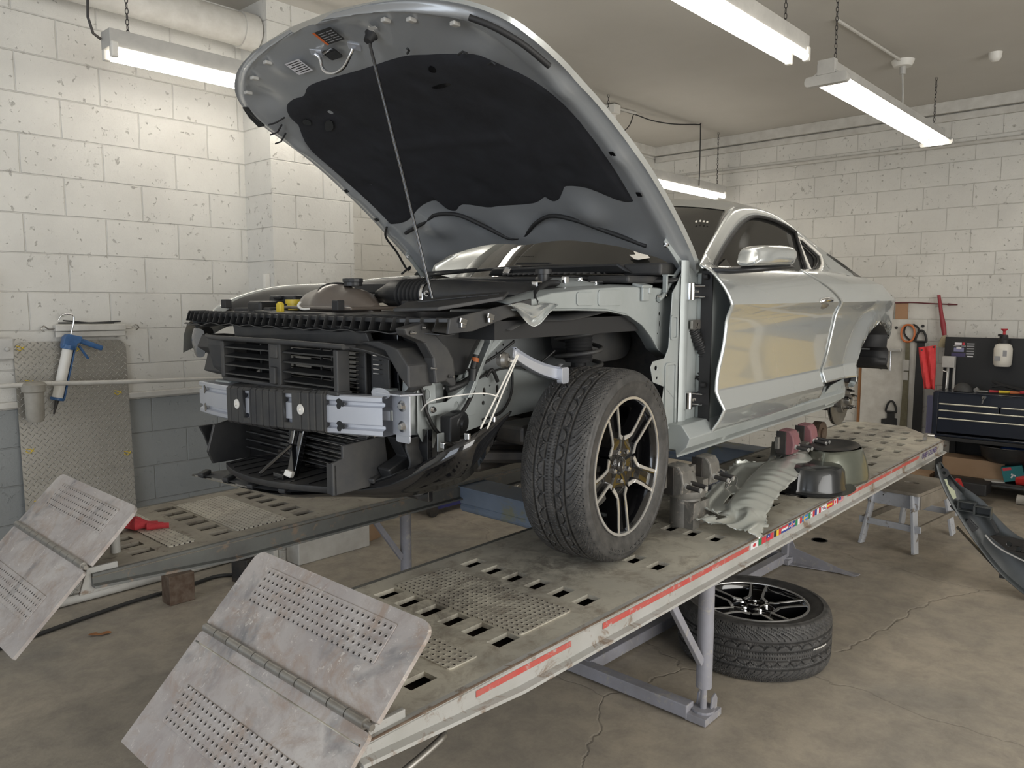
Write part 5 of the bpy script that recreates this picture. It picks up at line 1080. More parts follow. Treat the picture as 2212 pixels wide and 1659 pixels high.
# intake: cone, bellows, clamp and air box running across
def sec_tube(nm, secs, mt, par=car, n=22, **k):
    m = MB(); vs = []
    for (x, y, z, ry, rz) in secs: vs.append([(x + ry * math.cos(q), y, z + rz * math.sin(q)) for q in [2 * PI * i / n for i in range(n)]])
    m.grid(vs, cu=True); m.f += [tuple(range(n - 1, -1, -1)), tuple(len(m.v) - n + i for i in range(n))]; return B(nm, m, mt, par, **k)
IX = -.26; n_before = set(o.name for o in COL.objects); it = sec_tube('intake_duct', [(IX - .02, .16, 1.610, .020, .020), (IX, .145, 1.612, .035, .033), (IX, .09, 1.614, .058, .052), (IX, .05, 1.614, .064, .056), (IX, .01, 1.614, .064, .057)], 'plas', smooth=40, label='black intake duct')
bs_ = []
for i in range(49):
    y = .01 - .15 * i / 48; r = .064 + .007 * math.sin(i / 48 * 2 * PI * 6.5) - (.004 if i < 40 else 0) * (i % 16 == 0); bs_.append((IX, y, 1.613, r, r * .86))
sec_tube('intake_bellows', bs_, 'rubber', it, smooth=30)
m = MB(); vs = [[(IX + r * math.cos(q), y, 1.612 + r * .88 * math.sin(q)) for q in [2 * PI * i / 28 for i in range(28)]] for y, r in ((-.138, .066), (-.138, .0685), (-.152, .0685), (-.152, .066))]; m.grid(vs, cu=True); B('hose_clamp', m, 'chrome', it, smooth=30)
m = MB(); m.box((IX - .060, -.145, 1.605), (.014, .018, .030)); B('clamp_screw', m, 'chrome', it, bev=.003)
sec_tube('air_box', [(IX, -.145, 1.611, .062, .052), (IX, -.17, 1.612, .068, .055), (IX + .02, -.22, 1.612, .075, .055), (IX + .06, -.30, 1.613, .10, .050), (IX + .12, -.40, 1.614, .14, .046), (IX + .16, -.50, 1.614, .16, .040), (IX + .18, -.56, 1.612, .15, .030), (IX + .18, -.585, 1.61, .11, .016)], 'plas2', smooth=50, label='black air filter box')
bolt(it, (IX - .066, -.18, 1.617), (-1, 0, 0), .007)
m = MB(); m.box((IX - .07, -.21, 1.585), (.02, .045, .022)); m.box((IX - .08, -.255, 1.582), (.02, .03, .03)); q = B('wiring_connector', m, 'plas', it, bev=.004)
m = MB(); m.box((IX - .082, -.195, 1.585), (.008, .022, .006)); B('connector_tab', m, 'red', it)
for o in COL.objects:
    if o.name not in n_before: o.data.transform(Matrix.Translation((0, -.065, 0)))
m = MB(); m.prism(cr2([(-.10, .50), (.45, .52), (.52, .0), (.48, -.40), (.0, -.38), (-.12, -.2), (-.16, .1)], 5, True), [], .045, ZZ(1.615)); B('engine_cover', m, 'plas', bev=.018, seg=3)
m = MB(); m.box((-.30, .57, 1.575), (.25, .20, .07)); m.box((-.48, .60, 1.56), (.12, .10, .05)); m.box((-.42, .58, 1.60), (.05, .06, .02)); B('fuse_box', m, 'plas', bev=.012)
m = MB(); m.box((-.46, .70, 1.545), (.16, .12, .02), (0, 0, .2)); m.box((-.50, .45, 1.545), (.14, .05, .03)); B('bay_trim', m, 'plas2', bev=.006)
rows = []
for i in range(21):
    t = -1 + 2 * i / 20; y = .80 * t; b_ = base(t * .97)
    rows.append([(b_.x - .32 + .05 * t * t, y * .98, 1.668), (b_.x - .24, y, 1.688 - .01 * t * t), (b_.x - .10, y, 1.696), (b_.x - .03, y, 1.690), (b_.x + .03, y * .98, 1.708)])
m = MB(); m.grid(rows); cw = B('cowl_panel', m, 'plas', smooth=40, solid=.01)
for k in range(22):
    y = -.62 + .029 * k * (1 if k < 22 else 1); m = MB(); x = .80 - .22 * (1 - (y / .77) ** 2); m.beam((x - .21, y + .02, 1.702), (x - .12, y - .012, 1.708), .005, .008); B('cowl_slat', m, 'plas2', cw)
m = MB(); m.prism([(-.40, 0), (.42, 0), (.38, .055), (-.34, .065)], [], .10, lambda a, b, h: (.40 + h + .1 * (a / .5) ** 2, a - .22, 1.700 + b * .62)); B('cowl_scoop', m, 'plas', cw, bev=.01)
m = MB(); m.box((.58, -.66, 1.715), (.20, .18, .05)); m.box((.42, -.62, 1.672), (.26, .20, .03)); m.cyl((.5, -.42, 1.70), (.5, -.42, 1.735), .016, .010); B('cowl_corner', m, 'plas2', cw, bev=.012)
for pts in ([(.50, .42, 1.722), (.60, .15, 1.742), (.62, -.05, 1.745), (.66, -.38, 1.742), (.70, -.46, 1.735)], [(.56, .70, 1.712), (.52, .45, 1.722), (.56, .10, 1.742), (.50, .02, 1.735)]):
    tb('wiper_arm', pts, .007, 'plas', cw); 
m = MB(); m.box((.46, .05, 1.715), (.05, .04, .035), (.2, .3, .2)); B('wiper_cap', m, 'chrome', cw, bev=.008)
for a, b in (((.52, -.15, 1.752), (.60, .12, 1.76)), ((.50, .30, 1.735), (.46, .62, 1.722))): m = MB(); m.beam(a, b, .012, .010); B('wiper_blade', m, 'rubber', cw)
for pts, r, mt in (([(-.05, -.50, 1.63), (.02, -.30, 1.66), (.05, -.05, 1.665)], .006, 'steel'), ([(.0, -.60, 1.655), (-.12, -.64, 1.65), (-.22, -.68, 1.62), (-.30, -.74, 1.59)], .012, 'rubber'), ([(.20, -.50, 1.68), (.35, -.45, 1.68), (.40, -.60, 1.66)], .008, 'rubber'), ([(.10, -.45, 1.672), (.25, -.30, 1.676), (.45, -.2, 1.68)], .012, 'steel')): tb('bay_pipe', pts, r, mt)
for c_, d_ in (((-.12, -.60, 1.648), (.03, .03, .025)), ((.02, -.62, 1.665), (.025, .02, .03)), ((.22, -.62, 1.655), (.05, .03, .02))): m = MB(); m.box(c_, d_); B('bay_clip', m, 'chrome', bev=.004)
# torn silver sheet at the corner of the rail
rows = []
for i in range(11):
    s = i / 10; x = -.47 + .235 * s
    d = slut([(0, .004), (.2, .03), (.45, .068), (.55, .066), (.65, .05), (.8, .026), (.93, .024), (1, .004)], s)
    rows.append([(x + .004 * math.sin(j * 2), -.775 - .012 * math.sin(j * 1.6 + s * 6) - .01 * j / 6, 1.583 - d * j / 6 + .006 * math.sin(s * 9)) for j in range(7)])
m = MB(); m.grid(rows); B('torn_sheet', m, 'paint', smooth=60, solid=.002, sub=1, label='torn crumpled silver sheet edge')
# ---- raised hood
HU = Vector((-.829, 0, .559)); HN = Vector((.559, 0, .829)); H0 = Vector((.60, 0, 1.745))
HW = [(-.09, .80), (0, .835), (.15, .845), (.5, .845), (.75, .835), (.95, .825), (1.08, .82), (1.19, .80), (1.28, .755), (1.36, .65), (1.42, .51), (1.455, .34), (1.472, .18), (1.478, 0)]
hw = lambda u: slut(HW, u)
def he(u): return slut([(-.1, 0), (0, 0), (.2, .025), (.5, .045), (.8, .035), (1.0, .008), (1.15, -.020), (1.3, -.045), (1.48, -.080)], u)
def hsurf(u, v, h=0):
    w = .845; c = .060 * (1 - min(1, abs(v) / w) ** 2.2); p = H0 + HU * u + HN * (he(u) + c + h); return Vector((p.x, v, p.z))
# underside height of the inner frame: deep rim, recessed pad area
PAD = [(1.178, .546), (1.205, .47), (1.205, .40), (1.238, .33), (1.245, .235), (1.238, 0), (1.245, -.235), (1.225, -.354), (1.200, -.47), (1.165, -.56), (1.10, -.625), (1.045, -.665), (.967, -.70), (.863, -.718), (.754, -.725), (.618, -.724), (.498, -.722), (.37, -.72), (.345, -.70), (.353, -.64), (.42, -.532), (.436, -.431), (.41, -.398), (.36, -.345), (.352, -.30), (.38, -.28), (.347, -.195), (.347, 0), (.347, .08), (.384, .207), (.351, .279), (.371, .321), (.432, .34), (.42, .44), (.348, .60), (.341, .705), (.374, .745), (.521, .738), (.686, .732), (.87, .722), (.979, .691), (1.09, .60), (1.137, .592)]
def under(u, v):
    """relief of the pressed inner panel, positive = towards the engine"""
    w = hw(u); e = w - abs(v); d = .020 * max(0, min(1, (e - .015) / .03)) - .0
    d += .010 * math.exp(-((e - .075) / .02) ** 2)
    if u > 1.26: d -= .014 * max(0, 1 - abs(v - 0) / .16) * max(0, 1 - abs(u - 1.33) / .08)
    for cu_, cv, r, a in ((1.26, .60, .09, -.022), (1.26, -.60, .09, -.022), (1.345, .33, .05, .012), (1.38, -.20, .06, -.014), (.20, .0, .12, .022), (.29, .46, .09, .030), (.29, -.46, .09, .030), (.10, .62, .07, .014), (.10, -.62, .07, .014), (.24, .22, .05, -.012), (.24, -.22, .05, -.012), (.6, .785, .05, .010), (.6, -.785, .05, .010), (.95, .77, .05, .010), (.95, -.77, .05, .010), (.30, .785, .04, .010)):
        q = ((u - cu_) ** 2 + (v - cv) ** 2) / r ** 2
        if q < 4: d += a * math.exp(-q * 1.4)
    return d
def hrows(fn, nu=90, nv=96, u0=-.085, u1=1.474):
    R = []
    for i in range(nu + 1):
        u = u0 + (u1 - u0) * i / nu
        # rear edge is cut forward between the two hinge wings
        R.append([fn(u, t) for t in [-1 + 2 * j / nv for j in range(nv + 1)]])
    return R
def ucut(u, v): # remap so the rear edge follows the cut-out
    r = slut([(0, .115), (.25, .12), (.45, .095), (.60, .065), (.70, .02), (.76, -.05), (.80, -.088), (.85, -.088)], abs(v)); return r + (u + .085) * (1.474 - r) / 1.559
def inner(u, t):
    v = hw(u) * t; uu = ucut(u, v); e = hw(uu)
    p = hsurf(uu, v, -under(uu, v) - .004); return p
def outer(u, t):
    v = hw(u) * t * 1.012; uu = ucut(u, v); return hsurf(uu, v, .012)
m = MB(); m.grid(hrows(inner)); hood = B('hood', m, 'hoodin', smooth=70, label='raised hood, grey underside')
m = MB(); R = hrows(outer, 50, 56); m.grid(R); 
I = hrows(inner, 50, 56)
for a, b in ((R[0], I[0]), (R[-1], I[-1]), ([r[0] for r in R], [r[0] for r in I]), ([r[-1] for r in R], [r[-1] for r in I])): m.grid([a, b])
B('hood_skin', m, 'paint', hood, smooth=60)
# insulation pad following the surface
m = MB(); from mathutils.geometry import intersect_point_tri_2d
from mathutils import geometry as _g
def inpoly(x, y, P):
    c = False; j = len(P) - 1
    for i in range(len(P)):
        if (P[i][1] > y) != (P[j][1] > y) and x < (P[j][0] - P[i][0]) * (y - P[i][1]) / (P[j][1] - P[i][1]) + P[i][0]: c = not c
        j = i
    return c
PO = cr2(PAD, 3, True)
# structured grid: for each lateral line find first / last u inside, so the rim follows the outline
m = MB(); NV = 150; rows = []; dents = [(.95, .30, .05), (1.05, .05, .05), (.75, .45, .045), (.55, -.5, .045), (1.08, .38, .06), (.5, .0, .05), (.45, .5, .04), (.95, -.45, .06), (.62, .62, .04), (1.12, -.2, .05)]
def dent(u, v): 
    d = .004 * math.sin(u * 9 + v * 5) * math.cos(v * 7 - u * 3) 
    for a, b, r in dents:
        q = ((u - a) ** 2 + (v - b) ** 2) / r ** 2
        if q < 5: d -= .010 * math.exp(-q * 1.5)
    d += .007 * math.exp(-((u - .78 - .1 * v) / .03) ** 2) * (abs(v) < .35)
    return d
for j in range(NV + 1):
    v = -.7245 + 1.462 * j / NV; us = []
    k = len(PO) - 1
    for i in range(len(PO)):
        a, b = PO[i], PO[k]
        if (a[1] > v) != (b[1] > v): us.append(a[0] + (b[0] - a[0]) * (v - a[1]) / (b[1] - a[1]))
        k = i
    if len(us) < 2: continue
    ua, ub = min(us), max(us); r = []
    for i in range(61):
        s = i / 60; u = ua + (ub - ua) * s; ed = min(1, min(s, 1 - s) * 14, (j + .2) / 4, (NV - j + .2) / 4); r.append(hsurf(u, v, -.020 - .016 * math.sqrt(max(0, ed)) - dent(u, v) * ed))
    rows.append(r)
m.grid(rows); pd = B('insulation_pad', m, 'pad', hood, smooth=60)
def under_pt(u, v, h): return hsurf(u, v, -.02 - h)
for us_, vs_, wu, wv, rot in ((1.02, .45, .018, .05, .5), (1.075, .53, .018, .025, .2), (1.075, -.29, .010, .05, 0), (1.16, -.33, .014, .02, .5)):
    o2 = [(us_ + (a * math.cos(rot) - b * math.sin(rot)), vs_ + (a * math.sin(rot) + b * math.cos(rot))) for a, b in cr2([(wu, 0), (wu * .6, wv * .8), (0, wv), (-wu * .8, wv * .6), (-wu, 0), (-wu * .5, -wv * .7), (0, -wv), (wu * .9, -wv * .8)], 2, True)]
    m = MB(); m.prism(o2, [], .002, lambda a, b, h: under_pt(a, b, .0175 + h)); B('pad_opening', m, 'gloss', pd)
# seal, latch, labels, hooks, hinges
m = MB(); m.prism([(1.13, .765), (1.135, .800), (1.20, .778), (1.255, .745), (1.245, .715), (1.19, .748)], [], .006, lambda a, b, h: under_pt(a, b, .004 + h)); B('corner_vent', m, 'gloss', hood)
m = MB(); m.tube([under_pt(u, -v, .010) for u, v in cr2([(1.08, .805), (1.18, .785), (1.27, .735), (1.33, .675)], 5)], .010, 8); B('edge_seal', m, 'rubber', hood, smooth=60)
m = MB(); P = [under_pt(u, v, .014) for u, v in cr2([(.283, .68), (.33, .50), (.363, .40), (.34, .27), (.24, .16), (.165, .08), (.165, 0), (.18, -.04), (.25, -.15), (.285, -.26), (.25, -.38), (.19, -.49), (.11, -.66)], 6)]; m.tube(P, .0095, 8); B('weather_seal', m, 'rubber', hood, smooth=60)
m = MB(); P = [under_pt(u, v, .012 + e) for u, v, e in ((1.362, .10, 0), (1.345, .085, .01), (1.318, .075, .045), (1.300, .03, .06), (1.303, -.03, .05), (1.322, -.07, .02), (1.332, -.085, 0))]; m.tube(cr(P, 4), .0065, 8); st_ = B('latch_striker', m, 'chrome', hood, smooth=60)
for u, v in ((1.362, .10), (1.335, -.09)):
    m = MB(); m.beam(under_pt(u + .012, v + .02, .002), under_pt(u - .014, v - .02, .002), .03, .008, up=HN); B('striker_foot', m, 'alu', hood, bev=.002)
m = MB(); m.prism(rect(1.315, -.012, 1.365, .058, .01), [], .004, lambda a, b, h: under_pt(a, b, .012 - .0 + h)); B('latch_hole', m, 'gloss', hood)
def lab(u0, v0, u1, v1, items, base_c, nm='sticker'):
    f = lambda a, b: under_pt(u0 + (u1 - u0) * a, v0 + (v1 - v0) * b, .0135 + .006)
    L = [(MB().add([f(0, 0), f(1, 0), f(1, 1), f(0, 1)], [(0, 1, 2, 3)]), C_[base_c])]
    for c, a0, a1, b0, b1 in items:
        g = lambda a, b: under_pt(u0 + (u1 - u0) * a, v0 + (v1 - v0) * b, .0135 + .0066); L.append((MB().add([g(a0, b0), g(a1, b0), g(a1, b1), g(a0, b1)], [(0, 1, 2, 3)]), C_[c]))
    multi(nm, L, hood)
lab(1.305, .185, 1.372, .275, [('k', .1 + .15 * i, .16 + .15 * i, .08, .75 + .2 * (i % 2)) for i in range(6)], 'w')
C_['or'] = mat('decal_orange', (.65, .14, .03), .5); C_['gr'] = mat('decal_grey', (.30, .30, .31), .5)
lab(1.385, -.115, 1.450, -.010, [('or', 0, 1, .88, 1)] + [('gr', .12 + .16 * i, .17 + .16 * i, .08, .40) for i in range(5)] + [('gr', .12 + .16 * i, .17 + .16 * i, .47, .82) for i in range(5)], 'k')
m = MB(); m.prism([(1.392, -.255), (1.378, -.27), (1.386, -.27), (1.386, -.295), (1.398, -.295), (1.398, -.27), (1.406, -.27)], [], .002, lambda a, b, h: under_pt(a, b, .0195 + h)); B('arrow_mark', m, 'lamp', hood)
for v, s in ((-.60, 1), (-.45, 1), (-.35, 1), (.35, 1), (.50, -1), (.62, 1)):
    u = hw(0) and slut([(.35, 1.40), (.5, 1.36), (.62, 1.31)], abs(v)); m = MB(); m.box(under_pt(u, v, .012), (.03, .022, .014)); B('rubber_stop', m, 'lamp', hood, bev=.004)
for pts in ([(1.14, .60), (1.135, .66), (1.142, .70)], [(1.11, .66), (1.085, .72), (1.09, .76)], [(1.06, .70), (1.03, .77), (1.035, .80)], [(1.20, -.50), (1.215, -.54), (1.21, -.56)], [(1.255, -.30), (1.27, -.33), (1.285, -.34)], [(1.135, -.585), (1.15, -.62), (1.14, -.63)]):
    m = MB(); m.tube([under_pt(u, v, .02 + .006 * i) for i, (u, v) in enumerate(pts)], .004, 6); B('pad_clip', m, 'rubber', hood)
for v in (-.775, .775):
    for u in (.62, .40):
        m = MB(); m.prism(rect(u, v - .011, u + .022, v + .011, .002, 1), [], .002, lambda a, b, h: under_pt(a, b, .0175 + h)); B('hood_slot', m, 'gloss', hood)
for s in (-1, 1):
    m = MB(); a = under_pt(.16, s * .775, .015); b = under_pt(-.05, s * .80, .02); m.beam(a, b, .030, .006, up=(0, 1, 0)); m.beam(b, (.63, s * .80, 1.69), .022, .006, up=(0, 1, 0)); hg_ = B('hood_hinge', m, 'shell', hood, bev=.002)
    for q in (a.lerp(b, .08), a.lerp(b, .85)): bolt(hg_, q - HN * .01, -HN, .008)
tb('washer_hose', [under_pt(.36, .74, .03), under_pt(.30, .80, .03), under_pt(.18, .83, .02), under_pt(.05, .86, .02), (.56, .86, 1.76), (.50, .86, 1.72)], .006, 'wire', hood)
tp = hsurf(1.362, -.225, -.04); tb('prop_rod', [(-.40, -.355, 1.565), (-.40, -.352, 1.60), tuple(Vector((-.40, -.352, 1.60)).lerp(tp, .5)), tuple(tp - Vector((0, 0, .03))), tuple(tp)], .0058, 'gloss', sm=0, n=10)
m = MB(); m.lathe([(0, -.02), (.014, -.02), (.018, .0), (.024, .01)], tp, HN, 14); B('rod_grommet', m, 'rubber', hood, smooth=40)
# stickers on the windshield
def wsp(t, s): p = base(t).lerp(head(t), s) + Vector((-.03, 0, .05)) * math.sin(PI * s) * (1 - .6 * t * t); return p + Vector((-.010, 0, .008))
m = MB(); q = [(0, .10), (.03, .04), (.0, -.06), (.055, .0), (.1, .035), (.06, .06)]
m.prism([(-.44 - .0, .17)] + [(-.475, .13), (-.495, .125), (-.54, .145), (-.50, .215), (-.475, .20), (-.44, .225), (-.468, .175)], [], .001, lambda a, b, h: wsp(a / .77, b) + Vector((0, 0, h))); dq_ = B('windshield_decal', m, 'white', ws)
for k, (a, b) in enumerate(((-.36, .62), (-.34, .62), (-.318, .62), (-.30, .60))):
    m = MB(); z = b + .05; tt = lambda a, b: wsp((a - .36) / .77, b); m.prism([(a - .006, z), (a + .006, z), (a + .006, z + .03), (a - .002, z + .03)], [], .001, lambda p, r, h: tt(p, r) + Vector((0, 0, h))); B('windshield_lettering', m, 'white', ws)
# ---------------------------------------------------------------- clamps holding the car, things on the runway
M_['clamp'] = mat('clamp_steel', (.22, .21, .19), .55, .4, c2=(.14, .135, .125), ns=16, wear=(.34, .31, .27), wsc=25)
M_['maroon'] = mat('maroon_jaw', (.26, .11, .12), .55, c2=(.20, .09, .10), ns=12)
def clamp(x, label, jaw):
    t = thing('sill_clamp', label, 'clamp', (x, -.84, ZT), mw=TL, group='sill clamp stands on the near runway')
    m = MB(); m.lathe([(0, .0), (.062, .0), (.062, .125), (.060, .13), (0, .13)], (0, 0, 0), n=28); m.box((.055, -.03, .05), (.10, .05, .10)); m.box((-.03, -.045, .055), (.05, .05, .11)); b0 = build('post', m, M_['clamp'], t, smooth=35)
    m = MB(); m.lathe([(.0, .125), (.078, .125), (.08, .128), (.08, .152), (.076, .156), (.0, .156)], n=30); m.box((.075, -.02, .155), (.045, .06, .06)); build('collar', m, M_['clamp'], t, smooth=35)
    m = MB(); m.lathe([(.0, .15), (.055, .155), (.035, .215), (.03, .225), (0, .225)], n=24); m.box((.01, 0, .20), (.055, .05, .09), taper=(.7, .8)); build('neck', m, M_['clamp'], t, smooth=35)
    m = MB(); m.box((.03, .02, .205), (.36, .022, .062)); build('cross_bar', m, M_['clamp'], t, bev=.004)
    for dx in (-.085, .145):
        o = [(-.052, .155), (-.060, .20), (-.052, .245), (-.035, .268), (.02, .272), (.025, .24), (.0, .235), (-.012, .20), (.0, .165), (-.02, .145)]
        m = MB(); m.prism(o, [], .082, lambda a, b, h: (dx - .04 + h, a, b)); j = build('jaw', m, M_[jaw], t, bev=.006, label='maroon jaw' if jaw == 'maroon' else None)
        m = MB(); m.prism([(-.02, .15), (-.02, .265), (.03, .265), (.03, .15)], [], .006, lambda a, b, h: (dx - .048 + h, a, b)); build('side_plate', m, M_['dark'], j, bev=.002)
        for q in (-.018, .026):
            m = MB(); m.cyl((dx + q, -.045, .19 + .006 * (q > 0)), (dx + q, -.125, .182 + .006 * (q > 0)), .0095, n=12); bt = build('clamp_bolt', m, M_['dark'], t, smooth=40)
            m = MB(); m.cyl((dx + q, -.058, .189), (dx + q, -.066, .188), .0135, n=12); m.cyl((dx + q, -.122, .183), (dx + q, -.128, .182), .0098, n=12); build('bolt_collar', m, M_['mach'], bt, smooth=40)
    return t
clamp(.545, 'grey sill clamp stand right behind the front wheel, on the near runway', 'clamp')
clamp(1.62, 'sill clamp stand with maroon jaws near the rear of the near runway', 'maroon')
def lt(name, mb, mt, label, cat, **k): return tag(build(name, mb, M_[mt] if isinstance(mt, str) else mt, mw=TL, **k), label, cat)
# torn body panel
ED = [((.501, -.898, .700), (.523, -1.176, .684)), ((.599, -.95, .712), (.651, -1.145, .700)), ((.633, -.852, .726), (.784, -1.094, .718)), ((.908, -.785, .758), (1.079, -1.036, .738)), ((1.204, -.714, .780), (1.364, -.992, .756)),
      ((1.291, -.72, .785), (1.595, -.973, .771)), ((1.40, -.80, .784), (1.733, -.95, .782)), ((1.795, -.655, .815), (1.969, -.897, .801))]
Lf = cr([e[0] for e in ED], 12); Rt = cr([e[1] for e in ED], 12); rows = []; random.seed(3)
for i, (a, b) in enumerate(zip(Lf, Rt)):
    s = i / (len(Lf) - 1); r = []
    for j in range(41):
        t = j / 40; p = Vector(a).lerp(Vector(b), t)
        z = .016 * math.sin(PI * t) + .022 * math.exp(-((t - .75) / .28) ** 2) * (s > .12) * min(1, (s - .12) * 6) * (.3 + .7 * math.exp(-((s - .45) / .3) ** 2))
        if .27 < s < .55 and t > .52: z += .003 * math.sin(s * 150) * min(1, (t - .52) * 8)
        if .20 < s < .62 and .12 < t < .44: z -= .012 * (min(1, min(t - .12, .44 - t) * 25, min(s - .2, .62 - s) * 25))
        if s < .25: z += .016 * math.sin(t * 8 + s * 9 + .6) * math.sin(s * 12.5) + .006 * math.sin(t * 17 - s * 20)
        if s > .65: z += .012 * math.sin(t * 7 + s * 12)
        if j == 0: z += .010 * ((i // 2) % 2)
        if j == 40: p += Vector((random.uniform(-.012, .012), random.uniform(-.012, .004), 0)); z += random.uniform(-.004, .008)
        if i in (0, len(Lf) - 1): p += Vector((random.uniform(-.01, .01), 0, 0)); z += random.uniform(-.003, .004)
        r.append(p + Vector((0, 0, max(z, -.004))))
    rows.append(r)
m = MB(); m.grid(rows); hol = set()
for f0, (i, j) in enumerate([(i, j) for i in range(len(rows) - 1) for j in range(40)]):
    s = i / (len(rows) - 1); t = j / 40
    if math.hypot((s - .86) / .022, (t - .25) / .05) < 1 or (s > .70 and j in (3, 7) and i % 5 == 0) or math.hypot((s - .75) / .02, (t - .62) / .06) < 1 or (s < .2 and t < .25 and .10 < s + t * .2 < .17) or (.30 < s < .36 and j in (14, 15)) or (.22 < s < .23 and 8 < j < 12): hol.add(f0)
m.f = [f for k, f in enumerate(m.f) if k not in hol]
M_['scrap'] = mat('torn_panel_steel', (.66, .68, .64), .32, .55, .5, c2=(.58, .60, .56), ns=5)
lt('torn_body_panel', m, 'scrap', 'crumpled silver sheet metal panel with torn edges lying on the near runway', 'scrap metal', smooth=50, solid=.0018)
# black spare-wheel pan and olive inner panels
m = MB(); m.lathe([(0, .105), (.10, .105), (.135, .098), (.150, .080), (.158, .02), (.165, .008), (.205, .004), (.212, .010)], n=48); m.v = [(x * (1 + .12 * (y > 0)), y * .86, z * 1.15) for x, y, z in m.v]
o = build('pressed_pan', m, mat('pan_black', (.03, .032, .034), .28, .3, .5), smooth=40, solid=.002, mw=TL @ Matrix.Translation((1.50, -1.010, ZT + .001))); tag(o, 'black round pressed metal pan lying beside the torn panel on the near runway', 'pan')
t = thing('wheelhouse_scrap', 'olive-grey curved wheelhouse shell with a round top behind the black pan', 'scrap metal', mw=TL @ Matrix.Translation((1.80, -.985, ZT)))
M_['olive'] = mat('olive_primer', (.17, .18, .145), .28, .5, .5, c2=(.13, .14, .115), ns=6)
rows = []
for i in range(13):
    h = i / 12; r = .20 - .05 * h ** 2; rows.append([((r + .03 * math.sin(a * 2)) * math.cos(a) * 1.25, (r + .02 * math.sin(a * 3)) * math.sin(a) * .8, .002 + .165 * h) for a in [R_(150 + 260 * k / 26) for k in range(27)]])
m = MB(); m.grid(rows); build('shell', m, M_['olive'], t, smooth=60, solid=.002)
m = MB(); m.lathe([(.0, .172), (.10, .172), (.115, .178), (.15, .176), (.165, .168), (.15, .160)], n=36); m.v = [(x * 1.1, y * .72, z) for x, y, z in m.v]; build('rim', m, M_['dark'], t, smooth=50, solid=.002)
random.seed(11)
def crumple(name, label, c, r, mt, cat='scrap metal', n=9):
    m = MB(); rows = []
    for i in range(n + 1):
        v = PI * i / n; rows.append([(c[0] + (r[0] * math.sin(v) * math.cos(u)) * random.uniform(.75, 1.1), c[1] + (r[1] * math.sin(v) * math.sin(u)) * random.uniform(.75, 1.1), c[2] + r[2] * (1 - math.cos(v)) / 2 * 1.0 + random.uniform(0, .006)) for u in [2 * PI * k / 14 for k in range(14)]])
    m.grid(rows, cu=True); return lt(name, m, mt, label, cat, smooth=35)
crumple('crushed_part', 'crushed dark glossy car part behind the front clamp on the near runway', (.98, -.70, ZT), (.17, .10, .14), mat('crushed_blue', (.06, .07, .10), .25, .5, .6))
m = MB(); m.tube(cr([(.90, -.84, .74), (.93, -.86, .80), (.97, -.86, .78), (.95, -.85, .72), (1.0, -.84, .75), (1.03, -.85, .70)], 4), .003, 6); m.tube(cr([(.93, -.83, .76), (.98, -.85, .74), (.96, -.86, .70), (.90, -.84, .70), (.92, -.83, .77)], 4), .003, 6)
lt('wire_tangle', m, 'steel', 'tangle of bare metal wire beside the crushed dark part', 'wire', smooth=60)
t = thing('black_bracket', 'black plastic mounting bracket with a grey arm behind the maroon clamp', 'bracket', mw=TL @ Matrix.Translation((2.15, -.72, ZT)))
m = MB(); m.beam((-.26, .02, .05), (.15, -.02, .055), .09, .05); m.box((-.18, 0, .06), (.12, .12, .09), (0, .2, .3)); m.box((.02, -.02, .04), (.10, .10, .07)); m.beam((-.1, .05, .09), (.10, .07, .06), .02, .03); build('body', m, M_['plas'], t, bev=.01)
m = MB(); m.beam((.10, -.05, .035), (.34, -.07, .03), .055, .045); m.cyl((.33, -.10, .035), (.33, -.03, .035), .022, n=14); m.tube([(.30, -.02, .06), (.45, -.02, .05)], .008, 8); build('arm', m, mat('bracket_grey', (.10, .12, .125), .4), t, bev=.005)
m = MB(); m.cyl((0, 0, 0), (0, .05, .0), .075, n=20); m.cyl((0, -.01, 0), (0, .06, 0), .035, n=16); o = build('bearing_ring', m, M_['rust'], smooth=40, mw=TL @ Matrix.Translation((2.62, -.62, ZT + .075))); tag(o, 'small rusty ring standing under the bare rear brake disc', 'ring')
# red glove behind the far flap
m = MB(); rows = []
for i in range(9):
    v = PI * i / 8; rows.append([(-1.02 + (.055 * math.sin(v) * math.cos(u)) * (1 + .25 * math.sin(3 * u)), .77 + .05 * math.sin(v) * math.sin(u) * (1 + .2 * math.sin(5 * u)), ZT + .002 + .035 * (1 - math.cos(v)) / 2 * (1 + .4 * math.sin(2 * u + v * 2))) for u in [2 * PI * k / 24 for k in range(24)]])
m.grid(rows, cu=True)
for k in range(3): m.tube([(-1.0, .76 - .02 * k, ZT + .015), (-.945 + .01 * k, .745 - .03 * k, ZT + .012)], [.016, .011], 8)
lt('work_glove', m, 'red', 'crumpled red work glove lying on the far runway behind its flap', 'glove', smooth=60)
# loose wheel on the floor, face up
LW = thing('loose_wheel', 'loose car wheel lying face up on the floor under the near runway', 'wheel', (1.115, -.90, .1285)); LW.rotation_euler = (0, 0, R_(25))
wheel(LW, Matrix.Rotation(R_(-90), 4, 'X'), None, spin=-12, text_=False)
m = MB()
for k in range(8):
    a = R_(-133 + 2.1 * k); m.box((.3455 * math.cos(a), .3455 * math.sin(a), .012), (.002, .009, .006), (0, 0, a))
build('chalk_dash', m, M_['white'], LW)
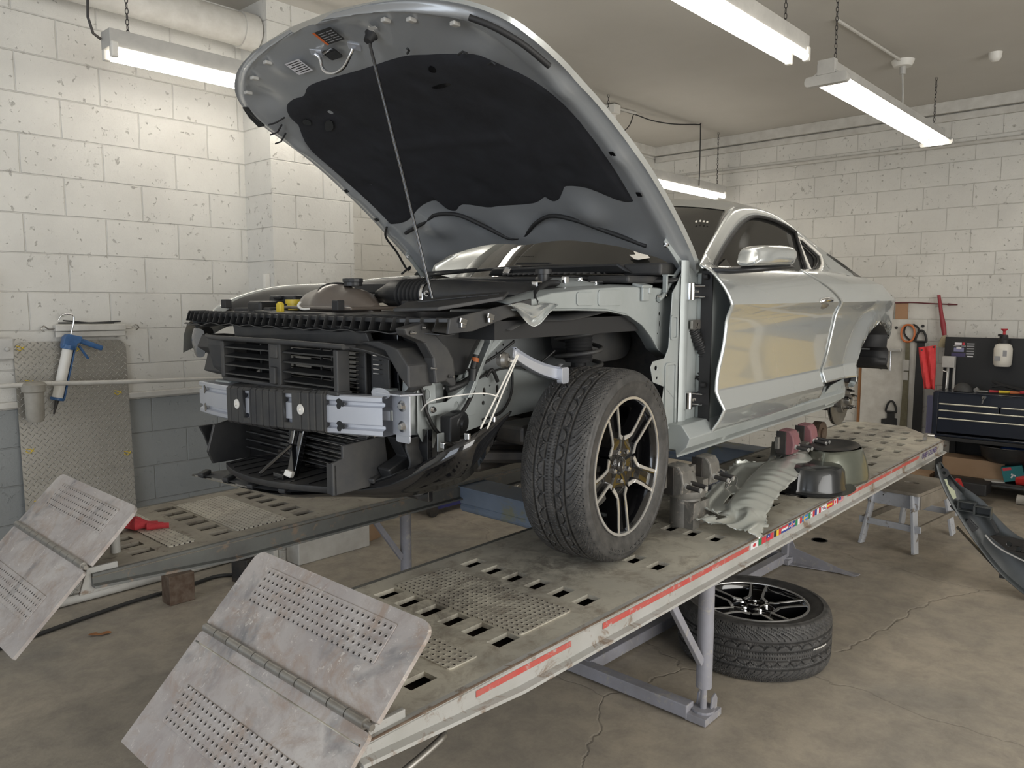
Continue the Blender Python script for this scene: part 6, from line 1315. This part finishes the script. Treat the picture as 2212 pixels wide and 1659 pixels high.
# ---------------------------------------------------------------- right-hand side: back wall and tool chest
def wt(name, mb, mt, label, cat, par=None, **k): return tag(build(name, mb, M_[mt] if isinstance(mt, str) else mt, **k), label, cat)
t = thing('wall_board', 'tall off-white board standing against the back wall behind the rear of the car', 'board', (5.70, -.14, 0))
m = MB(); m.box((0, 0, .745), (.03, .56, 1.49)); build('board', m, M_['trim'], t, bev=.003)
for y in (-.25, -.02): m = MB(); m.cyl((-.016, y, 1.43 - (.0 if y < -.1 else .02)), (-.022, y, 1.43 - (.0 if y < -.1 else .02)), .014, n=12); build('screw', m, M_['dark'], t)
m = MB(); m.box((5.71, .105, .75), (.02, .022, 1.45)); wt('pipe_strip', m, 'white', 'narrow white strip beside the board, half hidden by the bare rear disc', 'strip')
m = MB(); m.box((5.71, .155, .72), (.02, .035, 1.40)); wt('wood_strip', m, 'wood', 'narrow brown wooden strip standing left of the white board', 'strip')
m = MB(); m.box((5.73, -.187, 1.565), (.02, .108, .155)); wb = wt('wood_plate', m, mat('pale_wood', (.36, .21, .12), .6), 'small brown wooden plate on the back wall above the board', 'wood plate')
m = MB(); m.tube(cr([(5.715, .0, 1.640), (5.71, -.25, 1.648), (5.71, -.45, 1.638), (5.71, -.60, 1.630)], 5), .006, 6); m.tube([(5.71, -.58, 1.631), (5.71, -.66, 1.628)], [.010, .006], 8); wt('air_hose', m, mat('maroon_hose', (.12, .03, .035), .5), 'thin dark red hose strung across the back wall above the tool chest', 'hose', smooth=60)
t = thing('lifting_strap', 'olive strap hanging from an orange oval ring on the white board', 'strap', (5.66, -.27, 1.36))
m = MB(); P = [(0, .058 * math.copysign(abs(math.cos(a)) ** .8, math.cos(a)), .08 * math.sin(a)) for a in [2 * PI * k / 28 for k in range(28)]]; m.tube(P, .0095, 8, closed=True); build('ring', m, M_['orange'], t, smooth=60)
m = MB(); m.tube(cr([(.012, -.04, .085), (.012, -.085, .05), (.012, -.08, -.01), (.012, -.03, -.07), (.012, .035, .0), (.012, .02, .085)], 4), .008, 6); build('cord', m, M_['rubber'], t, smooth=60)
m = MB(); m.prism([(-.018, -.07), (.018, -.07), (.012, -.30), (.020, -.42), (.034, -.92), (-.03, -.92), (-.026, -.42), (-.024, -.28)], [], .012, XY(0)); build('webbing', m, mat('olive_webbing', (.16, .145, .095), .8, c2=(.12, .11, .07), ns=30), t)
m = MB(); m.box((-.005, .0, -.30), (.018, .05, .10)); m.box((-.005, .0, -.40), (.016, .044, .08)); build('label', m, M_['lamp'], t)
def loop_plate(name, label, y, z, pts_, w=.10):
    t = thing(name, label, 'puller plate', (5.66, y, z))
    m = MB(); m.prism(pts_, [], .012, XY(0)); build('plate', m, M_['rubber'], t, bev=.002)
    m = MB(); P = cr([(0, -.026, -.05), (0, -.046, -.045), (0, -.040, .0), (0, -.016, .048), (0, .016, .048), (0, .040, .0), (0, .046, -.045), (0, .026, -.05)], 4, True); m.tube(P, .010, 8, closed=True); build('loop', m, M_['rubber'], t, smooth=60); return t
loop_plate('pull_strap', 'long flat black bar with a loop at its top leaning on the white board', -.385, 1.335, [(-.034, -.04), (.034, -.04), (.040, -.92), (-.044, -.92)])
loop_plate('tool_hook', 'short black tool plate with a triangular loop low on the white board', -.155, .655, [(-.032, -.04), (.036, -.04), (.036, -.115), (.085, -.125), (.085, -.17), (-.055, -.18), (-.055, -.11), (-.032, -.105)])
t = thing('t_handle_tool', 'bare metal T-shaped tool hanging on the white board near the wheel arch', 'tool', (5.65, -.14, 1.20))
m = MB(); m.box((0, 0, 0), (.03, .17, .03)); build('bar', m, M_['mach'], t, bev=.006)
m = MB(); m.cyl((0, .01, 0), (0, .01, -.20), .010, n=12); build('shaft', m, M_['chrome'], t, smooth=40)
m = MB(); m.box((.01, .095, -.09), (.012, .02, .20)); build('blade', m, M_['rubber'], t)
t = thing('brush', 'red handled brush hanging head down on the back wall', 'brush', (5.70, -.55, 1.5))
m = MB(); m.tube([(0, .045, .215), (-.005, .012, .03), (-.01, -.008, -.06), (-.01, -.022, -.15)], [.014, .017, .024, .018], 10); build('handle', m, mat('dark_red', (.28, .03, .04), .5), t, smooth=60)
m = MB(); m.tube([(-.01, -.022, -.15), (-.012, -.02, -.18), (-.015, .0, -.26)], [.012, .026, .030], 10); build('bristles', m, mat('bristle', (.42, .36, .24), .9, bs=.8, bsc=200), t, smooth=60)
t = thing('shop_cloth', 'bright red cloth hanging at the left corner of the tool chest', 'cloth', (5.36, -.54, .88))
rows = []
for i in range(15):
    h = i / 14; rows.append([(.02 * math.sin(k * 1.3 + h * 4) - .02, .028 + .075 * h - (.09 + .045 * h) * k / 9 - .02 * h * h, .37 * h + .02 * h * (k / 9) - .0) for k in range(10)])
m = MB(); m.grid(rows); build('cloth', m, mat('bright_red_cloth', (.72, .07, .07), .85, c2=(.60, .04, .05), ns=12, bs=.5, bsc=60), t, smooth=60, solid=.006)
for y, z in ((.055, .345), (-.04, .375)): m = MB(); m.cyl((-.035, y, z), (-.045, y, z), .008, n=10); build('grommet', m, M_['chrome'], t)
# tool chest
t = thing('tool_chest', 'black tool chest with open lid and three long bright drawer pulls by the back wall', 'tool chest', (5.2, -1.13, .50))
M_['chest'] = mat('chest_navy', (.010, .014, .026), .30, coat=.4)
m = MB(); m.box((.22, 0, .375), (.44, 1.0, .012)); m.box((.22, .50, .18), (.44, .012, .38)); m.box((.22, -.50, .18), (.44, .012, .38)); m.box((.44, 0, .18), (.012, 1.0, .38)); m.box((.22, 0, .0), (.44, 1.0, .02)); m.box((.004, .48, .19), (.02, .035, .37)); m.box((.015, 0, .32), (.02, .96, .10)); build('body', m, M_['chest'], t, bev=.004)
for z0, z1, n in ((.225, .272, 2), (.155, .215, 1), (.03, .145, 1)):
    for q in range(n):
        w = .93 / n - .008; yc = .465 - (q + .5) * .93 / n
        m = MB(); m.box((.0, yc, (z0 + z1) / 2), (.02, w, z1 - z0)); d_ = build('drawer', m, M_['chest'], t, bev=.003)
        m = MB(); m.tube([(-.014, yc + w / 2 - .01, z1 + .003), (-.014, yc - w / 2 + .01, z1 + .003)], .0065, 8); build('drawer_pull', m, mat('bright_pull', (.80, .78, .66), .3, .6), d_, smooth=60)
m = MB(); m.cyl((.006, .12, .352), (-.006, .12, .352), .016, n=18); build('lock', m, M_['chrome'], t, smooth=40)
m = MB(); m.beam((-.004, .12, .345), (-.004, .13, .30), .004, .010); build('key', m, M_['steel'], t)
m = MB(); m.box((.36, 0, .605), (.02, 1.04, .47), (0, .06, 0)); ld = build('lid', m, mat('lid_black', (.012, .012, .013), .5), t, bev=.004)
def cq(y0, z0, y1, z1, e=0): f = lambda y, z: (.36 - .0115 - e + (z - .605) * .06, y, z); return MB().add([f(y0, z0), f(y1, z0), f(y1, z1), f(y0, z1)], [(0, 1, 2, 3)])
multi('poster', [(cq(.465, .66, .27, .805), C_['k']), (cq(.44, .772, .385, .792, .0006), C_['w']), (cq(.380, .770, .360, .793, .0006), C_['r']), (cq(.445, .71, .365, .745, .0006), mat('decal_lilac', (.22, .22, .36), .5)), (cq(.425, .735, .385, .752, .0009), C_['w']), (cq(.462, .667, .35, .70, .0006), mat('decal_plum', (.06, .05, .12), .5))] + [(cq(.345, .69 + .022 * k, .285, .700 + .022 * k, .0006), C_['gr']) for k in range(5)] + [(cq(.335, .666, .29, .676, .0006), C_['w'])], ld)
for k, (a, b) in enumerate(((.44, .772),)): text('poster_lettering', 'MATCO TOOLS', .0135, C_['w'], Matrix(((0, 0, -1, .36 - .0140), (-1, 0, 0, .445), (0, 1, 0, .757), (0, 0, 0, 1))), ld)
for y, c1, r, z in ((.15, 'steel', .010, .395), (.05, 'red', .012, .40), (-.02, 'yellow', .013, .40), (-.10, 'orange', .014, .40), (-.17, 'red', .013, .405), (-.24, 'blue', .012, .40)):
    lab_ = {'steel': 'bright steel socket handle on top of the tool chest', 'yellow': 'yellow handled tool on top of the tool chest', 'orange': 'orange handled tool on top of the tool chest', 'blue': 'blue handled tool on top of the tool chest'}.get(c1, 'red handled tool on the tool chest, left of the yellow one' if y > 0 else 'red handled tool on the tool chest, right of the orange one')
    m = MB(); m.tube([(5.28, -1.13 + y + .05, .50 + z), (5.30, -1.13 + y - .04, .50 + z)], [r, r * .7], 8); wt('hand_tool', m, c1, lab_, 'tool', smooth=50)['group'] = 'hand tools on the tool chest'
m = MB(); rows = [[(5.30 + .06 * math.cos(a) * q, -.83 + .075 * math.sin(a) * q, .885 + .075 * math.sqrt(max(0, 1 - q * q))) for a in [2 * PI * k / 16 for k in range(16)]] for q in (1, .9, .7, .4, .05)]; m.grid(rows, cu=True); wt('rubber_dome', m, 'plas2', 'dark grey rubber dome lying at the left end of the tool chest top', 'dome', smooth=60)
m = MB(); m.tube(cr([(5.40, -1.02, .98), (5.38, -1.10, .95), (5.36, -1.20, .93), (5.36, -1.35, .90)], 4), [.004] + [.012] * 12, 6); m.tube(cr([(5.38, -1.03, .93), (5.37, -1.12, .945), (5.36, -1.25, .91)], 4), .01, 6); wt('dark_strap', m, 'rubber', 'crumpled dark strap lying on the tool chest against the lid', 'strap', smooth=50)
m = MB(); m.tube([(5.33, -.69, .89), (5.33, -.695, 1.04), (5.33, -.66, 1.05)], .006, 8); wt('allen_key', m, 'mach', 'bright L-shaped key standing at the left corner of the tool chest', 'key', smooth=50)
m = MB(); m.cyl((5.32, -.93, .885), (5.32, -.93, .925), .005); m.cyl((5.30, -.93, .90), (5.34, -.93, .90), .02); wt('small_ring', m, 'steel', 'tiny steel T piece on the tool chest top left of the bright handle', 'tool')
t = thing('spray_bottle', 'white pump spray bottle with red plunger hanging on the open chest lid', 'spray bottle', (5.50, -1.075, 1.10))
m = MB(); m.lathe([(0, 0), (.055, 0), (.066, .015), (.070, .06), (.070, .15), (.060, .185), (.030, .20), (.030, .21), (0, .21)], n=28); build('bottle', m, mat('bottle_white', (.72, .69, .62), .4), t, smooth=50)
m = MB(); m.lathe([(0, .20), (.042, .20), (.045, .23), (.034, .24), (.030, .27), (0, .275)], n=20); m.beam((-.0, 0, .26), (-.05, .03, .27), .02, .02); build('pump', m, M_['rubber'], t, smooth=40)
m = MB(); m.lathe([(0, .265), (.012, .265), (.010, .30), (.025, .315), (.026, .322), (0, .322)], n=16); build('plunger', m, M_['red'], t, smooth=40)
m = MB(); m.prism([(-.015, .10), (.03, .10), (.03, .06), (-.015, .06)], [], .001, lambda a, b, h: (-.0705 + h, a + .02, b - .01)); m.prism([(-.035, .14), (-.005, .14), (-.005, .09), (-.035, .09)], [], .001, lambda a, b, h: (-.0695 + h, a - .005, b)); build('bottle_label', m, C_['gr'], t)
# bench under the chest and its clutter
t = thing('work_bench', 'dark steel bench with an open lower shelf carrying the tool chest', 'bench', (5.2, -1.2, 0))
m = MB(); m.box((.22, -.1, .475), (.50, 1.25, .03)); build('top', m, M_['rubber'], t, bev=.003)
m = MB(); m.box((.22, -.1, .14), (.48, 1.2, .02)); build('shelf', m, M_['dark'], t, bev=.003)
for y in (.50, -.70):
    for x in (-.01, .45): m = MB(); m.box((x, y, .235), (.035, .05, .47)); build('leg', m, M_['rubber'], t, bev=.002)
m = MB(); m.box((.47, -.1, .25), (.01, 1.2, .42)); build('back_panel', m, M_['rubber'], t)
m = MB(); m.box((5.38, -.93, .228), (.22, .50, .155)); wt('cardboard_box', m, 'card', 'long brown cardboard box on the bench shelf under the black basin', 'box', bev=.002)['group'] = 'cardboard boxes by the bench'
m = MB(); m.box((5.30, -.50, .075), (.20, .26, .13)); m.box((5.196, -.5, .09), (.003, .24, .012)); wt('cardboard_box', m, 'card', 'small tan cardboard box on the floor left of the work bench', 'box', bev=.002)['group'] = 'cardboard boxes by the bench'
m = MB(); m.lathe([(.0, .305), (.17, .305), (.215, .345), (.235, .435), (.25, .440), (.245, .446), (.225, .436), (.205, .352), (.165, .315), (0, .313)], (5.38, -1.20, 0), n=40); wt('drain_basin', m, 'plas', 'round black plastic basin under the tool chest', 'basin', smooth=40)
m = MB(); rows = [[(5.32 + .05 * q * math.cos(a), -1.22 + .09 * q * math.sin(a), .42 + .035 * (1 - q) + .01 * math.sin(4 * a) * q) for a in [2 * PI * k / 14 for k in range(14)]] for q in (1, .7, .4, .05)]; m.grid(rows, cu=True); wt('blue_rag', m, mat('blue_rag', (.02, .08, .28), .8), 'small blue rag lying in the black basin', 'rag', smooth=50)
t = thing('teal_box', 'teal box with red top label tilted on the bench shelf at the photo edge', 'box', (5.26, -1.245, .24)); t.rotation_euler = (R_(-14), 0, R_(8))
m = MB(); m.box((0, 0, 0), (.16, .15, .12)); build('box', m, mat('teal', (.01, .17, .19), .45), t, bev=.002)
m = MB(); m.box((-.0805, .035, .045), (.002, .06, .025)); build('red_label', m, C_['r'], t); m = MB(); m.box((-.0805, .0, -.01), (.002, .035, .012), (.6, 0, 0)); m.box((-.0805, .01, -.018), (.002, .012, .035), (.6, 0, 0)); build('picture', m, C_['w'], t)
m = MB(); m.tube([(5.22, -1.28, .19), (5.20, -1.45, .20)], [.045, .05], 14); wt('red_canister', m, mat('red_gloss', (.55, .02, .02), .3, coat=.5), 'red rounded canister on the bench shelf at the right photo edge', 'canister', smooth=50)
m = MB(); m.box((5.22, -1.12, .155), (.10, .14, .008), (0, 0, .3)); wt('paper_sheet', m, 'lamp', 'pale sheet lying on the bench shelf below the teal box', 'paper')
t = thing('trolley_jack', 'red jack stand partly hidden behind the stool and the bumper cover', 'jack stand', (4.9, -.92, 0))
m = MB(); m.prism([(-.10, 0), (-.08, 0), (.0, .17), (.08, 0), (.10, 0), (.015, .20), (-.015, .20)], [], .02, XY(-.02)); m.prism([(-.09, .02), (.09, .02), (.09, .035), (-.09, .035)], [], .02, XY(-.02)); build('frame', m, mat('jack_red', (.50, .03, .03), .35, coat=.5), t, bev=.003)
m = MB(); m.cyl((.2, -.05, .06), (.2, .12, .06), .05); m.box((.12, .0, .12), (.2, .4, .1)); build('base', m, M_['rubber'], t, bev=.01)
m = MB(); m.cyl((5.15, -1.36, .04), (5.15, -1.30, .04), .04, n=20); wt('caster_wheel', m, 'trim', 'pale caster wheel on the floor under the bench at the photo edge', 'caster', smooth=40)
m = MB()
for k in range(2): m.cyl((5.52, -.655 - .05 * k, .52), (5.52, -.655 - .05 * k, 1.08), .012, n=10)
m.box((5.50, -.665, 1.12), (.06, .10, .10)); wt('air_regulator', m, 'lamp', 'grey metal valve with two pipes behind the red cloth', 'valve', bev=.004)
m = MB(); m.box((5.40, -.60, .62), (.03, .12, .40)); m.v = [(x, y + .01, z) for x, y, z in m.v]; wt('plastic_bag', m, mat('bag', (.16, .16, .26), .3), 'bluish plastic bag hanging at the side of the tool chest', 'bag', bev=.01)
# stool
t = thing('step_stool', 'worn white-painted wooden step stool on the floor behind the near runway', 'stool', (3.52, -.92, 0)); t.rotation_euler = (0, 0, R_(-6))
M_['stool'] = mat('worn_white_wood', (.50, .52, .56), .6, c2=(.40, .41, .44), ns=7, wear=(.20, .17, .14), wsc=16, bs=.2); M_['stooltop'] = mat('bare_wood', (.26, .23, .19), .7, c2=(.17, .15, .12), ns=8, bs=.3)
m = MB(); m.prism(rect(-.30, -.17, .30, .17, .02), [circ(.02, 0, .025, 12, .05)], .022, ZZ(.375)); tp_ = build('seat', m, M_['stooltop'], t, bev=.006)
for s in (-1, 1):
    m = MB(); m.box((s * .28, 0, .33), (.022, .33, .09)); build('end_board', m, M_['stool'], t, bev=.003)
    m = MB(); m.box((s * .325, 0, .165), (.018, .40, .042)); build('rung', m, M_['stool'], t, bev=.003)
    m = MB(); m.box((0, s * .165, .33), (.54, .02, .09)); build('side_board', m, M_['stooltop'], t, bev=.003)
    m = MB(); m.box((0, s * .185, .165), (.60, .018, .04)); build('rung', m, M_['stooltop'], t, bev=.003)
    for q in (-1, 1):
        m = MB(); m.beam((s * .335, q * .175, 0.002), (s * .275, q * .125, .375), .020, .075, up=(1, 0, 0)); m.v = [(x, y, max(z, 0)) for x, y, z in m.v]; build('leg', m, M_['stool'], t, bev=.003)
for p in ((-.292, .06, .35), (-.292, -.12, .345), (-.292, -.13, .32), (-.292, -.115, .36)): m = MB(); m.cyl(p, (p[0] - .002, p[1], p[2]), .004, n=8); build('nail', m, M_['dark'], t)
# detached bumper cover at the right edge
t = thing('bumper_cover', 'large detached black bumper cover standing on its end at the right photo edge', 'bumper cover', (2.8, -1.75, 0))
M_['bump'] = mat('bumper_inside', (.035, .040, .042), .4, c2=(.055, .06, .06), ns=5)
O = [(-1.262, .700), (-1.285, .62), (-1.33, .52), (-1.39, .42), (-1.47, .30), (-1.57, .175), (-1.66, .09), (-1.80, .012), (-2.05, .0)]
I_ = [(-1.270, .700), (-1.32, .64), (-1.375, .585), (-1.44, .55), (-1.51, .50), (-1.57, .43), (-1.68, .34), (-1.85, .30), (-2.05, .30)]
OO = cr2(O, 5); II = cr2(I_, 5); rows = []
for (a, b), (c, d) in zip(OO, II): rows.append([(-.10, a + 1.75 + .0, b), (-.03, a + 1.75 - .004, b - .003), (.0, a * .75 + c * .25 + 1.75, b * .75 + d * .25), (.01, a * .4 + c * .6 + 1.75, b * .4 + d * .6), (-.02, c + 1.75, d)])
rows = [[(x, y, max(z, .003)) for x, y, z in r] for r in rows]
m = MB(); m.grid(rows); build('cover', m, M_['bump'], t, smooth=50, solid=.004)
m = MB(); m.prism([(.475, .60), (.44, .61), (.43, .575), (.395, .545), (.385, .505), (.40, .495), (.43, .53)], [], .003, XY(-.035)); build('foam_patch', m, mat('pale_foam', (.58, .60, .42), .7), t)
m = MB(); m.prism(circ(.455, .645, .028, 16), [circ(.455, .645, .010, 10)], .01, XY(-.045)); m.box((-.03, .487, .655), (.02, .005, .09)); build('mount_tab', m, M_['plas2'], t, bev=.002)
for y, z, w in ((.325, .495, .085), (.245, .48, .085)):
    m = MB(); m.box((-.05, y, z), (.05, w, .006)); m.box((-.05, y, z - .05), (.05, w, .006)); m.box((-.05, y + w / 2, z - .025), (.05, .006, .056)); m.box((-.05, y - w / 2, z - .03), (.05, .006, .066)); m.box((-.022, y, z - .025), (.004, w, .05)); build('pocket', m, M_['bump'], t, bev=.002)
m = MB(); m.box((-.04, .385, .45), (.02, .05, .035), (.7, 0, 0)); m.box((-.04, .30, .36), (.02, .07, .04), (.75, 0, 0)); build('clip_seat', m, M_['plas2'], t, bev=.004)
m = MB(); m.beam((-.03, .215, .43), (-.05, .165, .345), .012, .012, up=(1, 0, 0)); m.beam((-.05, .37, .34), (-.05, .12, .10), .004, .035, up=(1, 0, 0)); m.box((-.05, .13, .10), (.01, .03, .02)); build('rib', m, M_['plas2'], t)
m = MB()
m.prism([(.165, .345), (.20, .33), (.11, .27), (-.05, .215), (-.30, .19), (-.30, .30), (-.02, .335), (.10, .345)], [circ(.10, .305, .012, 12), circ(.055, .285, .014, 12), circ(.01, .295, .010, 12), circ(-.04, .27, .015, 12)], .01, XY(-.10)); build('lamp_panel', m, M_['gloss'], t, bev=.003)
m = MB(); m.tube(cr([(-.105, .215, .335), (-.105, .17, .29), (-.105, .09, .25), (-.105, -.05, .21), (-.105, -.3, .18)], 5), .005, 6); build('panel_edge', m, M_['mach'], t, smooth=60)
# floor details
m = MB(); m.lathe([(.0, .001), (.045, .001), (.05, .003), (.055, .001)], (3.07, -.477, 0), n=24); wt('floor_anchor', m, 'rubber', 'round dark hole cover in the floor behind the near runway', 'floor cap')
m = MB(); m.prism([(0, 0), (.02, .004), (.012, .016), (.002, .012)], [], .001, ZZ(.0005)); o = wt('paper_scrap', m, 'yellow', 'tiny yellow scrap on the floor at the bottom right', 'scrap'); o.location = (.02, -1.42, 0)
# unseen yellow slats and grey cabinet, added for their reflections in the car's side
t = thing('yellow_reflection_slats', 'unseen yellow slatted panel added to give the car door its yellow reflection', 'rack', (4.6, -2.85, 0)); t.rotation_euler = (0, 0, R_(90))
M_['rack'] = mat('reflection_yellow', (.72, .48, .06), .5, c2=(.62, .41, .06), ns=3)
for k in range(5): m = MB(); m.box((0, 0, .14 + .22 * k), (2.2, .06, .18)); build('slat', m, M_['rack'], t, bev=.01)
for x in (-1.05, -.1, .5, 1.05): m = MB(); m.box((x, .05, .6), (.08, .05, 1.2)); build('post', m, M_['white'], t)
t = thing('reflection_cabinet', 'unseen grey cabinet with drawers added for the dark band mirrored in the car paint', 'bench', (5.38, -3.12, 0)); t.rotation_euler = (0, 0, R_(90))
m = MB(); m.box((0, 0, .75), (2.2, .55, 1.5)); build('cabinet', m, mat('reflection_grey', (.16, .18, .21), .5), t, bev=.01)
for k in range(4): m = MB(); m.box((-.8 + .53 * k, .29, 1.32), (.45, .03, .2)); build('drawer', m, mat('reflection_dark', (.06, .065, .08), .4), t, bev=.005)
# every object on the lift frame was built in place; check nothing is left without a material
